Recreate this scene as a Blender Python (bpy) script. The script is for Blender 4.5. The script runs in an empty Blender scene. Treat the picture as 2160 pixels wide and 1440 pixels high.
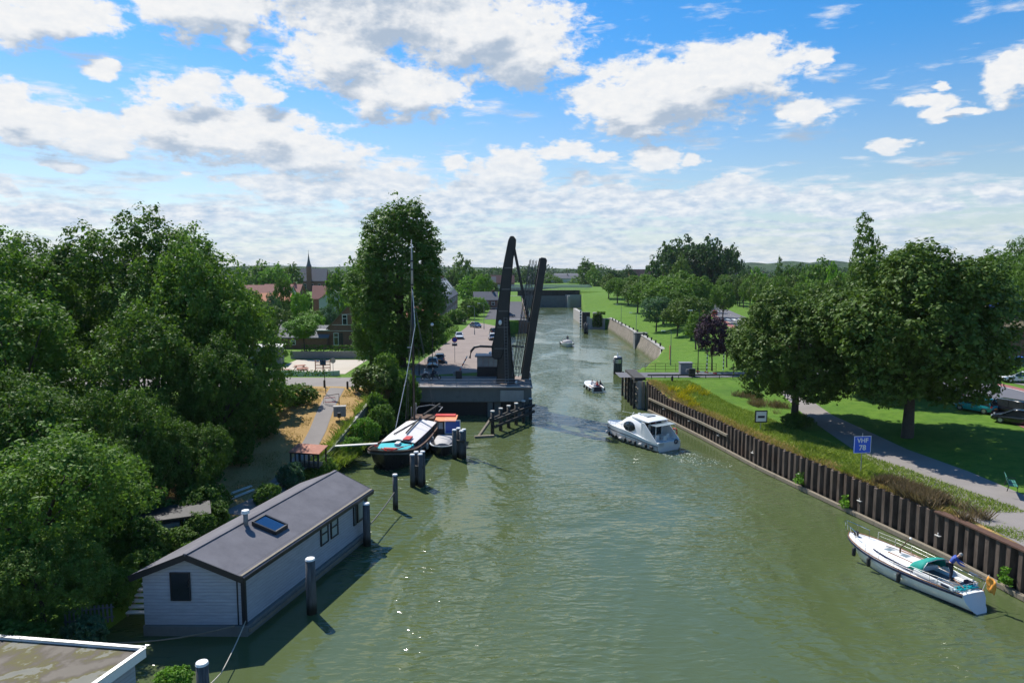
import bpy, bmesh, math, random
import numpy as np
from mathutils import Vector, Matrix
R = math.radians
sc = bpy.context.scene
# ------------------------------------------------------------------ camera
cd = bpy.data.cameras.new('camera')
cam = bpy.data.objects.new('camera', cd)
sc.collection.objects.link(cam)
cam.location = (0, 0, 20)
cam.rotation_euler = (R(90 - 5.906), 0, 0)
cd.sensor_width = 36
cd.lens = 24.17
cd.clip_start = 0.5
cd.clip_end = 20000
sc.camera = cam
sc.render.resolution_x, sc.render.resolution_y = 1024, 682
sc.view_settings.view_transform = 'Standard'
sc.view_settings.look = 'None'
sc.view_settings.exposure = 0.6
sc.view_settings.gamma = 1
# ------------------------------------------------------------------ sun and sky
SUN_AZ, SUN_EL = 38.0, 51.0            # degrees left of straight ahead, above the horizon
sd = bpy.data.lights.new('sun', 'SUN')
sd.energy = 4.4
sd.angle = R(0.53)
sd.color = (1.0, 0.955, 0.88)
sun = bpy.data.objects.new('sun', sd)
sc.collection.objects.link(sun)
sv = Vector((-math.sin(R(SUN_AZ)) * math.cos(R(SUN_EL)), math.cos(R(SUN_AZ)) * math.cos(R(SUN_EL)), math.sin(R(SUN_EL))))
sun.rotation_euler = sv.to_track_quat('Z', 'Y').to_euler()
sun.location = sv * 300

world = bpy.data.worlds.new('World')
sc.world = world
world.use_nodes = True
wt = world.node_tree
wt.nodes.clear()


class NT:
    """tiny helper to write node maths as expressions"""
    def __init__(s, t): s.t = t
    def n(s, typ, **kw):
        nd = s.t.nodes.new(typ)
        for k, v in kw.items(): setattr(nd, k, v)
        return nd
    def put(s, sock, v):
        if hasattr(v, 'links') or isinstance(v, bpy.types.NodeSocket): s.t.links.new(v, sock)
        else: sock.default_value = v
    def m(s, op, a, b=0.0, c=None, clamp=False):
        nd = s.n('ShaderNodeMath', operation=op, use_clamp=clamp)
        s.put(nd.inputs[0], a); s.put(nd.inputs[1], b)
        if c is not None: s.put(nd.inputs[2], c)
        return nd.outputs[0]
    def v(s, op, a, b=None, out=0):
        nd = s.n('ShaderNodeVectorMath', operation=op)
        s.put(nd.inputs[0], a)
        if b is not None: s.put(nd.inputs[1], b)
        return nd.outputs['Value'] if op == 'LENGTH' else nd.outputs[0]
    def xyz(s, x, y, z):
        nd = s.n('ShaderNodeCombineXYZ')
        s.put(nd.inputs[0], x); s.put(nd.inputs[1], y); s.put(nd.inputs[2], z)
        return nd.outputs[0]
    def noise(s, vec, scale, detail=4, rough=0.5, dist=0.0, col=False, lac=2.0):
        nd = s.n('ShaderNodeTexNoise')
        s.put(nd.inputs['Vector'], vec)
        nd.inputs['Scale'].default_value = scale; nd.inputs['Detail'].default_value = detail
        nd.inputs['Roughness'].default_value = rough; nd.inputs['Distortion'].default_value = dist
        nd.inputs['Lacunarity'].default_value = lac
        return nd.outputs['Color' if col else 'Fac']
    def rng(s, v, a, b, c=0.0, d=1.0, smooth=False):
        nd = s.n('ShaderNodeMapRange')
        if smooth: nd.interpolation_type = 'SMOOTHSTEP'
        s.put(nd.inputs['Value'], v)
        for k, q in zip(('From Min', 'From Max', 'To Min', 'To Max'), (a, b, c, d)): s.put(nd.inputs[k], q)
        return nd.outputs[0]
    def mix(s, f, a, b, mode='MIX'):
        nd = s.n('ShaderNodeMix', data_type='RGBA', blend_type=mode)
        s.put(nd.inputs['Factor'], f)
        for q, i in ((a, 6), (b, 7)):
            if isinstance(q, (tuple, list)) and len(q) == 3: q = tuple(q) + (1,)
            s.put(nd.inputs[i], q)
        return nd.outputs[2]
    def ramp(s, f, stops):
        nd = s.n('ShaderNodeValToRGB')
        e = nd.color_ramp.elements
        while len(e) < len(stops): e.new(0.5)
        for q, (p, c) in zip(e, stops):
            q.position = p; q.color = tuple(c) + (1,) if len(c) == 3 else c
        s.put(nd.inputs[0], f)
        return nd.outputs[0]


W = NT(wt)
sky = W.n('ShaderNodeTexSky', sky_type='NISHITA', sun_disc=False)
sky.sun_elevation = R(SUN_EL)
sky.sun_rotation = R(-SUN_AZ)
sky.altitude = 0
sky.air_density = 1.0
sky.dust_density = 0.2
sky.ozone_density = 3.0
geo = W.n('ShaderNodeTexCoord').outputs['Generated']
sep = W.n('ShaderNodeSeparateXYZ'); wt.links.new(geo, sep.inputs[0])
DEG = 180 / math.pi
U = W.m('MULTIPLY', W.m('ARCTAN2', sep.outputs[0], sep.outputs[1]), DEG)
V = W.m('MULTIPLY', W.m('ARCSINE', W.m('MINIMUM', W.m('MAXIMUM', sep.outputs[2], -1.0), 1.0)), DEG)
Vc = W.m('MAXIMUM', V, 0.0)
# clouds get flatter and finer towards the horizon
vs = W.m('MULTIPLY', W.m('POWER', W.m('ADD', Vc, 1.5), 0.62), 8.5)
uvw = W.xyz(U, vs, 0.0)
P = W.xyz(U, V, 0.0)
warp = W.v('MULTIPLY', W.v('SUBTRACT', W.noise(uvw, 0.16, 4, 0.6, col=True), (0.5, 0.5, 0.5)), (5.0, 3.0, 0.0))
Pw = W.v('ADD', P, warp)
CLOUDS = [  # azimuth, elevation, half width, half height, in degrees
 (-33.18, 16.68, 4.79, 1.65), (-35.29, 15.75, 2.48, 1.29), (-23.20, 18.97, 5.36, 2.18), (-24.79, 18.45, 3.17, 1.08),
 (-13.45, 16.47, 4.97, 2.69), (-10.48, 19.56, 8.91, 2.72), (-3.03, 18.54, 7.89, 3.16), (-8.36, 13.85, 4.88, 2.15), (1.14, 16.91, 4.35, 2.77), (-11.34, 13.56, 2.32, 1.94), (-11.87, 21.94, 12.71, 3.09), (-21.02, 17.10, 1.09, 0.92),
 (12.07, 13.87, 6.73, 2.78), (17.04, 14.90, 5.62, 2.08), (10.26, 12.22, 4.26, 1.94), (22.23, 11.68, 2.09, 1.17), (8.00, 13.17, 3.51, 1.37),
 (-34.40, 9.69, 4.08, 1.63), (-30.89, 9.45, 3.62, 1.53), (-35.35, 10.91, 1.86, 1.13), (-23.29, 9.93, 6.78, 1.89), (-24.43, 12.95, 3.18, 1.37), (-19.50, 13.39, 1.84, 1.12), (-26.71, 10.80, 2.76, 1.76), (-16.52, 9.13, 4.88, 1.82), (-19.26, 10.72, 3.32, 1.49),
 (-17.67, 6.23, 4.85, 1.05), (-10.74, 6.98, 4.64, 1.75), (-0.77, 7.85, 3.56, 1.90), (-4.63, 8.57, 1.02, 0.71), (-6.97, 5.36, 6.27, 1.57), (4.43, 9.27, 2.05, 0.87), (7.31, 8.89, 1.17, 0.55), (11.63, 8.86, 2.39, 0.93), (14.37, 9.05, 0.84, 0.54),
 (-30.39, 13.44, 1.13, 0.55), (-33.10, 7.00, 1.66, 0.46), (23.85, 15.35, 0.92, 0.61), (30.50, 11.42, 1.98, 0.48), (32.75, 10.64, 1.16, 0.40), (30.82, 10.70, 0.86, 0.54), (28.56, 8.70, 1.56, 0.35), (35.50, 12.48, 1.70, 1.35), (31.15, 12.35, 0.59, 0.24),
 (-24.72, 6.63, 0.63, 0.25), (-35.69, 5.41, 0.99, 0.45), (16.97, 6.18, 2.62, 0.98), (20.80, 5.76, 1.82, 0.66), (23.80, 5.57, 2.13, 0.65), (6.58, 5.75, 4.70, 1.33), (12.26, 5.47, 5.00, 1.08), (34.94, 5.12, 2.05, 0.58), (-0.78, 5.78, 6.72, 1.66), (27.63, 4.45, 4.78, 0.77),
 (-33.15, 3.89, 5.43, 0.79), (-24.18, 4.24, 4.25, 0.72)]


def field(pt):
    cur = None
    for (cx, cy, w, h) in CLOUDS:
        d = W.v('LENGTH', W.v('MULTIPLY', W.v('SUBTRACT', pt, (cx, cy, 0.0)), (1 / w, 1 / h, 0.0)))
        cur = d if cur is None else W.m('SMOOTH_MIN', cur, d, 0.25)
    return W.m('SUBTRACT', 1.35, cur)


f0 = field(Pw)
f1 = field(W.v('ADD', Pw, (-0.8, 2.0, 0.0)))
fb = W.noise(uvw, 0.42, 9, 0.60, 0.15)
fine = W.noise(uvw, 1.5, 6, 0.62)
puff = W.m('ADD', W.m('MULTIPLY', W.m('SUBTRACT', fb, 0.5), 2.1), W.m('MULTIPLY', W.m('SUBTRACT', fine, 0.5), 0.8))
dens = W.m('ADD', f0, puff)
a_c = W.rng(dens, 0.08, 0.62, 0, 1, True)
# low bank of cloud and streaks along the horizon
st = W.noise(W.xyz(W.m('MULTIPLY', U, 0.35), W.m('MULTIPLY', vs, 0.9), 3.0), 0.5, 7, 0.6, 0.1)
bank = W.m('ADD', W.m('MULTIPLY', W.rng(V, 9.0, 5.0, 0, 1, True), 0.50), W.m('MULTIPLY', W.m('SUBTRACT', st, 0.5), 2.6))
a_b = W.m('MAXIMUM', W.rng(bank, 0.10, 0.65, 0, 0.85, True), W.rng(V, 5.0, 0.5, 0, 0.80, True))
alpha = W.m('MAXIMUM', a_c, a_b)
# brightness: thick parts with more cloud above them are grey underneath
sh = W.m('ADD', W.m('MULTIPLY', W.m('SUBTRACT', f1, f0), 0.75), W.m('MULTIPLY', W.m('SUBTRACT', f1, 0.40), 0.6))
sh = W.m('ADD', sh, W.m('MULTIPLY', W.m('SUBTRACT', W.noise(uvw, 0.6, 6, 0.6), 0.5), 0.9))
sh = W.m('SUBTRACT', sh, W.m('MULTIPLY', W.m('SUBTRACT', W.noise(W.v('ADD', uvw, (-0.5, 0.9, 0.0)), 0.42, 9, 0.6, 0.15), fb), -1.6))
shade = W.rng(sh, -0.1, 0.95, 0, 1, True)
ccol = W.mix(shade, W.mix(W.rng(W.noise(uvw, 0.9, 7, 0.65), 0.35, 0.65), (1.0, 1.0, 1.0), (0.89, 0.92, 0.96)), (0.46, 0.56, 0.70))
bcol = W.mix(W.rng(W.noise(uvw, 0.7, 6, 0.6), 0.38, 0.64), (0.90, 0.95, 1.0), (0.48, 0.64, 0.84))
bw = W.m('MULTIPLY', W.rng(V, 10.5, 4.5, 0, 1, True), 0.85)
ccol = W.mix(bw, ccol, bcol)
bg1 = W.n('ShaderNodeBackground'); bg2 = W.n('ShaderNodeBackground')
hs = W.n('ShaderNodeHueSaturation'); wt.links.new(sky.outputs[0], hs.inputs['Color'])
wt.links.new(W.rng(V, 2.0, 18.0, 0.98, 1.40, True), hs.inputs['Saturation'])
wt.links.new(W.rng(V, 3.0, 20.0, 0.70, 0.97, True), hs.inputs['Value'])
wt.links.new(hs.outputs[0], bg1.inputs[0]); bg1.inputs[1].default_value = 0.108
wt.links.new(ccol, bg2.inputs[0]); bg2.inputs[1].default_value = 0.62
mx = W.n('ShaderNodeMixShader')
wt.links.new(alpha, mx.inputs[0]); wt.links.new(bg1.outputs[0], mx.inputs[1]); wt.links.new(bg2.outputs[0], mx.inputs[2])
wo = W.n('ShaderNodeOutputWorld'); wt.links.new(mx.outputs[0], wo.inputs[0])
world.cycles.sampling_method = 'MANUAL'
world.cycles.sample_map_resolution = 512

# ------------------------------------------------------------------ helpers
COL = sc.collection


class MB:
    """collects shapes; build() links them as ONE mesh object"""
    def __init__(s): s.v = []; s.f = []; s.mi = []
    def add(s, vs, fs, mi=0):
        o = len(s.v); s.v += [tuple(v) for v in vs]
        s.f += [tuple(i + o for i in f) for f in fs]; s.mi += [mi] * len(fs)
    def box(s, c, d, rz=0.0, mi=0, M=None):
        x, y, z = (q / 2 for q in d)
        vs = [Vector((a * x, b * y, e * z)) for e in (-1, 1) for a, b in ((-1, -1), (1, -1), (1, 1), (-1, 1))]
        m = M if M is not None else Matrix.Rotation(rz, 4, 'Z')
        s.add([m @ v + Vector(c) for v in vs], [(3, 2, 1, 0), (4, 5, 6, 7), (0, 1, 5, 4), (1, 2, 6, 5), (2, 3, 7, 6), (3, 0, 4, 7)], mi)
    def beam(s, a, b, w, h, mi=0):
        a, b = Vector(a), Vector(b); d = b - a
        q = d.to_track_quat('Y', 'Z').to_matrix().to_4x4()
        s.box((a + b) / 2, (w, d.length, h), M=q, mi=mi)
    def tube(s, pts, r, n=8, mi=0, cap=True):
        pts = [Vector(p) for p in pts]
        rs = r if isinstance(r, (list, tuple)) else [r] * len(pts)
        rings = []
        for i, p in enumerate(pts):
            d = (pts[min(i + 1, len(pts) - 1)] - pts[max(i - 1, 0)]).normalized()
            up = Vector((0, 0, 1)) if abs(d.z) < 0.95 else Vector((1, 0, 0))
            a = d.cross(up).normalized(); b = a.cross(d)
            rings.append([p + (a * math.cos(t) + b * math.sin(t)) * rs[i] for t in (k * 2 * math.pi / n for k in range(n))])
        s.loft(rings, mi, True, cap)
    def loft(s, rings, mi=0, closed=True, cap=True):
        n = len(rings[0]); vs = [v for r in rings for v in r]; fs = []
        for i in range(len(rings) - 1):
            for k in range(n if closed else n - 1):
                a = i * n + k; b = i * n + (k + 1) % n
                fs.append((a, b, b + n, a + n))
        if cap and closed:
            fs.append(tuple(reversed(range(n)))); fs.append(tuple(range((len(rings) - 1) * n, len(rings) * n)))
        s.add(vs, fs, mi)
    def prism(s, poly, z0, z1, mi=0):
        s.loft([[(x, y, z0) for x, y in poly], [(x, y, z1) for x, y in poly]], mi)
    def prismy(s, poly, y0, y1, mi=0):
        s.loft([[(x, y0, z) for x, z in poly], [(x, y1, z) for x, z in poly]], mi)
    def ball(s, c, r, n=10, mi=0):
        r = r if isinstance(r, (tuple, list)) else (r, r, r)
        rings = []
        for i in range(1, n):
            t = math.pi * i / n
            rings.append([(c[0] + r[0] * math.sin(t) * math.cos(k * 2 * math.pi / n), c[1] + r[1] * math.sin(t) * math.sin(k * 2 * math.pi / n), c[2] - r[2] * math.cos(t)) for k in range(n)])
        s.loft(rings, mi)
    def xf(s, M):
        s.v = [tuple(M @ Vector(v)) for v in s.v]; return s
    def build(s, name, mat, parent=None, smooth=False, bevel=0.0, auto=None):
        me = bpy.data.meshes.new(name); me.from_pydata(s.v, [], s.f)
        for m in (mat if isinstance(mat, (list, tuple)) else [mat]): me.materials.append(m)
        me.polygons.foreach_set('material_index', s.mi)
        bm = bmesh.new(); bm.from_mesh(me); bmesh.ops.recalc_face_normals(bm, faces=bm.faces); bm.to_mesh(me); bm.free()
        if smooth: me.polygons.foreach_set('use_smooth', [True] * len(me.polygons))
        if auto: me.set_sharp_from_angle(angle=R(auto))
        me.update()
        o = bpy.data.objects.new(name, me); COL.objects.link(o)
        if parent is not None: o.parent = parent
        if bevel:
            b = o.modifiers.new('bevel', 'BEVEL'); b.width = bevel; b.segments = 2; b.limit_method = 'ANGLE'
        return o


def tag(o, label=None, cat=None, group=None, kind=None):
    if label: o['label'] = label
    if cat: o['category'] = cat
    if group: o['group'] = group
    if kind: o['kind'] = kind
    return o


def thing(name, label, cat, loc=(0, 0, 0), rz=0.0, group=None):
    o = bpy.data.objects.new(name, None); COL.objects.link(o)
    o.empty_display_size = 0.3; o.location = loc; o.rotation_euler = (0, 0, rz)
    return tag(o, label, cat, group)


def kids(o): return [c for c in COL.objects if c.parent == o]


def dup(root, loc, rz=0.0, label=None, scale=None, group=None, _p=None):
    r = root.copy(); COL.objects.link(r)
    if _p is None:
        r.location = loc; r.rotation_euler = (0, 0, rz)
        if label: r['label'] = label
        if group: r['group'] = group
        if scale is not None: r.scale = scale if isinstance(scale, tuple) else (scale,) * 3
    else: r.parent = _p
    for c in root_kids.get(root.name, None) or kids(root): dup(c, None, _p=r)
    return r


root_kids = {}


# ------------------------------------------------------------------ materials
def material(name, fn):
    m = bpy.data.materials.new(name); m.use_nodes = True
    t = m.node_tree; t.nodes.clear(); q = NT(t)
    out = q.n('ShaderNodeOutputMaterial')
    sh = fn(q)
    t.links.new(sh, out.inputs[0])
    return m


def bsdf(q, col, rough=0.6, metal=0.0, spec=0.5, bump=None, bstr=0.3, bdist=0.02, **kw):
    b = q.n('ShaderNodeBsdfPrincipled')
    if isinstance(col, tuple) and len(col) == 3: col = col + (1,)
    q.put(b.inputs['Base Color'], col); q.put(b.inputs['Roughness'], rough)
    b.inputs['Metallic'].default_value = metal; b.inputs['Specular IOR Level'].default_value = spec
    for k, v in kw.items(): q.put(b.inputs[k.replace('_', ' ')], v)
    if bump is not None:
        bn = q.n('ShaderNodeBump'); bn.inputs['Strength'].default_value = bstr; bn.inputs['Distance'].default_value = bdist
        q.put(bn.inputs['Height'], bump); q.t.links.new(bn.outputs[0], b.inputs['Normal'])
    return b.outputs[0]


def pos(q): return q.n('ShaderNodeNewGeometry').outputs['Position']
def obc(q): return q.n('ShaderNodeTexCoord').outputs['Object']


def paint(name, col, rough=0.4, var=0.12, scale=3.0, metal=0.0, dirt=None, coat=0.0):
    """painted or plain surface with a little wear and unevenness"""
    def fn(q):
        o = obc(q)
        n1 = q.noise(o, scale, 6, 0.65)
        n2 = q.noise(q.v('MULTIPLY', o, (1, 1, 0.25)), scale * 5, 4, 0.7)
        f = q.m('ADD', q.m('MULTIPLY', n1, 0.6), q.m('MULTIPLY', n2, 0.4))
        c = q.mix(q.rng(f, 0.3, 0.7), tuple(x * (1 - var) for x in col), tuple(min(1, x * (1 + var)) for x in col))
        if dirt: c = q.mix(q.rng(n1, 0.56, 0.75, 0, 0.7), c, dirt)
        return bsdf(q, c, q.rng(n2, 0.3, 0.7, rough * 0.8, min(1, rough * 1.25)), metal, 0.5, f, 0.15, 0.01, Coat_Weight=coat)
    return material(name, fn)


M = {}
M['white'] = paint('white_paint', (0.78, 0.78, 0.76), 0.3, 0.05, 2, dirt=(0.6, 0.59, 0.55))
M['gel'] = paint('white_gelcoat', (0.80, 0.80, 0.79), 0.18, 0.03, 1.5, coat=0.3)
M['offwhite'] = paint('off_white_paint', (0.6, 0.58, 0.53), 0.55, 0.1, 2)
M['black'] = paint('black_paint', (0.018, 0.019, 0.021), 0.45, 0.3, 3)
M['bridge'] = paint('dark_bridge_paint', (0.012, 0.014, 0.015), 0.5, 0.35, 0.8, dirt=(0.03, 0.026, 0.022))
M['navy'] = paint('navy_paint', (0.012, 0.016, 0.05), 0.3, 0.2, 2)
M['steel'] = paint('galvanised_steel', (0.42, 0.43, 0.43), 0.4, 0.15, 4, metal=0.7)
M['chrome'] = paint('polished_steel', (0.7, 0.7, 0.7), 0.15, 0.05, 4, metal=1.0)
M['rubber'] = paint('black_rubber', (0.02, 0.02, 0.02), 0.7, 0.3, 6)
M['rust'] = paint('rusty_steel', (0.09, 0.045, 0.028), 0.8, 0.4, 3, dirt=(0.16, 0.07, 0.035))
M['rustred'] = paint('rust_red_sheet', (0.34, 0.12, 0.07), 0.75, 0.3, 2, dirt=(0.42, 0.25, 0.17))
M['darkwood'] = paint('dark_wet_timber', (0.035, 0.032, 0.028), 0.75, 0.45, 2, dirt=(0.07, 0.065, 0.05))
M['wood'] = paint('weathered_timber', (0.20, 0.17, 0.125), 0.85, 0.3, 2, dirt=(0.10, 0.085, 0.06))
M['greywood'] = paint('grey_timber', (0.12, 0.12, 0.12), 0.8, 0.3, 3)
M['concrete'] = paint('concrete', (0.34, 0.325, 0.30), 0.9, 0.18, 0.6, dirt=(0.16, 0.15, 0.13))
M['darkconc'] = paint('stained_concrete', (0.15, 0.155, 0.145), 0.9, 0.25, 0.5, dirt=(0.05, 0.055, 0.05))
M['turq'] = paint('turquoise_canvas', (0.0, 0.38, 0.42), 0.7, 0.12, 2)
M['teal'] = paint('teal_sprayhood', (0.0, 0.25, 0.20), 0.75, 0.15, 3)
M['tealcar'] = paint('teal_car_paint', (0.02, 0.30, 0.36), 0.25, 0.05, 2, coat=0.6)
M['carwhite'] = paint('white_car_paint', (0.72, 0.74, 0.76), 0.25, 0.03, 2, coat=0.6)
M['carblue'] = paint('blue_car_paint', (0.05, 0.09, 0.17), 0.25, 0.05, 2, coat=0.6)
M['carblack'] = paint('black_car_paint', (0.014, 0.016, 0.02), 0.22, 0.1, 2, coat=0.6)
M['carsilver'] = paint('silver_car_paint', (0.36, 0.38, 0.41), 0.25, 0.05, 2, 0.5, coat=0.6)
M['cobalt'] = paint('cobalt_panel', (0.03, 0.10, 0.38), 0.35, 0.1, 2)
M['signblue'] = paint('sign_blue', (0.012, 0.10, 0.62), 0.35, 0.05, 3)
M['orange'] = paint('orange_paint', (0.75, 0.25, 0.10), 0.5, 0.1, 2, dirt=(0.75, 0.5, 0.35))
M['red'] = paint('red_paint', (0.50, 0.03, 0.02), 0.45, 0.15, 3)
M['flagorange'] = paint('orange_flag_cloth', (0.78, 0.33, 0.05), 0.8, 0.2, 4)
M['green'] = paint('green_paint', (0.03, 0.22, 0.12), 0.5, 0.15, 3)
M['bench'] = paint('bench_green_paint', (0.05, 0.20, 0.15), 0.5, 0.15, 3)
M['canvas'] = paint('grey_canvas_cover', (0.42, 0.40, 0.38), 0.85, 0.15, 2)
M['hatch'] = paint('white_hatch_roof', (0.62, 0.60, 0.60), 0.6, 0.08, 1, dirt=(0.48, 0.44, 0.42))
M['slate'] = paint('grey_roof_tiles', (0.11, 0.115, 0.13), 0.7, 0.2, 1.2)
M['redroof'] = paint('red_roof_tiles', (0.30, 0.12, 0.09), 0.8, 0.2, 1.2, dirt=(0.14, 0.08, 0.06))
M['orangeroof'] = paint('orange_roof_tiles', (0.48, 0.17, 0.08), 0.8, 0.15, 1.2)
M['mossroof'] = paint('mossy_roof_tiles', (0.16, 0.13, 0.08), 0.85, 0.25, 1, dirt=(0.10, 0.14, 0.04))
M['solar'] = paint('solar_panel_glass', (0.02, 0.04, 0.14), 0.15, 0.1, 4)
M['render'] = paint('pale_render', (0.55, 0.53, 0.50), 0.8, 0.08, 1)
M['rope'] = paint('pale_rope', (0.45, 0.42, 0.35), 0.9, 0.2, 8)
M['skin'] = paint('skin', (0.52, 0.30, 0.21), 0.5, 0.08, 12)
M['hairgrey'] = paint('grey_hair', (0.35, 0.33, 0.30), 0.8, 0.2, 30)
M['hairbrown'] = paint('brown_hair', (0.07, 0.04, 0.025), 0.7, 0.2, 30)
M['denim'] = paint('blue_denim', (0.03, 0.06, 0.14), 0.85, 0.2, 12)
M['jacket'] = paint('blue_jacket', (0.03, 0.07, 0.32), 0.75, 0.2, 8)
M['dkcloth'] = paint('dark_cloth', (0.018, 0.02, 0.035), 0.85, 0.3, 8)
M['redcloth'] = paint('red_cloth', (0.45, 0.05, 0.05), 0.85, 0.2, 8)
M['whcloth'] = paint('white_cloth', (0.65, 0.65, 0.65), 0.85, 0.1, 8)
M['pinkcloth'] = paint('salmon_cloth', (0.6, 0.22, 0.15), 0.85, 0.1, 8)
M['teak'] = paint('teak', (0.28, 0.13, 0.06), 0.55, 0.25, 6)
M['lampglass'] = paint('opal_lamp_glass', (0.8, 0.8, 0.78), 0.2, 0.03, 4)
M['greyhull'] = paint('dark_grey_hull', (0.022, 0.020, 0.021), 0.3, 0.15, 2)
M['greymetal'] = paint('grey_metal_box', (0.20, 0.21, 0.22), 0.5, 0.2, 3)


def glass(name, col, rough=0.06):
    return material(name, lambda q: bsdf(q, q.mix(q.noise(obc(q), 1.2, 2), col, tuple(c * 1.8 + 0.01 for c in col)), rough, 0, 0.8))


M['glass'] = glass('dark_window_glass', (0.012, 0.016, 0.018))
M['paleglass'] = glass('pale_window_glass', (0.16, 0.20, 0.22))
M['skyglass'] = material('skylight_glass', lambda q: bsdf(q, (0.10, 0.18, 0.25), 0.04, 0.9, 0.9))


def m_clad(q):
    o = q.n('ShaderNodeSeparateXYZ'); q.t.links.new(pos(q), o.inputs[0])
    z = q.m('FRACT', q.m('MULTIPLY', o.outputs[2], 1 / 0.19))
    gap = q.rng(z, 0.0, 0.13, 0, 1, True)
    board = q.m('FLOOR', q.m('MULTIPLY', o.outputs[2], 1 / 0.19))
    p = q.v('ADD', pos(q), q.xyz(q.m('MULTIPLY', board, 7.3), q.m('MULTIPLY', board, 3.1), 0.0))
    n = q.noise(q.v('MULTIPLY', p, (1, 1, 6)), 1.1, 5, 0.7)
    c = q.mix(q.rng(n, 0.3, 0.75), (0.31, 0.325, 0.37), (0.45, 0.47, 0.52))
    c = q.mix(q.rng(gap, 0, 1, 0.65, 0), c, (0.05, 0.055, 0.07))
    return bsdf(q, c, 0.6, 0, 0.4, gap, 0.6, 0.02)


M['clad'] = material('grey_board_cladding', m_clad)


def m_brick(base, mort, sc_=1.0):
    def fn(q):
        p = pos(q)
        s3 = q.n('ShaderNodeSeparateXYZ'); q.t.links.new(p, s3.inputs[0])
        b = q.n('ShaderNodeTexBrick')
        q.put(b.inputs['Vector'], q.xyz(q.m('ADD', s3.outputs[0], s3.outputs[1]), s3.outputs[2], 0.0))
        b.inputs['Scale'].default_value = 4.0 / sc_
        b.inputs['Color1'].default_value = base + (1,); b.inputs['Color2'].default_value = tuple(c * 0.6 for c in base) + (1,)
        b.inputs['Mortar'].default_value = mort + (1,)
        n = q.noise(p, 0.7, 6, 0.7)
        c = q.mix(q.rng(n, 0.35, 0.7, 0, 0.6), b.outputs[0], tuple(c * 0.5 for c in base))
        return bsdf(q, c, 0.9, 0, 0.2, b.outputs[1], 0.3, 0.01)
    return fn


M['brick'] = material('brown_brick', m_brick((0.30, 0.13, 0.085), (0.22, 0.2, 0.17)))
M['brick2'] = material('red_brick', m_brick((0.26, 0.11, 0.07), (0.25, 0.22, 0.18)))
M['palebrick'] = material('pale_brick', m_brick((0.30, 0.24, 0.19), (0.3, 0.28, 0.25)))


def m_stone(q):
    p = pos(q)
    s3 = q.n('ShaderNodeSeparateXYZ'); q.t.links.new(p, s3.inputs[0])
    b = q.n('ShaderNodeTexBrick')
    q.put(b.inputs['Vector'], q.xyz(s3.outputs[1], s3.outputs[2], 0.0))
    b.inputs['Scale'].default_value = 0.9
    b.inputs['Color1'].default_value = (0.30, 0.26, 0.21, 1); b.inputs['Color2'].default_value = (0.20, 0.17, 0.14, 1)
    b.inputs['Mortar'].default_value = (0.12, 0.105, 0.085, 1); b.inputs['Mortar Size'].default_value = 0.03
    n = q.noise(p, 0.5, 8, 0.7)
    c = q.mix(q.rng(n, 0.4, 0.7, 0, 0.8), b.outputs[0], (0.13, 0.12, 0.08))
    # green growth in a band that stays wet just above the water
    wet = q.m('ADD', s3.outputs[2], q.m('MULTIPLY', q.noise(p, 1.2, 4), 1.6))
    c = q.mix(q.rng(wet, 0.9, 2.0, 0.85, 0, True), c, (0.06, 0.075, 0.02))
    return bsdf(q, c, 0.9, 0, 0.2, n, 0.5, 0.05)


M['stone'] = material('weathered_stone_wall', m_stone)


def m_pile(q):
    p = pos(q)
    n = q.noise(q.v('MULTIPLY', p, (1, 1, 0.22)), 1.6, 7, 0.7)
    n2 = q.noise(p, 0.35, 4, 0.6)
    c = q.mix(q.rng(n, 0.35, 0.65), (0.045, 0.034, 0.027), (0.155, 0.118, 0.092))
    c = q.mix(q.rng(n2, 0.5, 0.7, 0, 0.6), c, (0.085, 0.043, 0.026))
    s3 = q.n('ShaderNodeSeparateXYZ'); q.t.links.new(p, s3.inputs[0])
    c = q.mix(q.rng(q.m('ADD', s3.outputs[2], q.m('MULTIPLY', n, 0.8)), 0.55, 1.1, 0.9, 0, True), c, (0.02, 0.022, 0.012))
    return bsdf(q, c, 0.75, 0, 0.3, n, 0.4, 0.03)


M['pile'] = material('rusty_sheet_piling', m_pile)


def m_pole(q):
    p = obc(q)
    n = q.noise(q.v('MULTIPLY', p, (3, 3, 0.3)), 2.2, 6, 0.7)
    c = q.mix(q.rng(n, 0.3, 0.7), (0.035, 0.036, 0.038), (0.13, 0.135, 0.14))
    s3 = q.n('ShaderNodeSeparateXYZ'); q.t.links.new(pos(q), s3.inputs[0])
    c = q.mix(q.rng(s3.outputs[2], 0.25, 0.9, 1, 0, True), c, (0.014, 0.016, 0.010))
    return bsdf(q, c, 0.8, 0, 0.3, n, 0.5, 0.03)


M['pole'] = material('weathered_mooring_timber', m_pole)


def m_felt(q):
    p = pos(q); n = q.noise(p, 0.6, 7, 0.7); f = q.noise(p, 30, 2, 0.6)
    c = q.mix(q.rng(q.m('ADD', q.m('MULTIPLY', n, 0.7), q.m('MULTIPLY', f, 0.3)), 0.35, 0.65), (0.115, 0.112, 0.125), (0.175, 0.17, 0.185))
    return bsdf(q, c, 0.9, 0, 0.25, f, 0.3, 0.01)


M['felt'] = material('grey_roofing_felt', m_felt)


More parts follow.
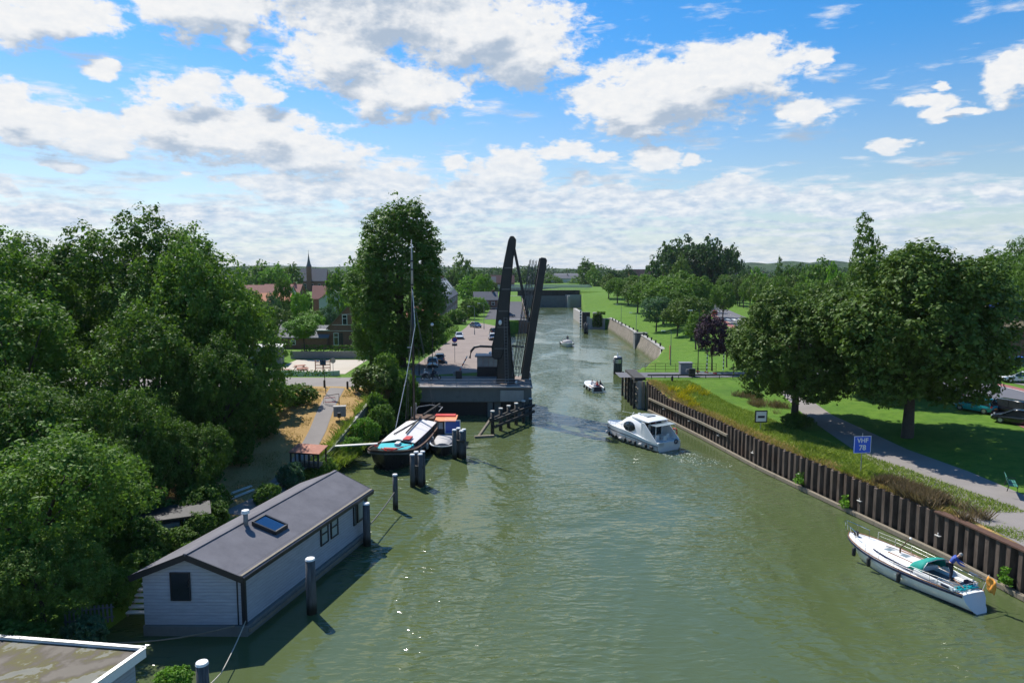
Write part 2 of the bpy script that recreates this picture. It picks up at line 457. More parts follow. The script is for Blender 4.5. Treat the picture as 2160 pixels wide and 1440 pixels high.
def m_mossfelt(q):
    p = pos(q); n = q.noise(p, 0.33, 6, 0.6, 0.6); f = q.noise(p, 2.5, 5, 0.7)
    s = q.m('ADD', n, q.m('MULTIPLY', q.m('SUBTRACT', f, 0.5), 0.12))
    c = q.ramp(s, [(0.0, (0.035, 0.028, 0.02)), (0.50, (0.055, 0.042, 0.03)), (0.56, (0.10, 0.09, 0.025)), (0.58, (0.19, 0.185, 0.15)), (0.7, (0.15, 0.15, 0.13)), (0.9, (0.08, 0.07, 0.05))])
    return bsdf(q, c, q.rng(s, 0.45, 0.6, 0.55, 0.9), 0, 0.3, f, 0.2, 0.01)


M['mossfelt'] = material('puddled_flat_roof', m_mossfelt)


def m_asphalt(col, var=0.25, sc_=1.0):
    def fn(q):
        p = pos(q); n = q.noise(p, 0.25 * sc_, 6, 0.6); f = q.noise(p, 12, 3, 0.6)
        c = q.mix(q.rng(q.m('ADD', q.m('MULTIPLY', n, 0.7), q.m('MULTIPLY', f, 0.3)), 0.3, 0.7), tuple(c * (1 - var) for c in col), tuple(c * (1 + var) for c in col))
        return bsdf(q, c, 0.9, 0, 0.25, f, 0.3, 0.01)
    return fn


M['asphalt'] = material('grey_asphalt', m_asphalt((0.13, 0.13, 0.145), 0.12))
M['path'] = material('pale_path_asphalt', m_asphalt((0.225, 0.205, 0.19), 0.15))
M['pink'] = material('pinkish_paving', m_asphalt((0.235, 0.19, 0.165), 0.18))
M['redlane'] = material('red_cycle_lane', m_asphalt((0.26, 0.105, 0.10), 0.15))
M['darkroad'] = material('dark_wet_asphalt', m_asphalt((0.07, 0.07, 0.078), 0.15))
M['sand'] = material('pale_play_sand', m_asphalt((0.45, 0.40, 0.33), 0.1))
M['tan'] = material('tan_ground', m_asphalt((0.40, 0.25, 0.14), 0.2))
M['linepaint'] = paint('road_line_paint', (0.66, 0.66, 0.64), 0.7, 0.15, 2, dirt=(0.4, 0.4, 0.39))


def m_grass(q):
    p = pos(q)
    n = q.noise(p, 0.10, 6, 0.65); n2 = q.noise(p, 0.9, 6, 0.7); n3 = q.noise(p, 9.0, 3, 0.7)
    g = q.mix(q.rng(n2, 0.35, 0.68), (0.050, 0.125, 0.010), (0.105, 0.205, 0.022))
    g = q.mix(q.rng(n3, 0.4, 0.7, 0, 0.5), g, (0.13, 0.21, 0.035))
    g = q.mix(q.rng(q.noise(p, 0.35, 7, 0.75), 0.48, 0.74, 0, 0.65), g, (0.13, 0.20, 0.035))
    g = q.mix(q.rng(q.noise(p, 0.17, 5, 0.7), 0.52, 0.7, 0, 0.6), g, (0.06, 0.13, 0.02))
    at = q.n('ShaderNodeAttribute'); at.attribute_name = 'dry'
    d = q.m('ADD', at.outputs['Fac'], q.m('MULTIPLY', q.m('SUBTRACT', q.m('ADD', q.m('MULTIPLY', n2, 0.6), q.m('MULTIPLY', n, 0.4)), 0.5), 2.0))
    dry = q.mix(q.rng(n3, 0.35, 0.7), (0.30, 0.19, 0.075), (0.45, 0.30, 0.12))
    c = q.mix(q.rng(d, 0.35, 0.75, 0, 1, True), g, dry)
    return bsdf(q, c, 0.95, 0, 0.15, q.m('ADD', n3, n2), 0.6, 0.12)


M['grass'] = material('lawn_and_dry_turf', m_grass)


def m_water(q):
    p = pos(q)
    g = q.n('ShaderNodeTexCoord').outputs['Object']
    big = q.noise(q.v('MULTIPLY', g, (1.0, 0.55, 1)), 0.085, 3, 0.55, 0.8)
    w1 = q.noise(q.v('MULTIPLY', g, (0.6, 1.2, 1)), 0.62, 1.0, 0.5, 0.6)
    w2 = q.noise(q.v('MULTIPLY', g, (0.65, 1.45, 1)), 1.7, 1.5, 0.5, 0.5)
    # ring-shaped swell running out from the passing boats
    ring = q.v('LENGTH', q.v('MULTIPLY', q.v('SUBTRACT', g, (9.0, 42.0, 0.0)), (1.0, 0.8, 0.0)))
    rip = q.m('SINE', q.m('ADD', q.m('MULTIPLY', ring, 3.1), q.m('MULTIPLY', w1, 3.6)))
    ring2 = q.v('LENGTH', q.v('MULTIPLY', q.v('SUBTRACT', g, (22.0, 66.0, 0.0)), (1.0, 0.9, 0.0)))
    rip2 = q.m('SINE', q.m('ADD', q.m('MULTIPLY', ring2, 2.3), q.m('MULTIPLY', w1, 4.2)))
    amp = q.rng(big, 0.38, 0.62, 0.15, 1.0, True)
    h = q.m('ADD', q.m('MULTIPLY', w1, 0.95), q.m('MULTIPLY', w2, 0.80))
    h = q.m('ADD', h, q.m('MULTIPLY', q.m('MULTIPLY', q.m('ADD', rip, rip2), 0.085), q.rng(big, 0.4, 0.6, 0.3, 1)))
    h = q.m('MULTIPLY', h, amp)
    bn = q.n('ShaderNodeBump'); bn.inputs['Strength'].default_value = 1.0; bn.inputs['Distance'].default_value = 0.205
    q.put(bn.inputs['Height'], h)
    c = q.mix(q.rng(big, 0.3, 0.7), (0.068, 0.092, 0.034), (0.086, 0.112, 0.048))
    b = q.n('ShaderNodeBsdfPrincipled')
    q.put(b.inputs['Base Color'], c); b.inputs['Roughness'].default_value = 0.085; b.inputs['IOR'].default_value = 1.45
    q.t.links.new(bn.outputs[0], b.inputs['Normal'])
    return b.outputs[0]


M['water'] = material('murky_green_water', m_water)


def leaf_mat(name, a, b, trans=0.36, rough=0.55, hue=0.0):
    def fn(q):
        at = q.n('ShaderNodeAttribute'); at.attribute_name = 'tint'
        oi = q.n('ShaderNodeObjectInfo').outputs['Random']
        n = q.noise(obc(q), 0.45, 3, 0.6)
        f = q.m('ADD', q.m('MULTIPLY', at.outputs['Fac'], 0.7), q.m('MULTIPLY', q.m('SUBTRACT', n, 0.35), 0.8))
        c = q.mix(q.m('MINIMUM', q.m('MAXIMUM', f, 0.0), 1.0), a, b)
        c = q.mix(q.m('MULTIPLY', oi, 0.35), c, tuple((x * 0.7, x * 0.85, x * 0.8)[i] for i, x in enumerate(a)))
        pb = bsdf(q, c, rough, 0, 0.12)
        tr = q.n('ShaderNodeBsdfTranslucent'); q.put(tr.inputs[0], q.mix(1.0, c, (1.0, 1.1, 0.5), 'MULTIPLY'))
        ms = q.n('ShaderNodeMixShader'); ms.inputs[0].default_value = trans
        q.t.links.new(pb, ms.inputs[1]); q.t.links.new(tr.outputs[0], ms.inputs[2])
        return ms.outputs[0]
    return material(name, fn)


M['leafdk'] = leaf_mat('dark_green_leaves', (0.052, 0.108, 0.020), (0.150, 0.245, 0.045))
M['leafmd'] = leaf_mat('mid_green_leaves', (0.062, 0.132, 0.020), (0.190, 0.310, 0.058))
M['leafol'] = leaf_mat('olive_green_leaves', (0.056, 0.105, 0.019), (0.180, 0.260, 0.056), 0.25, 0.5)
M['leafbr'] = leaf_mat('bright_green_leaves', (0.09, 0.21, 0.02), (0.21, 0.38, 0.05))
M['leafpu'] = leaf_mat('purple_leaves', (0.03, 0.018, 0.032), (0.11, 0.06, 0.09), 0.15)
M['leafgr'] = leaf_mat('grey_green_leaves', (0.06, 0.13, 0.07), (0.13, 0.22, 0.11))
M['leaffar'] = leaf_mat('far_green_leaves', (0.035, 0.078, 0.030), (0.09, 0.16, 0.05))
M['weed'] = leaf_mat('rough_grass_blades', (0.15, 0.23, 0.03), (0.36, 0.40, 0.09), 0.3, 0.7)
M['dryweed'] = leaf_mat('dry_brown_stalks', (0.13, 0.095, 0.06), (0.30, 0.22, 0.14), 0.25, 0.8)
M['straw'] = leaf_mat('straw_blades', (0.32, 0.22, 0.09), (0.52, 0.38, 0.17), 0.3, 0.8)
M['yellow'] = leaf_mat('yellow_flowers', (0.26, 0.27, 0.02), (0.62, 0.50, 0.02), 0.2, 0.8)
M['bark'] = paint('bark', (0.055, 0.043, 0.032), 0.9, 0.4, 4)


# ------------------------------------------------------------------ foliage
def quads_mesh(name, co, mat, tint):
    """co: (n,4,3) array of leaf cards"""
    n = len(co)
    me = bpy.data.meshes.new(name)
    me.vertices.add(n * 4); me.loops.add(n * 4); me.polygons.add(n)
    me.vertices.foreach_set('co', co.astype(np.float32).ravel())
    me.loops.foreach_set('vertex_index', np.arange(n * 4, dtype=np.int32))
    me.polygons.foreach_set('loop_start', np.arange(0, n * 4, 4, dtype=np.int32))
    me.polygons.foreach_set('loop_total', np.full(n, 4, dtype=np.int32))
    at = me.attributes.new('tint', 'FLOAT', 'FACE'); at.data.foreach_set('value', tint.astype(np.float32))
    me.materials.append(mat); me.update(calc_edges=True)
    return me


def leaf_cards(rng, cen, nrm, size, droop=0.0):
    """diamond-shaped leaves at centres cen facing roughly nrm"""
    n = len(cen)
    nrm = nrm / (np.linalg.norm(nrm, axis=1, keepdims=True) + 1e-9)
    t = rng.normal(size=(n, 3)); t[:, 2] -= droop
    t -= nrm * (t * nrm).sum(1, keepdims=True); t /= (np.linalg.norm(t, axis=1, keepdims=True) + 1e-9)
    b = np.cross(nrm, t)
    s = size * rng.uniform(0.6, 1.35, (n, 1))
    return np.stack([cen - t * s * 0.55, cen + b * s * 0.34 + nrm * s * 0.08, cen + t * s * 0.55, cen - b * s * 0.34 + nrm * s * 0.08], 1)


def crown_mesh(name, lobes, mat, leaf, seed, density=1.0, clump=0.8, per=14, up=0.5, inner=0.25, droop=0.0, zmin=None):
    """lobes: (x,y,z,rx,ry,rz). Twig clumps are scattered over the lobes' shells (and some inside), leaves over each clump."""
    rng = np.random.default_rng(seed)
    L = np.array(lobes, float); area = (L[:, 3] * L[:, 5] + L[:, 4] * L[:, 5] + L[:, 3] * L[:, 4])
    cs = []; ns = []
    for l, a in zip(L, area):
        k = int(a * 3.8 * density / (clump * clump)) + 4
        d = rng.normal(size=(k, 3)); d /= np.linalg.norm(d, axis=1, keepdims=True)
        rad = np.where(rng.random(k) < inner, rng.uniform(0.45, 0.85, k), rng.normal(0.97, 0.07, k))
        p = l[:3] + d * l[3:6] * rad[:, None]
        # drop clumps that fall deep inside another lobe
        keep = np.ones(k, bool)
        for o in L:
            if (o[:3] == l[:3]).all(): continue
            keep &= (((p - o[:3]) / o[3:6]) ** 2).sum(1) > 0.55
        cs.append(p[keep]); ns.append((d / l[3:6] * l[3:6].mean())[keep])
    C_ = np.concatenate(cs); Nn = np.concatenate(ns)
    if zmin is not None:
        k = C_[:, 2] > zmin; C_ = C_[k]; Nn = Nn[k]
    # uneven outline: some clumps pushed out as sprays, some gaps
    g = rng.random(len(C_)); C_ = C_ + Nn * (rng.exponential(0.22, (len(C_), 1)) * clump)
    C_ = C_[g > 0.06]; Nn = Nn[g > 0.06]
    tc = rng.random(len(C_))
    idx = np.repeat(np.arange(len(C_)), per)
    off = rng.normal(size=(len(idx), 3)) * clump * 0.36; off[:, 2] *= 0.75
    cen = C_[idx] + off
    nr = off / (np.linalg.norm(off, axis=1, keepdims=True) + 1e-6) * 0.8 + Nn[idx] * 0.5 + rng.normal(size=off.shape) * 0.55
    nr[:, 2] += up
    t = 0.55 * tc[idx] + 0.45 * rng.random(len(idx))
    return quads_mesh(name, leaf_cards(rng, cen, nr, leaf, droop), mat, t)


def trunk_mb(h, r, lobes, seed, limbs=7):
    rnd = random.Random(seed); mb = MB()
    mb.tube([(0, 0, -0.3), (0, 0, 0.1), (rnd.uniform(-.1, .1), rnd.uniform(-.1, .1), h * 0.5), (rnd.uniform(-.3, .3), rnd.uniform(-.3, .3), h)], [r * 1.35, r * 1.1, r * 0.85, r * 0.6], 10)
    for l in rnd.sample(list(lobes), min(limbs, len(lobes))):
        z0 = h * rnd.uniform(0.65, 0.98)
        e = Vector(l[:3]); s = Vector((0, 0, z0)); mdl = s.lerp(e, 0.5) + Vector((0, 0, (e - s).length * 0.08))
        mb.tube([s, mdl, e], [r * 0.5, r * 0.3, r * 0.1], 6)
    return mb


def dome_lobes(rng, n, rx, ry, z0, z1, rl=(0.3, 0.5), core=True):
    """irregular broad crown made of overlapping masses"""
    zc, rz = (z0 + z1) / 2, (z1 - z0) / 2
    out = [(0, 0, zc, rx * 0.72, ry * 0.72, rz * 0.8)] if core else []
    for i in range(n):
        a = rng.uniform(0, 2 * math.pi); e = rng.uniform(-0.75, 1.0)
        k = math.sqrt(max(0.05, 1 - e * e)); s = rng.uniform(*rl) * (1 - 0.3 * max(0, e))
        out.append((math.cos(a) * rx * k * (1 - s * 0.8), math.sin(a) * ry * k * (1 - s * 0.8), zc + e * rz * (1 - s * 0.8), rx * s, ry * s, rz * s * rng.uniform(0.8, 1.15)))
    return out


TREES = {}


def proto(key, lobes, mat, leaf, seed, th, tr, **kw):
    crown = crown_mesh(key + '_crown', lobes, mat, leaf, seed, **kw)
    tb = trunk_mb(th, tr, lobes, seed)
    me = bpy.data.meshes.new(key + '_trunk'); me.from_pydata(tb.v, [], tb.f); me.materials.append(M['bark'])
    me.polygons.foreach_set('use_smooth', [True] * len(me.polygons)); me.update()
    TREES[key] = (crown, me)


def tree(key, loc, label, name='tree', cat='tree', s=1.0, rz=0.0, group=None, crown='crown', mat=None):
    c, t = TREES[key]
    o = thing(name, label, cat, loc, rz, group)
    o.scale = s if isinstance(s, tuple) else (s, s, s)
    for nm, me in ((crown, c), ('trunk', t)):
        if nm == 'trunk' and t is None: continue
        k = bpy.data.objects.new(nm, me); COL.objects.link(k); k.parent = o
        if mat and nm != 'trunk': k.material_slots[0].link = 'OBJECT'; k.material_slots[0].material = M[mat]
    return o

# ------------------------------------------------------------------ terrain
def sm(t): t = np.clip(t, 0, 1); return t * t * (3 - 2 * t)


LY = np.array([-80, 24, 30, 45, 60, 66, 78, 88, 93, 99, 108, 193, 218, 223, 379, 380.5, 9000.])
LX = np.array([-30, -30, -23.5, -21.5, -19.4, -17.6, -16.9, -16.6, -15, -5, -2.2, -2.2, -1.2, 4.8, 4.8, 17, 17.])
RY = np.array([-80, 40, 46, 54.8, 67.7, 80.5, 98.3, 99, 107, 109, 122, 131, 146, 175.6, 207, 233, 238, 290, 378, 380.5, 9000.])
RX = np.array([44.4, 31.95, 31.05, 28.9, 25.7, 23.5, 19.7, 18.6, 18.6, 20.5, 24.5, 28.0, 32.4, 33.2, 33.8, 34.0, 28.5, 30.5, 38, 17, 17.])
def xl(Y): return np.interp(Y, LY, LX)
def xr(Y): return np.interp(Y, RY, RX)


def hl(x, Y):
    d = xl(Y) - x
    inner = 1.3 + 2.9 * sm((Y - 60) / 32)
    full = inner + 0.35 * sm((d - 3) / 5)
    soft = 1.0 + (full - 1.0) * sm(d / 2.5 + 0.35)
    hard = 0.75 + (full - 0.75) * sm((d - 0.8) / 0.5)          # held up by the kerb wall
    z = np.where((Y > 55) & (Y < 89.5), hard, soft)
    z = np.where(Y > 91, 4.15, z)
    back = 3.0 + 1.05 * sm((x + 27) / 9)
    z = z + (back - z) * sm((Y - 101.5) / 7)
    return z + 2.0 * sm((Y - 300) / 60) - 1.5 * sm((Y - 700) / 500)


def hr(x, Y):
    d = x - xr(Y)
    z = 2.85 + 0.15 * sm(d / 3) + 1.3 * sm((d - 5) / 16)
    z = z + (4.15 - z) * sm((Y - 84) / 14) * sm((125 - Y) / 14)
    z = np.where(Y > 112, 3.3 + 1.0 * sm((d - 1) / 16), z)
    z = z + 4.2 * sm((Y - 285) / 80) * sm((120 - d) / 80) - 2.5 * sm((Y - 600) / 700)
    return z


def gz(x, Y): return float(hl(np.float64(x), np.float64(Y)) if x < (xl(Y) + xr(Y)) / 2 else hr(np.float64(x), np.float64(Y)))


def bank_ground(side):
    Ys = np.concatenate([np.arange(-80, 24, 8), np.arange(24, 124, 1.0), np.arange(124, 376, 3.0), [378, 379, 380.5], np.geomspace(386, 8500, 26)])
    ds = np.concatenate([[0, 0, .4, .8, 1.3, 2, 2.7, 3.5, 4.5, 5.5, 7, 8.5, 10, 12, 14, 17, 20, 24, 28, 33, 40, 50, 65, 90, 130, 200, 400, 900, 2500, 6000]])
    Yg, Dg = np.meshgrid(Ys, ds, indexing='ij')
    X = (xl(Yg) - Dg) if side < 0 else (xr(Yg) + Dg)
    Z = hl(X, Yg) if side < 0 else hr(X, Yg)
    Z[:, 0] = -1.2
    nr, nc = X.shape
    vs = np.stack([X, Yg, Z], -1).reshape(-1, 3)
    fs = [(i * nc + j, i * nc + j + 1, (i + 1) * nc + j + 1, (i + 1) * nc + j) for i in range(nr - 1) for j in range(nc - 1)]
    if side < 0: fs = [tuple(reversed(f)) for f in fs]
    me = bpy.data.meshes.new('ground'); me.from_pydata(vs.tolist(), [], fs)
    a = me.attributes.new('dry', 'FLOAT', 'POINT')
    x, y = vs[:, 0], vs[:, 1]
    if side < 0: dry = np.where((y > 50) & (y < 93) & (xl(y) - x < 16), 0.85, 0.1) + np.where((xl(y) - x < 0.8) & (y > 50) & (y < 93), -0.6, 0)
    else: dry = np.where((y > 38) & (y < 99), 0.34 * (x - xr(y) < 7.0), 0.0) + np.where((np.abs(x - xr(y)) < 1.6) & (y > 38), 0.3, 0)
    a.data.foreach_set('value', np.clip(dry, 0, 1).astype(np.float32))
    me.materials.append(M['grass']); me.polygons.foreach_set('use_smooth', [True] * len(me.polygons)); me.update()
    o = bpy.data.objects.new('ground', me); COL.objects.link(o)
    return tag(o, 'grass bank and gardens on the left of the canal' if side < 0 else 'green lawn and grass bank on the right of the canal', 'ground', kind='structure')


bank_ground(-1); bank_ground(1)
w = MB(); w.add([(-90, -90, 0), (90, -90, 0), (90, 379, 0), (-90, 379, 0)], [(0, 1, 2, 3)])
tag(w.build('water', M['water']), 'murky green canal water rippling under the sky', 'water', kind='structure')


def sheet(name, left, right, mat, label, off=0.03, step=2.0, kind='structure', cat='path', parent=None, nc=6):
    """a strip lying on the ground between two outlines of equal point count"""
    def res(pl):
        pts = [Vector(p[:2]) for p in pl]; return pts
    Lp, Rp = res(left), res(right); vs = []; rows = 0
    for i in range(len(Lp) - 1):
        n = max(1, int(max((Lp[i + 1] - Lp[i]).length, (Rp[i + 1] - Rp[i]).length) / step))
        for k in range(n + (1 if i == len(Lp) - 2 else 0)):
            a = Lp[i].lerp(Lp[i + 1], k / n); b = Rp[i].lerp(Rp[i + 1], k / n)
            for j in range(nc + 1):
                p = a.lerp(b, j / nc); vs.append((p.x, p.y, gz(p.x, p.y) + off))
            rows += 1
    c = nc + 1
    fs = [(i * c + j, i * c + j + 1, (i + 1) * c + j + 1, (i + 1) * c + j) for i in range(rows - 1) for j in range(nc)]
    mb = MB(); mb.add(vs, fs); o = mb.build(name, mat, parent)
    me = o.data
    if me.polygons and sum(p.normal.z for p in me.polygons) < 0: me.flip_normals()
    if parent is None: tag(o, label, cat, kind=kind)
    return o


# right bank: pale footpath, road with red cycle lane
sheet('path', [(32.2, 30), (32.0, 38), (31.9, 44), (31.5, 50), (31.9, 58), (32.6, 65), (33.7, 77), (36.0, 93), (37.2, 101)],
      [(43, 30), (41, 38), (39.6, 44), (38.6, 50), (38.2, 56), (37.0, 63), (36.5, 77), (38.2, 93), (39.4, 101)], M['path'], 'pale grey footpath along the right bank')
sheet('road', [(16, 101), (30, 101), (46, 103), (62, 105)], [(16, 106), (30, 106), (46, 108), (62, 110)], M['asphalt'], 'narrow road running onto the right bridge end', 0.045, cat='road')
RL = [(38, 30), (41, 46), (46.5, 60), (51.3, 71), (53, 90), (55, 120), (58.0, 175), (70.5, 240), (81, 300), (98, 420), (120, 600)]
RR = [(60, 30), (58, 52), (60.5, 67), (63.5, 82), (65, 100), (66, 130), (70.0, 184), (81.0, 240), (92, 300), (110, 420), (132, 600)]
RL = [(46, 30), (48.5, 46), (51.8, 60), (54.6, 72), (56.6, 90), (58, 120), (60.0, 175), (71.5, 240), (82, 300), (98, 420), (120, 600)]
sheet('road', RL, [(60, 30), (61, 46), (63, 60), (66, 76), (68, 92), (69, 125), (70.5, 180), (80.0, 240), (91, 300), (108, 420), (130, 600)], M['asphalt'], 'grey asphalt road curving away on the far right', 0.035, cat='road')
lane = sheet('cycle_lane', [(x - 2.4, y) for x, y in RL], [(x - 0.2, y) for x, y in RL], M['redlane'], 'red cycle lane along the near side of the road', 0.05, cat='cycle lane')
sheet('cycle_lane', [(x + 10.3, y + 3) for x, y in RL[:6]], [(x + 12.0, y + 3.5) for x, y in RL[:6]], M['redlane'], 'red cycle lane along the far side of the road', 0.045, cat='cycle lane')


def line_strip(pl, dx, w_, seg=None, gap=None):
    pts = [Vector((x + dx, y)) for x, y in pl]; mb = MB()
    for i in range(len(pts) - 1):
        a, b = pts[i], pts[i + 1]; Ln = (b - a).length; t = 0.0; u = (b - a) / Ln; n = Vector((u.y, -u.x)) * w_ / 2
        while t < Ln:
            e = min(Ln, t + (seg or 2.0)); p, q = a + u * t, a + u * e
            mb.add([(v.x, v.y, gz(v.x, v.y) + 0.062) for v in (p - n, p + n, q + n, q - n)], [(0, 1, 2, 3)])
            t = e + (gap or 0)
    return mb


mk = line_strip(RL, 0.0, 0.14); mk2 = line_strip(RL, 5.0, 0.14, 2.0, 3.0); mk3 = line_strip([(x, y) for x, y in RL[:6]], 10.1, 0.16)
mk.v, mk.f, mk.mi = mk.v, mk.f, mk.mi
for o_ in (mk2, mk3): mk.add(o_.v, o_.f)
zz = MB()
for k in range(5):                      # zebra bars by the crossing far up the road
    zz.add([(x, y, gz(x, y) + 0.064) for x, y in ((66 + k * 1.9, 215 + k * .2), (67.1 + k * 1.9, 215 + k * .2), (68.6 + k * 1.9, 224), (67.5 + k * 1.9, 224))], [(0, 1, 2, 3)])
mk.add(zz.v, zz.f)
tag(mk.build('road_marking', M['linepaint']), 'white edge and dashed centre lines painted on the right road', 'road marking', kind='structure')
sheet('pavement', [(68.5, 76), (70.5, 92), (71.5, 125), (73, 180)], [(72, 74), (74, 90), (75, 124), (76, 180)], M['path'], 'pale paving beside the parked cars on the far right', 0.05, cat='pavement')

# left bank: footpath, road, street, playground
sheet('path', [(-22.6, 51.5), (-21.5, 55), (-21.5, 60), (-21.6, 67), (-22.2, 74), (-23.0, 80), (-24.3, 92)],
      [(-20.6, 51.5), (-19.6, 55), (-19.7, 60), (-19.8, 67), (-20.4, 74), (-21.2, 80), (-22.4, 92)], M['path'], 'grey footpath through the dry grass on the left bank')
sheet('road', [(-140, 92), (-60, 92), (-35, 92.4), (-20, 92.6), (-12.4, 93.4)], [(-140, 101), (-60, 101), (-35, 101), (-20, 101), (-12.4, 101)], M['path'], 'pale road crossing the left bank towards the bridge', 0.04, cat='road')
sheet('street', [(-17.5, 101), (-16.0, 120), (-14.5, 150), (-12.9, 192), (-12.6, 215)], [(-2.6, 108), (-2.6, 120), (-2.6, 150), (-2.6, 192), (-8, 205)], M['pink'], 'sunlit pinkish brick street beside the canal', 0.045, cat='street')
sheet('street', [(-18, 215), (-20, 260), (-22, 320)], [(-14.5, 213), (-14, 260), (-14, 320)], M['path'], 'grey street continuing between the houses and the canal', 0.05, cat='street')
sheet('playground', [(-41, 112), (-41, 121), (-41, 130)], [(-27.5, 112), (-27.5, 121), (-27.5, 130)], M['sand'], 'pale sandy play area behind the left road', 0.05, cat='playground')

# distant hills of wooded ground
def hill(pts, label):
    mb = MB(); n = 40; r0 = []; r1 = []; r2 = []
    (x0, y0, x1, y1, h, d) = pts
    rnd = random.Random(5)
    for i in range(n + 1):
        t = i / n; hh = h * (0.55 + 0.45 * math.sin(t * math.pi)) * (1 + 0.08 * math.sin(i * 1.3) + 0.04 * rnd.random())
        x, y = x0 + (x1 - x0) * t, y0 + (y1 - y0) * t
        r0.append((x, y - d, 0)); r1.append((x, y, hh)); r2.append((x, y + d, 0))
    mb.loft([r0, r1, r2], 0, False, False)
    tag(mb.build('hills', M['hill'], smooth=True), label, 'hills', kind='structure')


M['hill'] = material('far_wooded_slopes', lambda q: bsdf(q, q.mix(q.rng(q.noise(pos(q), 0.03, 8, 0.7), 0.4, 0.6), (0.018, 0.04, 0.016), (0.05, 0.09, 0.03)), 0.95, 0, 0.1, q.noise(pos(q), 0.06, 6, 0.7), 1.0, 8.0))
hill((500, 2300, 1500, 2100, 47, 260), 'low wooded hills on the horizon right of centre')
hill((1300, 2000, 2600, 1700, 45, 260), 'low wooded hills on the horizon at the far right')
hill((-2300, 2300, 520, 2600, 34, 300), 'faint wooded rise along the horizon on the left')

# ------------------------------------------------------------------ right sheet pile wall
WP = [(37.5, 2), (33.6, 22), (31.3, 40), (30.4, 46), (28.2, 54.8), (25.0, 67.7), (22.8, 80.5), (19.2, 98.0)]


def along(pl, step):
    out = []; acc = 0.0; nxt = 0.0
    for a, b in zip(pl, pl[1:]):
        a, b = Vector(a), Vector(b); Ln = (b - a).length; u = (b - a) / Ln
        while nxt <= acc + Ln:
            out.append((a + u * (nxt - acc), u)); nxt += step
        acc += Ln
    return out


wall = thing('sheet_pile_wall', 'long rusty brown sheet pile wall holding up the right bank', 'retaining wall', (0, 0, 0))
lo, hi = [], []
prof = [(0.0, 0.0), (0.29, 0.0), (0.42, 0.36), (0.70, 0.36), (0.83, 0.0)]
sp = 0.83
jr = random.Random(8)
samples = along(WP, 0.02)
n_s = len(samples)
i = 0.0
pl = []
while i < n_s * 0.02 - 1.2:
    jj = jr.uniform(-.035, .035)
    for t, dd in prof[:-1]:
        p, u = samples[min(n_s - 1, int((i + t) / 0.02))]
        nrm = Vector((u.y, -u.x))            # away from the water
        pl.append(p + nrm * (dd * 0.95 + jj))
    i += sp
top = lambda p: 2.93 if p.y < 90 else 2.93 + 0.9 * float(sm((p.y - 90) / 7))
mb = MB()
mb.loft([[(p.x, p.y, -0.6) for p in pl], [(p.x, p.y, top(p) + .05 * math.sin(i_ // 4 * 2.3)) for i_, p in enumerate(pl)], [(p.x + 0.12, p.y, top(p)) for p in pl]], 0, False, False)
mb.build('piling', M['pile'], wall)
bm_ = MB()
q0 = along(WP, 3.2)
for (a, ua), (b, ub) in zip(q0, q0[1:]):
    na = Vector((ua.y, -ua.x)) * -0.17
    bm_.beam((a.x + na.x, a.y + na.y, 0.20), (b.x + na.x, b.y + na.y, 0.20), 0.32, 0.34)
bm_.build('fender_beam', M['wood'], wall, bevel=0.03)
up_ = MB()
q1 = [q for q in q0 if q[0].y > 74]
for (a, ua), (b, ub) in zip(q1, q1[1:]):
    na = Vector((ua.y, -ua.x)) * -0.15
    up_.beam((a.x + na.x, a.y + na.y, 1.9), (b.x + na.x, b.y + na.y, 1.9), 0.22, 0.28)
up_.build('upper_fender_beam', M['wood'], wall, bevel=0.02)
cp = MB()
q2 = [q for q in along(WP, 2.0) if q[0].y < 47.5]
for (a, ua), (b, ub) in zip(q2, q2[1:]):
    na = Vector((ua.y, -ua.x)) * 0.2
    cp.beam((a.x + na.x, a.y + na.y, 2.98), (b.x + na.x, b.y + na.y, 2.98), 0.62, 0.10)
cp.build('capping_beam', M['rust'], wall)
for k, (a, u) in enumerate([q for q in along(WP, 7.6) if q[0].y > 30]):
    nn = Vector((u.y, -u.x))
    hk = MB(); c = a - nn * 0.02
    hk.box((c.x, c.y, 1.35), (0.40, 0.22, 0.05), math.atan2(u.y, u.x)); hk.tube([(c.x, c.y, 1.35), (c.x, c.y, 1.5)], 0.035, 6); hk.ball((c.x, c.y, 1.51), 0.055, 6)
    hk.build('mooring_hook', M['offwhite'], wall)

# ------------------------------------------------------------------ quay walls beyond the bridge
def raked(name, label, pts, z0, z1s, rake, mat, th=0.6):
    """stone wall along pts with its top leaning away from the water"""
    t = thing(name, label, 'quay wall')
    mb = MB(); rows = [[], [], [], []]; cop = MB()
    for i, p in enumerate(pts):
        a = Vector(pts[max(0, i - 1)]); b = Vector(pts[min(len(pts) - 1, i + 1)]); u = (b - a).normalized(); n = Vector((u.y, -u.x))
        z1 = z1s[i]
        for r, (off, z) in zip(rows, ((0, z0), (rake, z1), (rake + th, z1), (rake + th, z0))): r.append((p[0] + n.x * off, p[1] + n.y * off, z))
    mb.loft(rows, 0, False, False)
    mb.add([r[0] for r in rows], [(0, 1, 2, 3)]); mb.add([r[-1] for r in rows], [(3, 2, 1, 0)])
    mb.build('wall', mat, t)
    for i in range(len(pts) - 1): cop.beam(tuple(Vector(rows[1][i]).lerp(Vector(rows[2][i]), 0.45) + Vector((0, 0, 0.08))), tuple(Vector(rows[1][i + 1]).lerp(Vector(rows[2][i + 1]), 0.45) + Vector((0, 0, 0.08))), th + 0.25, 0.18)
    cop.build('coping', M['concrete'], t)
    return t, rows


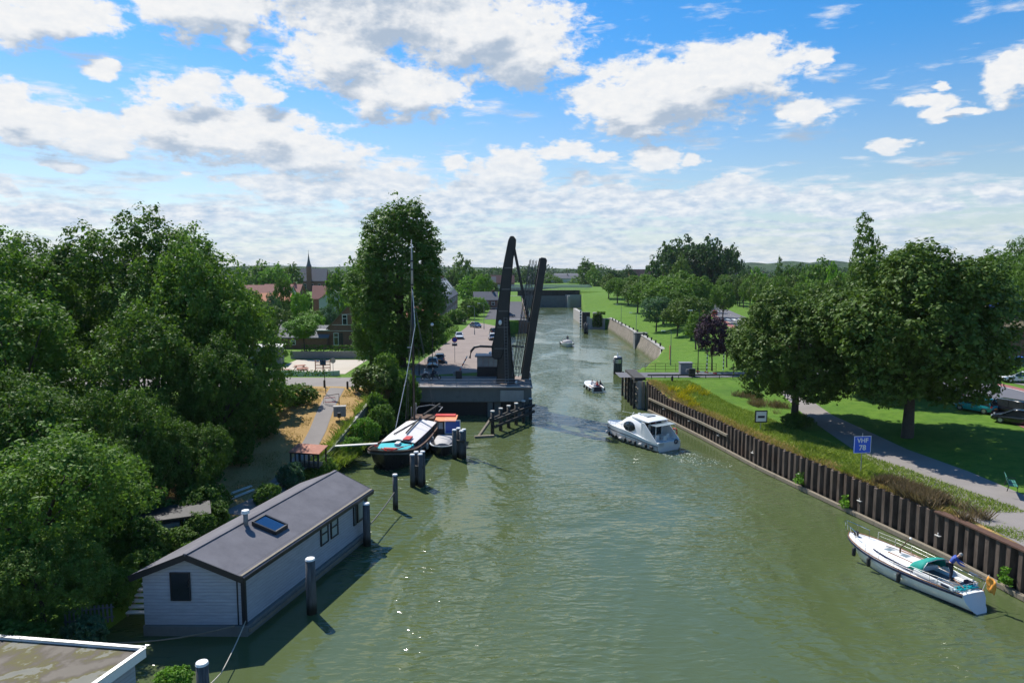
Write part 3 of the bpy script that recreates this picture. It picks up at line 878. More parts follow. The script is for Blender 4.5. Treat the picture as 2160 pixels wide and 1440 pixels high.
t, rows = raked('stone_quay_wall', 'sloping weathered stone quay wall below the right lawn, nearest the bridge', [(27.0, 133), (30.6, 147), (31.0, 160), (31.4, 174)], -0.5, [0.5, 3.3, 3.5, 3.6], 1.5, M['stone'])
st_ = t
for k in range(7):
    y = 138 + k * 5.6; x = float(np.interp(y, [133, 147, 174], [28.9, 32.3, 33.1])); z = float(np.interp(y, [133, 147, 174], [0.8, 3.6, 3.9]))
    b = MB(); b.tube([(x, y, z - .2), (x, y, z + 0.5)], 0.18, 8); b.tube([(x, y, z + .5), (x, y, z + 0.62)], 0.26, 8); b.build('bollard', M['black'], st_)
t, rows = raked('stone_quay_wall', 'farther sloping stone quay wall beyond the dark buttress', [(31.2, 177.5), (31.6, 195), (31.9, 215), (32.2, 234)], -0.5, [3.7, 3.8, 3.8, 3.8], 1.2, M['stone'])
for k in range(8):
    y = 180 + k * 6.4; b = MB(); b.tube([(33.0, y, 3.6), (33.0, y, 4.4)], 0.18, 8); b.tube([(33.0, y, 4.4), (33.0, y, 4.5)], 0.26, 8); b.build('bollard', M['black'], t)
mb = MB(); mb.box((33.0, 176, 1.6), (3.2, 2.6, 4.6)); mb.box((33.0, 176, 4.0), (3.5, 2.9, 0.2))
tag(mb.build('quay_buttress', M['darkconc'], bevel=0.05), 'dark concrete buttress between the two sloping stone walls', 'buttress')
mb = MB(); mb.box((30.0, 235.6, 1.5), (7.5, 1.4, 4.2)); mb.box((26.3, 262, 1.9), (1.2, 52, 4.6)); mb.box((29.2, 236.2, 4.3), (2.6, 2.2, 2.6))
tag(mb.build('lock_approach_wall', M['concrete']), 'stepped concrete wall at the lock approach on the right', 'quay wall')
# ivy on it
CR = np.random.default_rng(3)


def ivy(name, label, boxes, mat, leaf, n, seed, cat='plant', kind=None, parent=None):
    rng = np.random.default_rng(seed); cen = []
    for (c, d, k) in boxes:
        m = int(n * k); p = rng.uniform(-0.5, 0.5, (m, 3)) * np.array(d) + np.array(c); cen.append(p)
    cen = np.concatenate(cen); nr = rng.normal(size=cen.shape) + np.array([-.2, -.8, .6])
    me = quads_mesh(name, leaf_cards(rng, cen, nr, leaf), mat, rng.random(len(cen)))
    o = bpy.data.objects.new(name, me); COL.objects.link(o)
    if parent: o.parent = parent; return o
    return tag(o, label, cat, kind=kind)


ivy('ivy', 'ivy hanging over the stepped concrete wall at the lock approach', [((29.2, 234.6, 3.0), (3.2, 0.7, 4.5), 1), ((30.5, 236, 5.4), (2.8, 2.6, 0.8), 0.6)], M['leafdk'], 0.5, 700, 5)

# left quay
t, rows = raked('brick_quay_wall', 'low dark quay wall along the left street behind the bridge', [(-1.9, 193), (-1.9, 150), (-1.9, 108)], -0.6, [4.1, 4.1, 4.1], 0.0, M['darkconc'], 0.8)
mb = MB(); mb.box((1.8, 221.5, 1.7), (7.4, 1.4, 4.6)); mb.box((-1.3, 207, 1.7), (0.8, 29, 4.6)); mb.box((5.2, 297, 2.2), (0.9, 150, 5.6))
o = thing('brick_quay_wall', 'dark brick quay wall stepping out into the canal beyond the left street', 'quay wall')
mb.build('wall', M['brick'], o); mb = MB(); mb.box((1.8, 221.5, 4.1), (7.8, 1.8, 0.22)); mb.build('coping', M['concrete'], o)
# paved quay apron there
sheet('quay_pavement', [(-9, 224), (-9, 260), (-9, 330)], [(4.6, 224), (4.6, 260), (4.6, 330)], M['darkroad'], 'paved quay apron before the lock on the left', 0.05, cat='pavement')

# ------------------------------------------------------------------ lock
lk = thing('canal_lock', 'grey lock head with closed gates at the end of the canal', 'lock', (0, 374, 0))
mb = MB(); mb.box((1.5, 0.6, 2.4), (8, 2.6, 7.6)); mb.build('lock_head', M['concrete'], lk)
mb = MB(); mb.box((38, 1.4, 2.6), (18, 2.6, 8.4)); mb.box((30.6, -1.5, 2.6), (1.6, 5, 7.6)); mb.build('lock_head', M['concrete'], lk)
mb = MB(); mb.box((17.8, 0.8, 2.9), (25.0, 1.2, 6.6))
for k in range(7): mb.box((6.5 + k * 3.8, 0.1, 2.8), (0.35, 0.3, 6.2))
mb.build('gate', M['darkconc'], lk)
mb = MB(); mb.box((20, 1.8, 7.6), (34, 0.5, 2.9)); mb.box((20, 1.6, 9.15), (34.6, 1.6, 0.16))
for k in range(18): mb.box((3.5 + 2 * k, 1.3, 7.6), (0.16, 0.4, 2.9))
mb.build('footbridge', M['bridge'], lk)
mb = MB()
for k in range(24): mb.tube([(-4 + 2 * k, 1.0, 9.1), (-4 + 2 * k, 1.0, 10.2)], 0.05, 4)
for z in (9.7, 10.2): mb.tube([(-4, 1.0, z), (42, 1.0, z)], 0.05, 4)
mb.build('railing', M['steel'], lk)

# greenhouse beyond the lock
gh = thing('greenhouse', 'long low greenhouse with pale glass roof beyond the lock', 'greenhouse', (22, 470, 5))
mb = MB(); mb.box((0, 0, 1.6), (64, 26, 3.2)); mb.build('wall', M['darkconc'], gh)
mb = MB()
for k in range(7):
    y = -13 + k * 3.7; mb.prism([(-32, y), (32, y), (32, y + 3.7), (-32, y + 3.7)], 3.2 + k * 0.28, 3.4 + k * 0.28)
mb.build('roof', M['paleglass'], gh)
# ------------------------------------------------------------------ left bridge abutment
ab = thing('bridge_abutment', 'dark stained concrete abutment under the raised drawbridge', 'abutment', (0, 0, 0))
mb = MB(); mb.box((-5.4, 97.6, 3.05), (16.0, 10.0, 1.9)); mb.build('beam_deck', M['darkconc'], ab, bevel=0.04)
mb = MB(); mb.box((1.6, 98.0, 1.2), (2.2, 9.6, 4.6)); mb.build('pier', M['darkconc'], ab)
mb = MB(); mb.box((-3.0, 93.1, 0.8), (0.7, 0.6, 3.0)); mb.box((-2.0, 94.5, 0.8), (0.9, 2.2, 3.2)); mb.build('column', M['darkconc'], ab)
mb = MB(); mb.box((-6.4, 96.6, 0.6), (13.8, 5.0, 3.4)); mb.build('recess_shade_block', M['black'], ab)  # black block fills the open recess, its colour standing for shade under the deck
mb = MB(); mb.box((0.0, 92.45, 3.0), (3.2, 0.24, 1.5)); mb.build('wall_panel', M['concrete'], ab)
mb = MB(); mb.box((-5.4, 97.4, 4.10), (16.4, 10.2, 0.16)); mb.build('deck_slab', M['pink'], ab)
mb = MB(); mb.box((2.2, 101.0, 2.4), (1.1, 3.4, 4.8)); mb.tube([(2.2, 99.2, 4.8), (2.2, 102.8, 4.8)], 0.55, 12); mb.build('rounded_fender', M['greymetal'], ab)
rl = thing('railing', 'thin grey steel railing along the front edge of the left abutment', 'railing', (0, 0, 0))
for k, x in enumerate(np.linspace(-12.6, 2.4, 10)):
    mb = MB(); mb.tube([(x, 92.62, 4.15), (x, 92.62, 5.25)], 0.035, 6); mb.build('post', M['greymetal'], rl)
for z in (4.5, 4.85, 5.22):
    mb = MB(); mb.tube([(-12.6, 92.62, z), (2.4, 92.62, z)], 0.032, 6); mb.build('rail', M['steel'], rl)
mb = MB(); mb.box((-5.1, 92.55, 4.22), (15.6, 0.3, 0.12)); mb.build('kerb', M['offwhite'], rl)

# ------------------------------------------------------------------ raised drawbridge
# side frames drawn in the x-z plane, two of them, one along each edge of the roadway
br = thing('drawbridge', 'tall black drawbridge with its deck raised beside a tapered tower', 'drawbridge', (0, 0, 0))


def px(q, Y): return [(a[0], a[2]) for a in q]


TOW = [(-2.10, 94.00, 4.47), (0.39, 94.00, 4.47), (0.26, 94.00, 5.53), (0.00, 94.00, 7.32), (-0.20, 94.00, 9.95), (-0.39, 94.00, 12.24), (-0.52, 94.00, 14.84), (-1.30, 94.00, 14.84), (-1.76, 94.00, 11.58), (-1.96, 94.00, 7.91)]
BAL = [(-2.74, 94.00, 8.17), (-2.74, 94.00, 9.62), (-2.41, 94.00, 10.80), (-2.01, 94.00, 14.52), (-1.22, 94.00, 20.26), (-0.45, 94.00, 24.02), (-0.19, 94.00, 24.53), (0.19, 94.00, 24.53), (0.51, 94.00, 24.09), (0.45, 94.00, 23.20), (0.13, 94.00, 21.60), (-0.13, 94.00, 18.72), (-0.39, 94.00, 14.97), (-0.46, 94.00, 11.58), (-1.57, 94.00, 7.91), (-2.35, 94.00, 7.85)]
for nm, poly, th in (('tower_frame', TOW, 0.7), ('balance_beam', BAL, 0.55)):
    for y in (94.2, 98.9):
        mb = MB(); y0 = y - (0.15 if nm == 'balance_beam' else 0); mb.prismy([(a[0], a[2]) for a in poly], y0, y0 + th)
        # edge flanges
        pp = [(a[0], y0 - 0.03, a[2]) for a in poly]
        for a, b in zip(pp, pp[1:] + pp[:1]): mb.tube([a, b], 0.07, 4)
        mb.build(nm, M['bridge'], br)
c = (-2.22, 94.00, 9.09)
mb = MB(); mb.box((c[0], 96.9, c[2]), (1.0, 5.4, 1.9)); mb.build('counterweight', M['bridge'], br, bevel=0.05)
for q in ((0.06, 94.00, 24.21), (-0.90, 94.00, 19.36), (-1.30, 94.00, 14.84)): mb = MB(); mb.tube([(q[0], 94.3, q[2]), (q[0], 99.3, q[2])], 0.2, 8); mb.build('cross_bar', M['bridge'], br)
for y in (94.3, 99.1):
    a, b = (0.32, 94.00, 22.88), (2.34, 94.00, 12.89); mb = MB(); mb.beam((a[0], y, a[2]), (b[0], y, b[2]), 0.22, 0.34); mb.build('hanger', M['bridge'], br)
# the leaf: standing almost upright, its road surface facing left
LE = [(1.25, 94.00, 5.00), (2.29, 94.00, 5.00), (4.76, 94.00, 21.34), (4.57, 94.00, 21.66), (3.93, 94.00, 21.73), (3.80, 94.00, 21.28)]
for y in (93.9, 99.4):
    mb = MB(); mb.prismy([(a[0], a[2]) for a in LE], y, y + 0.3); mb.build('side_girder', M['bridge'], br)
lb, lt = Vector(LE[0]), Vector(LE[5]); rb, rt = Vector(LE[1]), Vector(LE[2])
mb = MB(); d0 = lb.lerp(rb, 0.15); d1 = lt.lerp(rt, 0.15); e0 = lb.lerp(rb, 0.35); e1 = lt.lerp(rt, 0.35)
mb.prismy([(d0.x, d0.z), (e0.x, e0.z), (e1.x, e1.z), (d1.x, d1.z)], 94.22, 99.38); mb.build('bridge_deck', M['darkwood'], br)
for k in range(9):
    mb = MB(); p = lb.lerp(lt, 0.04 + k * 0.115); q = rb.lerp(rt, 0.04 + k * 0.115); m = p.lerp(q, 0.67)
    mb.box((m.x, 96.8, m.z), (0.5, 5.1, 0.25)); mb.build('cross_beam', M['bridge'], br)
nrm = Vector((-(lt - lb).z, 0, (lt - lb).x)).normalized()
for yy in (93.8, 99.8):
    for off in (0.42, 0.84, 1.24):
        mb = MB(); a = lb.lerp(lt, 0.02) + nrm * off; b = lb.lerp(lt, 1.0) + nrm * off
        mb.tube([(a.x, yy, a.z), (b.x, yy, b.z)], 0.055, 6); mb.build('handrail', M['greywood'], br)
    for k in range(5):
        p = lb.lerp(lt, 0.05 + k * 0.22); q = p + nrm * 1.26
        mb = MB(); mb.tube([(p.x, yy, p.z), (q.x, yy, q.z)], 0.045, 6); mb.build('handrail_post', M['greywood'], br)
lad = MB()
for dx in (0.0, 0.42): lad.tube([((-0.92, 94.00, 4.61)[0] + dx, 93.95, 4.3), ((-1.10, 94.00, 14.19)[0] + dx, 93.95, 13.6)], 0.03, 5)
for k in range(22):
    f = k / 21; xx = (-0.92, 94.00, 4.61)[0] * (1 - f) + (-1.10, 94.00, 14.19)[0] * f; lad.tube([(xx, 93.95, 4.5 + 9.0 * f), (xx + .42, 93.95, 4.5 + 9.0 * f)], 0.02, 4)
lad.build('ladder', M['greymetal'], br)
for k, (a_, b_) in enumerate([((-2.41, 94.00, 9.29), (-0.65, 94.00, 9.29)), ((-2.02, 94.00, 12.24), (-0.52, 94.00, 12.24)), ((-1.82, 94.00, 14.45), (-0.52, 94.00, 14.45)), ((-1.42, 94.00, 17.43), (-0.26, 94.00, 17.43)), ((-1.03, 94.00, 20.32), (0.00, 94.00, 20.32))]):
    mb = MB(); mb.beam((a_[0], 93.98, a_[2]), (b_[0], 93.98, b_[2]), 0.06, 0.16); mb.build('stiffener', M['greywood'], br)
mb = MB(); q = (-1.62, 94.00, 12.89); mb.ball((q[0], 93.85, q[2]), (0.24, 0.2, 0.36), 10); mb.build('lamp', M['lampglass'], br)
mb = MB(); q = [(-2.66, 96.00, 9.33), (-4.53, 96.00, 9.40), (-5.26, 96.00, 9.27), (-5.73, 96.00, 8.73), (-5.94, 96.00, 7.72)]
mb.tube(q, 0.17, 8); mb.build('signal_arm', M['black'], br)
mb = MB(); a = (0.00, 94.00, 9.42); b = (1.70, 94.00, 9.29); mb.beam((a[0], 96, a[2]), (b[0], 96, b[2]), 0.25, 0.22); mb.build('drive_rod', M['bridge'], br)
mb = MB(); q = (0.59, 93.40, 4.70); mb.ball((q[0], 93.4, q[2]), 0.2, 8); q = (2.47, 93.40, 5.17); mb.ball((q[0], 93.4, q[2]), 0.13, 8); mb.build('navigation_lamp', M['lampglass'], br)

# bridge keeper's cabin
cb = thing('keeper_cabin', 'small flat-roofed bridge keeper cabin with windows over a dark base', 'cabin', (-3.6, 103.4, 4.1))
mb = MB(); mb.box((0, 0, 0.75), (3.3, 2.6, 1.5)); mb.build('wall', M['bridge'], cb)
mb = MB(); mb.box((0, 0, 2.25), (3.1, 2.4, 1.5)); mb.build('window_band', M['paleglass'], cb)
mb = MB()
for x in (-1.55, -0.75, 0.05, 0.85, 1.55): mb.box((x, -1.22, 2.25), (0.16, 0.1, 1.5)); mb.box((x, 1.22, 2.25), (0.16, 0.1, 1.5))
for z in (1.55, 2.95): mb.box((0, -1.23, z), (3.2, 0.12, 0.14))
mb.build('window_frame', M['greymetal'], cb)
mb = MB(); mb.box((0, 0, 3.12), (3.9, 3.2, 0.22)); mb.build('roof', M['greymetal'], cb, bevel=0.03)
mb = MB(); mb.ball((0.3, 0.2, 3.42), 0.24, 8); mb.build('lamp', M['lampglass'], cb)


def barrier(loc, rz, label, ln=4.5, ang=50):
    t = thing('barrier', label, 'barrier', loc, rz)
    mb = MB(); mb.box((0.0, 0.45, 0.6), (0.9, 0.7, 1.2)); mb.build('drive_housing', M['black'], t, bevel=0.04)
    n = 7
    for part, mt, par in (('pole', M['white'], 0), ('red_band', M['red'], 1)):
        mb = MB()
        for k in range(n):
            if k % 2 == par:
                a, b = k / n * ln, (k + 1) / n * ln; c, s = math.cos(R(ang)), math.sin(R(ang))
                mb.beam((-a * c, 0, 0.8 + a * s), (-b * c, 0, 0.8 + b * s), 0.1, 0.16)
        mb.build(part, mt, t)
    mb = MB(); mb.box((0.35, 0, 0.75), (0.9, 0.35, 0.5)); mb.build('counterweight', M['greymetal'], t)
    return t


barrier((-7.9, 100.5, 4.15), R(180 + 8), 'red and white raised road barrier on the left abutment', 2.8, 62)
barrier((27.0, 102.4, 4.2), R(180 - 6), 'red and white lowered road barrier beside the box on the right bank', 4.4, -6)
mb = MB(); mb.box((0, 0, 0.85), (1.8, 1.2, 1.7)); mb.box((0, 0, 1.75), (2.0, 1.4, 0.12))
o = mb.build('control_cabinet', [M['greymetal']], bevel=0.03); o.location = (26.6, 104.4, 4.2); tag(o, 'dark grey control cabinet beside the barrier on the right bank', 'cabinet')

# right abutment with timber fendering
ra = thing('bridge_abutment', 'concrete right abutment faced with heavy timber fenders', 'abutment', (0, 0, 0))
mb = MB(); mb.box((19.6, 103.2, 1.4), (2.6, 9.6, 5.2)); mb.box((22.5, 99.4, 1.8), (5.5, 1.2, 4.4)); mb.build('pier', M['concrete'], ra)
mb = MB(); mb.box((18.6, 103.0, 4.25), (1.6, 8.4, 0.5)); mb.build('bearing_seat', M['darkwood'], ra)
for z in (0.9, 1.9, 2.9):
    mb = MB(); mb.beam((18.0, 98.4, z), (18.0, 109.5, z), 0.3, 0.45); mb.build('fender_beam', M['wood'], ra)
for y in (98.6, 101, 103.5, 106, 109):
    mb = MB(); mb.tube([(17.75, y, -1), (17.75, y, 3.9)], 0.2, 8); mb.build('fender_pile', M['darkwood'], ra)
for k, x in enumerate((18.9, 19.5, 20.1)):
    mb = MB(); mb.box((x, 98.0, 1.8), (0.28, 0.3, 4.6)); mb.build('guide_post', M['wood'], ra)
rr = thing('railing', 'rusty thin railing along the verge on the right bridge approach', 'railing')
for k in range(8):
    x = 21.0 + k * 1.6; mb = MB(); mb.tube([(x, 107.4, 4.0), (x, 107.4, 5.4)], 0.035, 5); mb.build('post', M['rust'], rr)
for z in (4.5, 4.95, 5.4):
    mb = MB(); mb.tube([(21.0, 107.4, z), (32.2, 107.4, z)], 0.03, 5); mb.build('rail', M['rust'], rr)
rr = thing('railing', 'low dark guard rail along the near edge of the right bridge approach', 'railing')
for k in range(8):
    x = 20.6 + k * 2.0; mb = MB(); mb.tube([(x, 100.4, 4.0), (x, 100.4, 4.6)], 0.05, 5); mb.build('post', M['black'], rr)
mb = MB(); mb.beam((20.0, 100.4, 4.62), (36, 100.4, 4.7), 0.14, 0.2); mb.build('rail', M['black'], rr)

# ------------------------------------------------------------------ timber guide jetty in front of the left pier
jt = thing('guide_jetty', 'dark timber guide jetty of capped piles slanting out from the left pier', 'jetty')
ja, jb = Vector((-2.4, 83.0, 0)), Vector((2.7, 91.6, 0))
for k in range(6):
    p = ja.lerp(jb, k / 5.2)
    pl_ = MB(); pl_.tube([(p.x, p.y, -1), (p.x, p.y, 2.75)], 0.24, 10); o = pl_.build('pile', M['darkwood'], jt, True)
    cpm = MB(); cpm.tube([(p.x, p.y, 2.75), (p.x, p.y, 2.9)], 0.27, 10); cpm.build('cap', M['offwhite'], o)
for off, z in ((0.35, 1.9), (0.35, 1.1), (-0.35, 1.9)):
    mb = MB(); n = Vector(((jb - ja).y, -(jb - ja).x, 0)).normalized() * off
    a, b = ja + n, jb + n; mb.beam((a.x, a.y - 0.8, z), (b.x, b.y, z), 0.22, 0.32); mb.build('waling_beam', M['darkwood'], jt)
mb = MB(); mb.beam((-2.5, 83.2, 1.9), (-4.3, 81.0, -0.3), 0.28, 0.3); mb.beam((-4.5, 80.9, 0.1), (-2.2, 81.4, 0.1), 0.4, 0.3); mb.build('raking_strut', M['wood'], jt)


# ------------------------------------------------------------------ mooring piles
def mooring(loc, label, posts, h=3.0, r=0.3, lean=(0, 0), group=None, cap=True, name='mooring_pile', top_lamp=False):
    t = thing(name, label, 'mooring pile', loc, 0, group)
    for (dx, dy, dh) in posts:
        mb = MB(); mb.tube([(dx, dy, -1.5), (dx + lean[0] * .5, dy + lean[1] * .5, h / 2), (dx + lean[0], dy + lean[1], h + dh)], [r * 1.05, r, r * 0.94], 14)
        o = mb.build('pile', M['pole'], t, True)
        if cap:
            mb = MB(); mb.tube([(dx + lean[0], dy + lean[1], h + dh), (dx + lean[0], dy + lean[1], h + dh + 0.1)], [r * 1.02, r * 0.9], 14); mb.build('cap', M['white'], o)
    if len(posts) > 1:
        mb = MB(); xs = [p[0] for p in posts]; ys = [p[1] for p in posts]
        mb.box((sum(xs) / len(xs), sum(ys) / len(ys), h * 0.62), (max(xs) - min(xs) + .2, max(ys) - min(ys) + .2, 0.25)); mb.build('binding_block', M['darkwood'], t)
    if top_lamp:
        mb = MB(); mb.tube([(0, 0, h), (0, 0, h + 0.45)], 0.12, 8); mb.ball((0, 0, h + 0.55), 0.16, 8); mb.build('lamp', M['lampglass'], t)
    return t


mooring((-8.85, 62.3, 0), 'cluster of four grey mooring posts in front of the barge bow', [(-.38, -.1, 0), (.36, -.12, 0.05), (-.1, .5, 0.1), (.5, .45, 0.15)], 3.0, 0.24)
mooring((-5.75, 71.8, 0), 'cluster of grey mooring posts beside the small tug', [(-.38, -.1, 0.05), (.36, .05, -0.1), (.0, .5, 0.1), (.6, .35, 0)], 3.05, 0.25)
mooring((-9.8, 56.1, 0), 'single slim mooring post carrying the ropes of the houseboat', [(0, 0, 0)], 2.95, 0.22)
mooring((-10.6, 48.5, 0), 'dark mooring post at the far corner of the houseboat', [(0, 0, 0)], 3.1, 0.27)
mooring((-11.75, 38.5, 0), 'thick dark mooring post halfway along the houseboat side', [(0, 0, 0)], 3.25, 0.29)
mooring((-13.15, 27.6, 0), 'white capped mooring post nearest the camera', [(0, 0, 0)], 3.4, 0.27)
t = mooring((20.5, 132.4, 0), 'stout black dolphin with a white lamp on top beyond the bridge', [(-.5, -.4, 0), (.5, -.4, 0), (0, .5, 0), (0, -.5, 0)], 3.3, 0.34, cap=False, top_lamp=True)
mb = MB(); mb.tube([(0, 0, 2.1), (0, 0, 2.9)], 0.95, 14); mb.tube([(0, 0, 3.2), (0, 0, 3.42)], [0.85, 0.6], 14); mb.build('collar', M['steel'], t)
mooring((23.4, 216.7, 0), 'small far mooring post near the lock approach wall', [(-.4, 0, 0), (.4, 0, 0), (0, .6, .3)], 3.3, 0.32, cap=False)
sp_ = thing('striped_pole', 'black and white striped marker pole at the end of the lock guide wall', 'marker pole', (23.6, 236, 0))
for par, mt in ((0, M['white']), (1, M['black'])):
    mb = MB()
    for k in range(14):
        if k % 2 == par: mb.tube([(0, 0, k * 0.5), (0, 0, k * 0.5 + 0.5)], 0.28, 8)
    mb.build('band', mt, sp_)
mb = MB(); mb.box((25.6, 237.5, 2.4), (2.6, 2.2, 6.4)); tag(mb.build('guide_wall_head', M['bridge']), 'black boarded head of the guide wall behind the striped pole', 'guide wall')

# ropes
def rope(name, label, pts, r=0.03, sag=0.0, mat=None, cat='rope'):
    out = []
    for a, b in zip(pts, pts[1:]):
        a, b = Vector(a), Vector(b)
        for k in range(9):
            t_ = k / 8; p = a.lerp(b, t_); p.z -= sag * 4 * t_ * (1 - t_); out.append(p)
    mb = MB(); mb.tube(out, r, 5); return tag(mb.build(name, mat or M['rope'], smooth=True), label, cat)


rope('mooring_rope', 'dark ropes from the slim post to the houseboat corner post', [(-9.8, 56.1, 1.6), (-10.6, 48.7, 1.3)], 0.05, 0.15, M['greywood'])
rope('mooring_rope', 'pale rope running down from the near end of the houseboat', [(-14.6, 35.9, 0.9), (-14.1, 31.5, 0.6), (-13.9, 27.0, 1.8)], 0.03, 0.1)
rope('mooring_rope', 'dark rope slung under the houseboat gable end', [(-22, 33, 1.3), (-15.0, 35.4, 0.9)], 0.04, 0.35, M['wood'])
# ------------------------------------------------------------------ long grey houseboat
hb = thing('houseboat', 'long grey boarded houseboat with dark felt gable roof', 'houseboat')
# wall corners on the float, near left, near right, far right, far left
fA, fB, fC, fD = [Vector((x, y, 0)) for x, y in ((-20.2, 36.05), (-14.72, 36.05), (-10.95, 49.9), (-16.2, 51.4))]
z0, ze = 0.62, 3.62


def quadline(a, b, z): return (Vector((a.x, a.y, z)), Vector((b.x, b.y, z)))


zr = 4.72
rn, rf = (fA + fB) / 2, (fC + fD) / 2                      # ridge ends
mb = MB()
ring = [(fA, z0), (fB, z0), (fB, ze), (rn, zr), (fA, ze)]; ringf = [(fD, z0), (fC, z0), (fC, ze), (rf, zr), (fD, ze)]
mb.loft([[(p.x, p.y, z) for p, z in ring], [(p.x, p.y, z) for p, z in ringf]]); mb.build('wall', M['clad'], hb)
u = (fC - fB).normalized(); nr_ = Vector((u.y, -u.x, 0)); fw = Vector((0, -1, 0))
mb = MB(); o_ = 0.35
pts = [fA - nr_ * 0.1 + fw * 0.1, fB + nr_ * o_ * .6 + fw * 0.1, fC + nr_ * o_ * .6 + u * 0.1, fD - nr_ * 0.1 + u * .1]
mb.prism([(p.x, p.y) for p in pts], -0.6, z0 - 0.02); mb.build('float', M['darkconc'], hb, bevel=0.05)
mb = MB(); a, b = fB + nr_ * 0.32, fC + nr_ * 0.32; mb.beam((a.x, a.y, 0.35), (b.x, b.y, 0.35), 0.12, 0.16); mb.build('rubbing_strip', M['wood'], hb)
# roof with overhang and fascia
ov, oe = 0.5, 0.42
Rn, Rf = rn - u * ov, rf + u * ov
En, Ef = fB + nr_ * oe - u * ov, fC + nr_ * oe + u * ov
Wn, Wf = fA - nr_ * oe - u * ov, fD - nr_ * oe + u * ov
zl = ze - oe * (zr - ze) / 2.75


def P3(p, z): return (p.x, p.y, z)


mb = MB(); mb.loft([[P3(Wn, zl + .12), P3(Rn, zr + .12), P3(En, zl + .12), P3(En, zl + .02), P3(Rn, zr + .02), P3(Wn, zl + .02)], [P3(Wf, zl + .12), P3(Rf, zr + .12), P3(Ef, zl + .12), P3(Ef, zl + .02), P3(Rf, zr + .02), P3(Wf, zl + .02)]])
roof = mb.build('roof', M['felt'], hb)
for (a, za), (b, zb) in (((Wn, zl), (Rn, zr)), ((Rn, zr), (En, zl)), ((Wf, zl), (Rf, zr)), ((Rf, zr), (Ef, zl))):
    mb = MB(); mb.beam((a.x, a.y, za - .05), (b.x, b.y, zb - .05), 0.05, 0.34); mb.build('fascia', M['black'], roof)
for a, b in ((En, Ef), (Wn, Wf)):
    mb = MB(); mb.beam((a.x, a.y, zl - 0.02), (b.x, b.y, zl - 0.02), 0.05, 0.22); mb.build('eaves_board', M['black'], roof)
gi = nr_ * -0.16
mb = MB(); mb.beam(P3(En + gi, zl + .20), P3(Ef + gi, zl + .20), 0.18, 0.03); mb.build('gutter_edge', M['wood'], roof)
mb = MB(); mb.beam(P3(En + gi * 2.6, zl + .265), P3(Ef + gi * 2.6, zl + .265), 0.09, 0.03); mb.build('gutter', M['black'], roof)
mb = MB(); mb.beam(P3(Rn, zr + .12), P3(Rf, zr + .12), 0.22, 0.04); mb.build('ridge_cap', M['felt'], roof)
# corner trims
for p in (fB, fC):
    mb = MB(); mb.box((p.x + 0.02, p.y, (z0 + ze) / 2 + .02), (0.2, 0.2, ze - z0), math.atan2(u.y, u.x)); mb.build('corner_trim', M['black'], hb)
mb = MB(); mb.box((fB.x - 0.32, fB.y - 0.02, (z0 + ze) / 2), (0.06, 0.05, ze - z0)); mb.build('corner_trim', M['black'], hb)


def wall_window(base, dirv, nrmv, s0, s1, za, zb, panes, glassm, frame=0.09, name='window'):
    """a framed window in a wall running from base along dirv"""
    a, b = base + dirv * s0, base + dirv * s1; c = (a + b) / 2; L_ = s1 - s0; ang = math.atan2(dirv.y, dirv.x)
    mb = MB(); q = c + nrmv * 0.03
    mb.box((q.x, q.y, (za + zb) / 2), (L_, 0.05, zb - za), ang); g = mb.build(name, glassm, hb)
    f = MB(); q = c + nrmv * 0.06
    for z in (za, zb) + tuple(zz for zz in panes if zz > 0): f.box((q.x, q.y, z), (L_ + frame, 0.08, frame), ang)
    for s in [s0, s1] + [s0 + L_ * -p for p in panes if p < 0]:
        p = base + dirv * s + nrmv * 0.06; f.box((p.x, p.y, (za + zb) / 2), (frame, 0.085, zb - za + frame), ang)
    f.build('frame', M['black'], g)


Ls = (fC - fB).length
wall_window(fB, u, nr_, Ls * 0.555, Ls * 0.615, 1.95, 3.35, (2.65,), M['paleglass'])
wall_window(fB, u, nr_, Ls * 0.645, Ls * 0.705, 1.95, 3.35, (2.65,), M['paleglass'])
wall_window(fB, u, nr_, Ls * 0.865, Ls * 0.885, 1.7, 3.3, (), M['paleglass'])
wall_window(fB, u, nr_, Ls * 0.905, Ls * 0.985, 1.75, 3.3, (), M['paleglass'], 0.14)
wall_window(Vector((-20.2, 36.05, 0)), Vector((1, 0, 0)), Vector((0, -1, 0)), 1.55, 2.6, 2.05, 3.6, (), M['glass'], 0.05)
# roof light and vent on the right slope
def slope(sv_, t):
    """a point on the right roof slope: sv_ along the boat, t down the slope"""
    a = rn.lerp(rf, sv_); b = fB.lerp(fC, sv_); p = a.lerp(b, t); return Vector((p.x, p.y, zr + .12 + (ze - zr) * t))


sl = MB(); e1 = slope(.30, .2); e2 = slope(.30, .72); e3 = slope(.385, .72); e4 = slope(.385, .2); up = Vector((0, 0, 1))
fr = MB()
for a, b in ((e1, e2), (e2, e3), (e3, e4), (e4, e1)): fr.beam(a + up * .1, b + up * .1, 0.12, 0.26)
sk = fr.build('skylight', M['black'], hb)
sl.add([p + up * .19 for p in (e1, e2, e3, e4)], [(0, 1, 2, 3)]); sl.build('pane', M['skyglass'], sk)
v = slope(.285, .10)
mb = MB(); mb.tube([v - up * .1, v + up * 0.75], 0.14, 12); vp = mb.build('vent_pipe', M['greymetal'], hb, True)
mb = MB(); mb.tube([v + up * .72, v + up * 0.9], [0.26, 0.22], 12); mb.build('cowl', M['white'], vp)

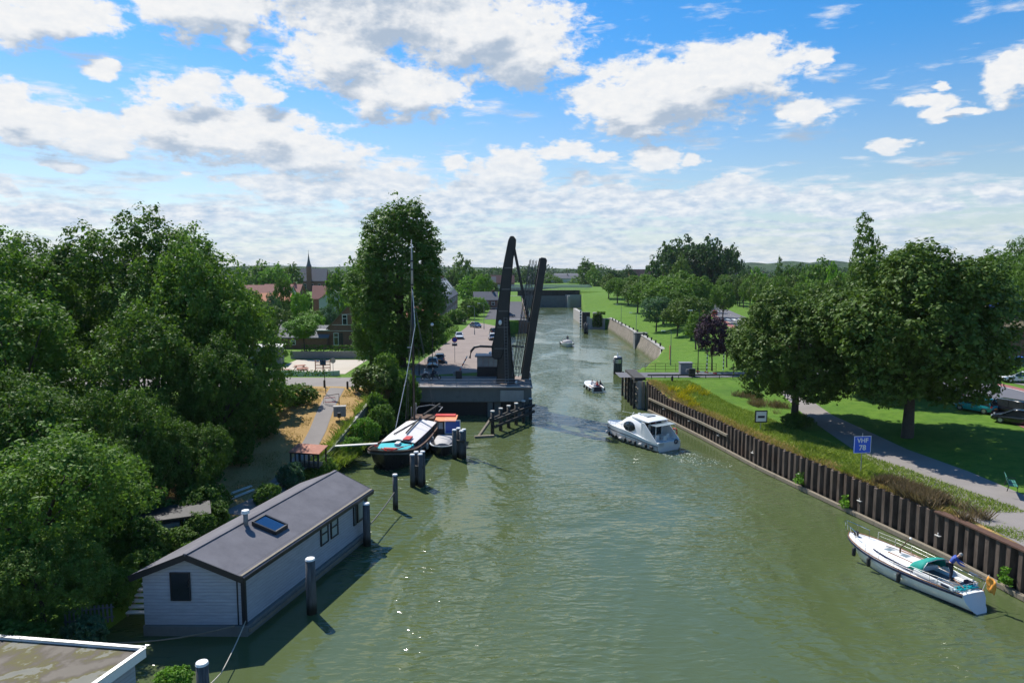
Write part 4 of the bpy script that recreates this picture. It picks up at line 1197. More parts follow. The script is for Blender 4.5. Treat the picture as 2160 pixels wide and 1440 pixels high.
# small grey shed behind
sh = thing('garden_shed', 'small flat-roofed grey shed with a framed window behind the houseboat', 'shed', (-24.2, 46.5, 1.45), R(25))
mb = MB(); mb.box((-0.6, 0, 0.65), (3.0, 2.4, 1.3)); mb.build('wall', M['greymetal'], sh)
mb = MB(); mb.box((1.9, 0.3, 0.75), (1.7, 1.6, 1.5)); mb.build('extension', M['black'], sh)
mb = MB(); mb.box((0.4, 0.2, 1.62), (5.0, 3.0, 0.14)); mb.build('roof', M['black'], sh)
mb = MB()
for x in (1.2, 2.7): mb.box((x, -0.55, 0.8), (0.1, 0.1, 1.4))
for z in (0.15, 1.45): mb.box((1.95, -0.55, z), (1.6, 0.1, 0.1))
mb.build('window_frame', M['white'], sh)

# low picket fence and steps beside the houseboat
pf = thing('picket_fence', 'short grey picket fence under the trees left of the houseboat', 'fence', (-22.6, 35.0, 1.2), R(15))
mb = MB()
for k in range(12): mb.box((-1.1 + k * 0.2, 0, 0.5), (0.09, 0.03, 1.0))
mb.build('picket', M['greywood'], pf)
mb = MB()
for z in (0.25, 0.8): mb.box((0, 0.04, z), (2.4, 0.04, 0.08))
mb.build('rail', M['greywood'], pf)
st = thing('garden_steps', 'bleached timber steps beside the houseboat gable', 'steps', (-21.0, 36.9, 0.9), R(0))
for k in range(6):
    mb = MB(); mb.box((0, 0.32 * k, 0.18 * k), (1.3, 0.3, 0.08)); mb.build('tread', M['offwhite'], st)
for x in (-.6, .6):
    mb = MB(); mb.beam((x, -.1, -.15), (x, 1.8, 0.82), 0.06, 0.16); mb.build('stringer', M['wood'], st)

# ------------------------------------------------------------------ flat-roofed houseboat in the near corner
h2 = thing('houseboat', 'flat-roofed houseboat with pale fascia and mossy puddled roof', 'houseboat')
c1, c2, c3, c4 = (-16.55, 29.4), (-18.1, 23.0), (-30.0, 24.5), (-28.5, 31.0)
inn = lambda k: [(x + (-23.3 - x) * k, y + (27 - y) * k) for x, y in (c1, c2, c3, c4)]
mb = MB(); mb.prism(inn(0.06), -0.5, 2.75); mb.build('wall', M['clad'], h2)
mb = MB(); mb.prism(inn(0.012), 2.74, 2.97); mb.build('roof', M['mossfelt'], h2)
mb = MB(); pts = [c1, c2, c3, c4]
for a, b in zip(pts, pts[1:] + pts[:1]): mb.beam((a[0], a[1], 2.88), (b[0], b[1], 2.88), 0.10, 0.44)
mb.build('fascia', M['white'], h2)
mb = MB()
for a, b in zip(pts, pts[1:] + pts[:1]): mb.beam((a[0], a[1], 3.115), (b[0], b[1], 3.115), 0.2, 0.03)
mb.build('fascia_cap', M['steel'], h2)
mb = MB(); mb.prism(inn(0.0), -0.7, -0.52 + 0.8); mb.build('float', M['darkconc'], h2)
# ------------------------------------------------------------------ trees: prototypes are 10 units tall, about 8 wide
rr_ = random.Random(11)
proto('broad', [(l[0], l[1], l[2], *l[3:]) for l in dome_lobes(rr_, 22, 8.2, 8.2, 3.5, 22)], M['leafdk'], 0.38, 1, 8, 0.45, density=0.85, clump=1.0, per=24)
proto('broad2', dome_lobes(rr_, 17, 6.6, 7.0, 1.5, 19), M['leafmd'], 0.35, 2, 6, 0.35, density=0.8, clump=0.9, per=22, droop=0.5)
proto('near', dome_lobes(rr_, 18, 6.0, 6.0, 0.6, 10.6), M['leafmd'], 0.23, 3, 4, 0.28, density=0.8, clump=0.62, per=26, droop=0.4)
proto('linden', dome_lobes(rr_, 36, 8.0, 8.0, 2.7, 19.5, (0.24, 0.42)), M['leafol'], 0.34, 4, 7, 0.5, density=1.15, clump=0.65, per=17, up=0.7, inner=0.35)
pl_l = []
for k in range(60):
    a = rr_.uniform(0, 6.28); r = rr_.uniform(2.4, 5.3); z = 3.5 + 20.5 * (k / 59)
    pl_l.append((math.cos(a) * r * (1.08 - abs(z - 13) / 24), math.sin(a) * r * (1.08 - abs(z - 13) / 24), z, rr_.uniform(1.3, 2.1), rr_.uniform(1.3, 2.1), rr_.uniform(2.2, 3.6)))
pl_l.append((0, 0, 13.5, 5.0, 5.0, 12))
proto('poplar', pl_l, M['leafmd'], 0.38, 5, 10, 0.5, density=1.1, clump=0.75, per=15, up=0.9, inner=0.35)
proto('column', [(rr_.uniform(-.5, .5), rr_.uniform(-.5, .5), 2 + k * 1.05, 1.5 - abs(k - 3.5) * 0.13, 1.5 - abs(k - 3.5) * 0.13, 1.5) for k in range(9)], M['leafdk'], 0.24, 6, 5, 0.15, density=0.9, clump=0.35, per=9, up=0.8)
proto('mid', dome_lobes(rr_, 12, 3.9, 3.9, 2.0, 10), M['leafmd'], 0.34, 7, 4, 0.2, density=0.8, clump=0.55, per=11)
proto('mid2', dome_lobes(rr_, 14, 3.6, 4.0, 2.6, 9.8, (0.25, 0.45)), M['leafmd'], 0.34, 8, 4, 0.2, density=0.8, clump=0.55, per=11)
proto('far', dome_lobes(rr_, 9, 4.3, 4.3, 1.2, 10), M['leaffar'], 0.62, 9, 3, 0.2, density=0.5, clump=0.8, per=9, inner=0.1)
proto('far2', dome_lobes(rr_, 12, 5.0, 4.3, 0.8, 9.6, (0.25, 0.45)), M['leaffar'], 0.62, 10, 3, 0.2, density=0.5, clump=0.8, per=9, inner=0.1)
proto('conif', [(0, 0, 1 + k * 1.15, 2.2 - k * 0.26, 2.2 - k * 0.26, 1.0) for k in range(8)], M['leafdk'], 0.3, 12, 4, 0.15, density=0.7, clump=0.4, per=9)
proto('bush', dome_lobes(rr_, 9, 1.5, 1.5, -0.1, 2.4), M['leafmd'], 0.17, 13, 0.8, 0.05, density=0.9, clump=0.24, per=12)
proto('parasol', [(rr_.uniform(-3, 3), rr_.uniform(-2.4, 2.4), rr_.uniform(5, 8.2), 2.2, 2.0, 0.8) for k in range(13)], M['leafbr'], 0.3, 14, 5, 0.14, density=1.0, clump=0.45, per=12, up=1.2)


def T(key, x, y, ztop, wid, label, mat=None, name='tree', cat='tree', rz=None, base=None, group=None):
    """stand a tree at (x, y) so that it reaches height ztop above the water and is wid metres across"""
    H = {'broad': 22.5, 'broad2': 19.5, 'near': 10.9, 'linden': 19.8, 'poplar': 27.5, 'column': 12.0, 'mid': 10.3, 'mid2': 10.1, 'far': 10.4, 'far2': 10.0, 'conif': 10.2, 'bush': 2.55, 'parasol': 9.0}[key]
    Wd = {'broad': 17.5, 'broad2': 14.5, 'near': 13.0, 'linden': 17.0, 'poplar': 13.6, 'column': 4.0, 'mid': 8.6, 'mid2': 8.6, 'far': 9.4, 'far2': 10.6, 'conif': 4.8, 'bush': 3.4, 'parasol': 9.0}[key]
    zb = gz(x, y) if base is None else base
    return tree(key, (x, y, zb - 0.05), label, name, cat, (wid / Wd, wid / Wd, (ztop - zb) / H), (x * 7.13 + y * 3.7) % 6.28 if rz is None else rz, group, 'foliage' if key == 'bush' else 'crown', mat)


G1 = 'broadleaf trees massed on the left bank'
T('broad', -42.5, 77, 26.4, 17.5, 'tallest dark broadleaf tree at the back of the left tree mass', group=G1)
T('broad', -33.8, 73, 24.2, 13.6, 'dark broadleaf tree second tallest, right of the tallest one', 'leafmd', rz=2.1, group=G1)
T('broad2', -51.5, 70, 24.0, 15, 'lighter green tree at the left edge of the photo behind the near tree', group=G1)
T('broad2', -28.2, 70, 18.4, 10.0, 'green tree at the right edge of the left tree mass', 'leafmd', group=G1)
T('broad2', -44.0, 60, 18.6, 14, 'round green tree in front of the tallest tree', 'leafmd', group=G1)
T('broad2', -33.0, 62, 17.2, 11, 'leaning green tree in the middle of the left tree mass', 'leafdk', rz=4.0, group=G1)
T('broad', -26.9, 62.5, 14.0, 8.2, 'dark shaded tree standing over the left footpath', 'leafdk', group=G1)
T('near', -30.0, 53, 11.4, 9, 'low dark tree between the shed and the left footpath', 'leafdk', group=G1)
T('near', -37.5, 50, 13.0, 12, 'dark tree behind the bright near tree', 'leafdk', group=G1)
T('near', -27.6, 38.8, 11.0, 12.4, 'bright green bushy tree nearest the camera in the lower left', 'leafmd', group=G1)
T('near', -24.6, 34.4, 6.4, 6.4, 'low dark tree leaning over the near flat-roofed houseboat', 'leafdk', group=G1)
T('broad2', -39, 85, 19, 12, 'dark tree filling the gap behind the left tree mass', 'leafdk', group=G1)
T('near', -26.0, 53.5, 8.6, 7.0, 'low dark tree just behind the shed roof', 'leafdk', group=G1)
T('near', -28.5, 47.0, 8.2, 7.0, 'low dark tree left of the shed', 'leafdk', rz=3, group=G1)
T('broad', -60, 88, 24.0, 17, 'farther dark tree behind the left edge trees', 'leafdk', group=G1)
T('poplar', -18.3, 114, 32.1, 16.4, 'tall full ovoid poplar standing beside the street and the mast', 'leafmd', rz=1.0)
T('poplar', -24.8, 120, 24.7, 7.4, 'shorter poplar joined to the left side of the tall one', 'leafmd', rz=2.4)

# bushes of the left bank
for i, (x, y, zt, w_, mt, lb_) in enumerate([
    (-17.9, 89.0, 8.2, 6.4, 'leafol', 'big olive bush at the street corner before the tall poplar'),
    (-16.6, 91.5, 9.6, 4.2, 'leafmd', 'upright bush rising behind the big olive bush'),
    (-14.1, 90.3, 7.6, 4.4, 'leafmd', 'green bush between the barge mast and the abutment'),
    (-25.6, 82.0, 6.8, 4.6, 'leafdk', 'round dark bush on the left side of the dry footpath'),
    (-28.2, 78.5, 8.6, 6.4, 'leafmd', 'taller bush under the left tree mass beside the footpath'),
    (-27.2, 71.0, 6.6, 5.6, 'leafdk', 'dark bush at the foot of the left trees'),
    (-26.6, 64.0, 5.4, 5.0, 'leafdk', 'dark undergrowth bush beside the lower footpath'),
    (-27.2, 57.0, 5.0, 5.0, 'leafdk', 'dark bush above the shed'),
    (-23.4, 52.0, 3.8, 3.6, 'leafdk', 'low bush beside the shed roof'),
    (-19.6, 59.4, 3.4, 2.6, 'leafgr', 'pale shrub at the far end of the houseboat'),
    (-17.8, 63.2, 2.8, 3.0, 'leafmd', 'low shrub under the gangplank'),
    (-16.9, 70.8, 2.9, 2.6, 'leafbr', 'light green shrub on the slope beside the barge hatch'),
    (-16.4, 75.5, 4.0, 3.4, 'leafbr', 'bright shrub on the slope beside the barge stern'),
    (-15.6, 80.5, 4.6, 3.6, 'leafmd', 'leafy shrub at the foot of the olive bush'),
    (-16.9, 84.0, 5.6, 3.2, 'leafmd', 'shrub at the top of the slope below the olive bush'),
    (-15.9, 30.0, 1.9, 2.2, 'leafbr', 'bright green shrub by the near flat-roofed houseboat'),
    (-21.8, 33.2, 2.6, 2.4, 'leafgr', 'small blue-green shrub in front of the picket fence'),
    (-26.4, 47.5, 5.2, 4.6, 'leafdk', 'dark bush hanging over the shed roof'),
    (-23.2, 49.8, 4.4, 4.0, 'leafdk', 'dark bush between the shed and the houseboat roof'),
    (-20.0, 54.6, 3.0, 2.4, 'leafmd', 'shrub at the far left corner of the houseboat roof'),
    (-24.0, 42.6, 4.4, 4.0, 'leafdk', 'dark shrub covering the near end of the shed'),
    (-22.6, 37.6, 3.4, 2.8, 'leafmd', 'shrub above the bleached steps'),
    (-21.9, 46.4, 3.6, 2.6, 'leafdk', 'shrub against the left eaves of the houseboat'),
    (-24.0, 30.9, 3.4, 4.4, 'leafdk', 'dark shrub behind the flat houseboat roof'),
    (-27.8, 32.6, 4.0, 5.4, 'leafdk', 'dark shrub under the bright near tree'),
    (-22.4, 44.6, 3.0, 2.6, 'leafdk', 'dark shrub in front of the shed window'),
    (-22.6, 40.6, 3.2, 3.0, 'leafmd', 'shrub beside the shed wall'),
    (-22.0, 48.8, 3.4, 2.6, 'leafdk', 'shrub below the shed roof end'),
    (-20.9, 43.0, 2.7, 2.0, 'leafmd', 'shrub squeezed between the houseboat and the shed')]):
    T('bush', x, y, zt, w_, lb_, mt, 'bush', 'bush', base=min(gz(x, y), zt - 1.2) if x < -16.2 or y > 60 else 0.2)

# background on the left, seen past the tree mass
G2 = 'garden trees behind the playground'
for (a, y, t_, w_, key, mt, lb_) in [
    (545, 380, 550, 90, 'far2', 'leafmd', 'green tree beyond the red roofs, at the edge of the left tree mass'),
    (585, 370, 556, 70, 'far', 'leafbr', 'lighter tree beyond the red roofs'),
    (618, 420, 556, 60, 'far', 'leafdk', 'dark tree left of the church'),
    (645, 215, 612, 40, 'far', 'leafdk', 'dark shaded tree below the church'),
    (600, 200, 578, 44, 'mid', 'leafdk', 'dark slender tree in front of the red roofs'),
    (575, 175, 615, 40, 'mid2', 'leafgr', 'pale grey-green willow in the back gardens'),
    (632, 180, 610, 46, 'mid', 'leafbr', 'light green tree left of the white roofed house'),
    (590, 160, 645, 60, 'mid2', 'leafol', 'yellowish bush tree behind the low roofs'),
    (655, 165, 650, 60, 'mid', 'leafmd', 'green garden tree left of the brick house'),
    (690, 170, 640, 50, 'mid2', 'leafgr', 'pale green garden tree behind the brick gable'),
    (715, 200, 565, 60, 'far', 'leafmd', 'green tree behind the short poplar'),
    (745, 220, 545, 60, 'far2', 'leafmd', 'tall green tree just left of the poplar'),
    (560, 140, 655, 60, 'mid2', 'leafmd', 'green tree beside the grey play hut'),
    (520, 150, 600, 80, 'mid', 'leafmd', 'green tree behind the right edge of the left tree mass'),
    (640, 136, 665, 92, 'parasol', 'leafbr', 'bright flat-topped tree beside the playground'),
    (975, 420, 536, 62, 'far2', 'leafdk', 'round dark tree behind the terraced houses'),
    (1018, 300, 572, 44, 'mid', 'leafbr', 'light green tree beside the lock keeper house'),
    (985, 225, 628, 42, 'far', 'leafdk', 'dark round tree by the bend of the street'),
    (1040, 340, 590, 30, 'mid2', 'leafol', 'yellowish small tree before the lock'),
    (1160, 620, 575, 60, 'far2', 'leafmd', 'low tree beyond the lock, left of the far building'),
    (1235, 560, 545, 46, 'far', 'leafdk', 'round dark tree beyond the right end of the lock'),
    (1255, 500, 560, 40, 'far2', 'leafmd', 'green tree beside the round dark tree beyond the lock'),
    (1215, 600, 582, 36, 'far2', 'leafmd', 'low green tree behind the greenhouse'),
    (1115, 620, 560, 50, 'far2', 'leaffar', 'dark tree seen between the bridge tower and leaf'),
    (1070, 640, 566, 40, 'far', 'leaffar', 'far tree just left of the hanging strut'),
    (1290, 520, 566, 44, 'far', 'leaffar', 'far green tree above the lawn'),
    (1320, 540, 560, 46, 'far2', 'leaffar', 'far green tree left of the grove')]:
    X = (a - 1080) / 1450 * y
    T(key, X, y, 20 + (570 - t_) / 1450 * y, w_ / 1450 * y, lb_, mt, group=G2 if a < 760 else None, base=3.0)
for (a, y, w_, h_, mt, lb_) in [(922, 150, 4.6, 3.2, 'leafbr', 'round clipped topiary bush in the street garden'), (930, 178, 7, 5, 'leafmd', 'leafy bush behind the topiary'), (900, 165, 7, 6, 'leafdk', 'dark bush left of the topiary'),
                               (912, 172, 7, 4, 'leafmd', 'bush beside the street hedge'), (905, 150, 6, 5, 'leafdk', 'dark bush under the poplar'), (962, 205, 7, 5, 'leafmd', 'bush at the street bend'), (1000, 240, 8, 6, 'leafmd', 'bush before the gatehouse'), (1010, 262, 9, 6.5, 'leafbr', 'lighter bush before the gatehouse')]:
    X = (a - 1080) / 1450 * y; T('bush', X, y, gz(X, y) + h_, w_, lb_, mt, 'bush', 'bush')


def hedge(name, label, pts, w_, h_, mat, seed, leaf=0.22, dens=26, z0=None):
    rng = np.random.default_rng(seed); cen = []; nr = []
    for a, b in zip(pts, pts[1:]):
        a = np.array(a, float); b = np.array(b, float); L_ = np.linalg.norm(b - a); n = int(L_ * (w_ + 2 * h_) * dens); t = rng.random(n); u_ = (b - a) / L_; v_ = np.array([u_[1], -u_[0]])
        s = rng.uniform(-1, 1, n); q = rng.random(n); side = q < (2 * h_ / (w_ + 2 * h_))
        lat = np.where(side, np.sign(s) * w_ / 2, s * w_ / 2); z = np.where(side, rng.random(n) * h_, h_) + rng.normal(0, 0.06, n)
        xy = a + (b - a) * t[:, None] + v_ * lat[:, None]
        g = np.array([gz(p[0], p[1]) for p in xy]) if z0 is None else z0
        cen.append(np.column_stack([xy, g + z])); nr.append(np.column_stack([v_[0] * np.where(side, np.sign(s), 0), v_[1] * np.where(side, np.sign(s), 0), np.where(side, 0.3, 1)]))
    cen = np.concatenate(cen); nr = np.concatenate(nr) + rng.normal(0, .5, (len(cen), 3))
    me = quads_mesh(name, leaf_cards(rng, cen, nr, leaf), mat, rng.random(len(cen)))
    o = bpy.data.objects.new(name, me); COL.objects.link(o); return tag(o, label, 'hedge')


hedge('hedge', 'clipped green hedge along the left side of the sunlit street', [(-17.8, 122), (-16.2, 150), (-14.7, 180)], 1.4, 1.5, M['leafmd'], 3, 0.3, 16)
hedge('hedge', 'low hedge crossing the street garden', [(-26, 134), (-17.6, 133)], 1.2, 1.3, M['leafmd'], 4, 0.3, 16)
hedge('hedge', 'dark hedge in front of the brick house', [(-42, 137), (-27, 137)], 1.2, 2.0, M['leafdk'], 5, 0.3, 16)
hedge('hedge', 'low dark green hedge along the far side of the left road', [(-45, 103.2), (-27.5, 103.2)], 0.8, 0.9, M['leafdk'], 6, 0.25, 18)

# right bank ----------------------------------------------------------
T('linden', 39.0, 66.5, 23.0, 17.8, 'largest round dense linden tree on the right lawn', group='big lindens on the right bank')
T('linden', 31.3, 75, 18.6, 14.0, 'second linden, left of the largest one, beside the footpath', rz=2.0, group='big lindens on the right bank')
T('linden', 46.0, 86, 17.4, 13, 'linden standing behind the two big lindens', 'leafol', rz=4.0, group='big lindens on the right bank')
T('mid', 60.5, 76.0, 9.2, 4.0, 'slim street tree behind the largest linden', 'leafol')
T('bush', 30.9, 73.2, 5.0, 3.4, 'dark leafy shoots around the foot of the second linden', 'leafdk', 'bush', 'bush')
T('column', 61.9, 122, 29.9, 5.4, 'tall narrow columnar tree rising above the lindens', 'leafdk', rz=1)
T('column', 65.2, 124, 25.9, 2.2, 'shorter thin columnar tree right of the tall one', 'leafdk', rz=2)
T('column', 61.5, 125, 23.8, 2.6, 'shortest columnar tree left of the tall one', 'leafdk', rz=3)
T('mid', 31.7, 108, 13.7, 5.5, 'purple-leaved tree beside the lamp post', 'leafpu', name='purple_tree')
T('mid2', 35.3, 112, 10.8, 4.6, 'smaller purple-leaved tree right of the other purple one', 'leafpu', name='purple_tree')
G3 = 'young trees scattered on the right lawn'
GL = [(1284, 330, 584, 34, 'mid2'), (1302, 310, 590, 36, 'mid'), (1325, 300, 588, 40, 'mid2'), (1345, 255, 592, 50, 'mid'), (1370, 225, 588, 60, 'mid2'), (1400, 205, 592, 74, 'mid'), (1432, 190, 606, 70, 'mid2'), (1385, 185, 628, 50, 'mid'), (1430, 170, 640, 48, 'mid2'), (1460, 160, 625, 64, 'mid'), (1470, 142, 665, 48, 'mid2'), (1415, 255, 580, 60, 'mid'), (1450, 225, 578, 70, 'mid2'), (1355, 300, 582, 44, 'mid')]
for i, (a, y, t_, w_, key) in enumerate(sorted(GL)):
    X = (a - 1080) / 1450 * y
    T(key, X, y, 20 + (570 - t_ + 8) / 1450 * y, 1.45 * w_ / 1450 * y, 'lawn tree number %d from the left in the young row right of the canal' % (i + 1), 'leafmd' if i % 3 else 'leafgr' if i == 6 else 'leafol', group=G3)
G4 = 'avenue trees along the far side of the right road'
ORD = ['nearest', 'second', 'third', 'fourth', 'fifth', 'sixth', 'seventh', 'eighth', 'ninth', 'tenth', 'eleventh', 'twelfth', 'farthest']
for i in range(13):
    y = 148 + i * 15.5; x = float(np.interp(y, [150, 184, 240, 300, 420], [76, 77.5, 88.5, 99, 116]))
    T('mid2' if i % 2 else 'mid', x, y, 19.5 + 0.4 * math.sin(i * 2.1) - 0.8, 9.0, '%s avenue tree on the far side of the right road' % ORD[i], 'leafol' if i % 2 else 'leafmd', group=G4)
for i in range(7):
    y = 205 + i * 26; x = float(np.interp(y, [184, 240, 300, 420], [60, 68, 79, 95]))
    T('mid' if i % 2 else 'mid2', x, y, 16.5, 8.5, '%s avenue tree on the canal side of the right road' % ORD[i], 'leafmd', group='avenue trees between the right road and the lawn')
G5 = 'tall trees of the far grove right of the canal'
for i, (a, t_, w_) in enumerate([(1398, 520, 60), (1425, 512, 60), (1455, 506, 66), (1486, 507, 66), (1515, 513, 60), (1540, 524, 46), (1440, 540, 60), (1500, 545, 60)]):
    y = 360 + (i % 3) * 12; X = (a - 1080) / 1450 * y
    T('far' if i % 2 else 'far2', X, y, 20 + (570 - t_ + 6) / 1450 * y, 1.35 * w_ / 1450 * y, 'grove tree number %d from the left in the tall dark clump' % (i + 1), 'leaffar', group=G5, base=4)
T('far2', 74.3, 300, 27.1, 10.8, 'lighter round tree in front of the tall far grove', 'leafol', base=4)
T('conif', 100.6, 260, 25.8, 6.1, 'dark spire-shaped conifer beyond the avenue', 'leafdk')
G6 = 'mixed trees beyond the right road'
for i, (a, y, t_, w_, mt) in enumerate([(1560, 300, 572, 60, 'leaffar'), (1600, 280, 566, 60, 'leafbr'), (1665, 270, 560, 56, 'leafdk'), (1700, 230, 562, 60, 'leafmd'), (1730, 210, 545, 70, 'leafmd'), (1760, 180, 556, 60, 'leafbr'), (1640, 320, 568, 50, 'leafgr'), (1580, 420, 562, 50, 'leaffar'), (1860, 200, 560, 80, 'leafmd'), (1680, 380, 556, 60, 'leaffar'), (1740, 360, 550, 60, 'leaffar')]):
    X = (a - 1080) / 1450 * y
    T('far2' if i % 2 else 'far', X, y, 20 + (570 - t_) / 1450 * y, w_ / 1450 * y, 'background tree %s beyond the right road' % ['pale and low left', 'bright yellow-green', 'dark', 'mid-green round', 'tall mid-green', 'bright leafy', 'grey-green low', 'hazy small', 'broad green behind the largest linden', 'hazy dark', 'hazy tall'][i], mt, group=G6, base=4)
T('broad', 97.3, 135, 25.7, 14.0, 'big green tree at the right edge behind the brick house', 'leafmd', base=4)
T('broad', 92.8, 120, 25.7, 12.4, 'second big green tree at the right edge, mostly out of view', 'leafmd', base=4)
T('bush', 72.7, 98, 6.5, 5.5, 'bright garden bush beside the brick house', 'leafbr', 'bush', 'bush')
T('bush', 75.3, 104, 7, 5.5, 'dark garden bush left of the brick house', 'leafdk', 'bush', 'bush')

rb2 = random.Random(21); G7 = 'trees between the roofs of the village on the left'
cand = sorted([(rb2.uniform(505, 1010), rb2.uniform(190, 560)) for k in range(46)])
cand = [c for c in cand if not (620 < c[0] < 700 and c[1] < 480)]
for i, (a, y) in enumerate(cand):
    X = (a - 1080) / 1450 * y; h_ = rb2.uniform(10, 15.5) * (1.1 if a > 900 else 1)
    if 930 < a and y < 300: continue
    if a < 740 and y < 360: h_ = min(h_, 17 - rb2.uniform(48, 80) / 1450 * y)
    if h_ < 4: continue
    T(rb2.choice(['far', 'far2', 'mid', 'mid2']) if y < 260 else rb2.choice(['far', 'far2']), X, y, 3 + h_, rb2.uniform(9, 14), 'village tree number %d from the left between the roofs beyond the playground' % (i + 1), rb2.choice(['leafmd', 'leafdk', 'leafdk', 'leafgr', 'leafol', 'leafbr']), group=G7, base=3.0)
rb3 = random.Random(5); G8 = 'field trees beyond the avenue on the right'
cand = sorted([(rb3.uniform(1560, 2160), rb3.uniform(170, 480)) for k in range(34)])
for i, (a, y) in enumerate(cand):
    X = (a - 1080) / 1450 * y
    if X < float(np.interp(y, [150, 240, 300, 420, 600], [84, 98, 110, 128, 150])): continue
    T(rb3.choice(['far', 'far2', 'mid']), X, y, 4 + rb3.uniform(9.5, 15), rb3.uniform(9, 14), 'field tree number %d from the left beyond the avenue' % (i + 1), rb3.choice(['leafmd', 'leafdk', 'leafol', 'leafbr', 'leaffar']), group=G8, base=4.0)

# far tree line: nobody could count it
def treeline(label, segs, mat, seed, leaf=2.2):
    rng = np.random.default_rng(seed); cen = []
    for (x0, y0, x1, y1, h, n) in segs:
        t = rng.random(n); L_ = math.hypot(x1 - x0, y1 - y0)
        prof = 0.62 + 0.2 * np.sin(t * L_ / 23.0 + seed) + 0.12 * np.sin(t * L_ / 9.0) + 0.12 * np.sin(t * L_ / 61.0)
        z = rng.random(n) ** 0.6 * h * prof
        cen.append(np.column_stack([x0 + (x1 - x0) * t + rng.normal(0, 6, n), y0 + (y1 - y0) * t + rng.normal(0, 9, n), 3 + z]))
    cen = np.concatenate(cen); nr = rng.normal(size=cen.shape) + np.array([0, -0.6, 0.9])
    me = quads_mesh('treeline', leaf_cards(rng, cen, nr, leaf), mat, rng.random(len(cen)))
    o = bpy.data.objects.new('treeline', me); COL.objects.link(o); return tag(o, label, 'trees', kind='stuff')


treeline('far band of trees closing the fields on the left of the canal', [(-900, 900, -120, 760, 22, 22000), (-520, 520, -190, 640, 17, 7000), (-150, 800, 30, 800, 19, 6000)], M['leaffar'], 2)
treeline('far band of trees beyond the lock and the right fields', [(20, 800, 160, 760, 19, 6000), (150, 620, 330, 560, 15, 7000), (300, 900, 900, 760, 24, 18000), (330, 560, 700, 420, 15, 10000)], M['leaffar'], 4)
treeline('hazy low woods at the foot of the distant hills', [(-1800, 1600, 0, 1500, 28, 15000), (0, 1500, 1700, 1400, 30, 16000)], M['leaffar'], 6, 4.5)

# ------------------------------------------------------------------ rough grass and weeds
def blades(name, label, n, gen, h, w_, mat, seed, cat='grass', lean=0.35):
    rng = np.random.default_rng(seed); x, y = gen(rng, n); n = len(x)
    z = np.array([gz(a, b) for a, b in zip(x, y)])
    b = np.column_stack([x, y, z]); d = rng.normal(0, lean, (n, 3)) * 1.25; d[:, 2] = 1; d *= h * rng.uniform(0.4, 1.3, (n, 1))
    a = rng.uniform(0, 6.28, n); s = np.column_stack([np.cos(a), np.sin(a), np.zeros(n)]) * w_ * 0.5
    co = np.stack([b - s, b + s, b + d * 0.6 + s * 0.7 + d * [0.1, 0.1, 0], b + d * [1.3, 1.3, 0.95]], 1)
    me = quads_mesh(name, co, mat, rng.random(n)); o = bpy.data.objects.new(name, me); COL.objects.link(o)
    return tag(o, label, cat, kind='stuff')


def strip_gen(y0, y1, d0, d1, side=1, patch=None):
    def g(rng, n):
        y = rng.uniform(y0, y1, n); d = rng.uniform(d0, d1, n)
        x = xr(y) + d if side > 0 else xl(y) - d
        if patch is not None:
            v = np.sin(x * 1.3 + np.sin(y * 0.7) * 2) + np.sin(y * 1.1 + x * 0.3) + rng.normal(0, 0.5, n); k = v > patch; x, y = x[k], y[k]
        return x, y
    return g


def path_gap(rng, n):
    x, y = strip_gen(56, 91, 0.5, 12, -1, 0.1)(rng, n)
    k = np.abs(x - np.interp(y, [55, 60, 67, 74, 80, 92], [-20.5, -20.6, -20.7, -21.3, -22.1, -23.3])) > 1.15; return x[k], y[k]


blades('rough_grass', 'rough green and yellow grass between the sheet piling and the footpath', 42000, strip_gen(47, 98, -0.1, 5.6), 0.24, 0.06, M['weed'], 1)
blades('dry_grass', 'dry tan grass fringe along the top of the sheet piling', 9000, strip_gen(47, 98, -0.35, 0.8), 0.34, 0.05, M['straw'], 2)
blades('dry_weeds', 'tall brown dry weeds above the wall opposite the sailing boat', 24000, strip_gen(45.5, 54, -0.3, 1.7, 1, -0.4), 0.8, 0.03, M['dryweed'], 3, lean=0.2)
blades('dry_weeds', 'tall brown dry weeds left of the second linden', 5000, strip_gen(80, 90, 7.5, 10.5, 1, 0.2), 0.7, 0.035, M['dryweed'], 8, lean=0.2)
blades('tall_weeds', 'tall green weeds around the blue sign post', 12000, strip_gen(52, 66, -0.1, 2.6, 1, 0.3), 0.55, 0.06, M['weed'], 4)
blades('dry_turf', 'straw-coloured dry turf tufts beside the left footpath', 26000, path_gap, 0.14, 0.06, M['straw'], 5)
blades('bank_plants', 'green plants growing down the slope behind the barge', 14000, strip_gen(60, 90, -1.3, 1.6, -1, -0.8), 0.7, 0.1, M['weed'], 6)
blades('verge_grass', 'thin grass growing along the rusty capping beam', 5000, strip_gen(38, 47.5, 0.5, 2.2, 1, 0.4), 0.16, 0.06, M['weed'], 9)


def flowers(rng, n):
    c = rng.integers(0, 9, n); cx = np.array([22.6, 23.4, 24.2, 22.9, 24.9, 21.9, 25.6, 23.0, 22.2])[c]; cy = np.array([90, 91.2, 92.0, 88.0, 93.0, 92.5, 90.5, 85.5, 89])[c]
    return cx + rng.normal(0, 0.35, n), cy + rng.normal(0, 0.35, n)


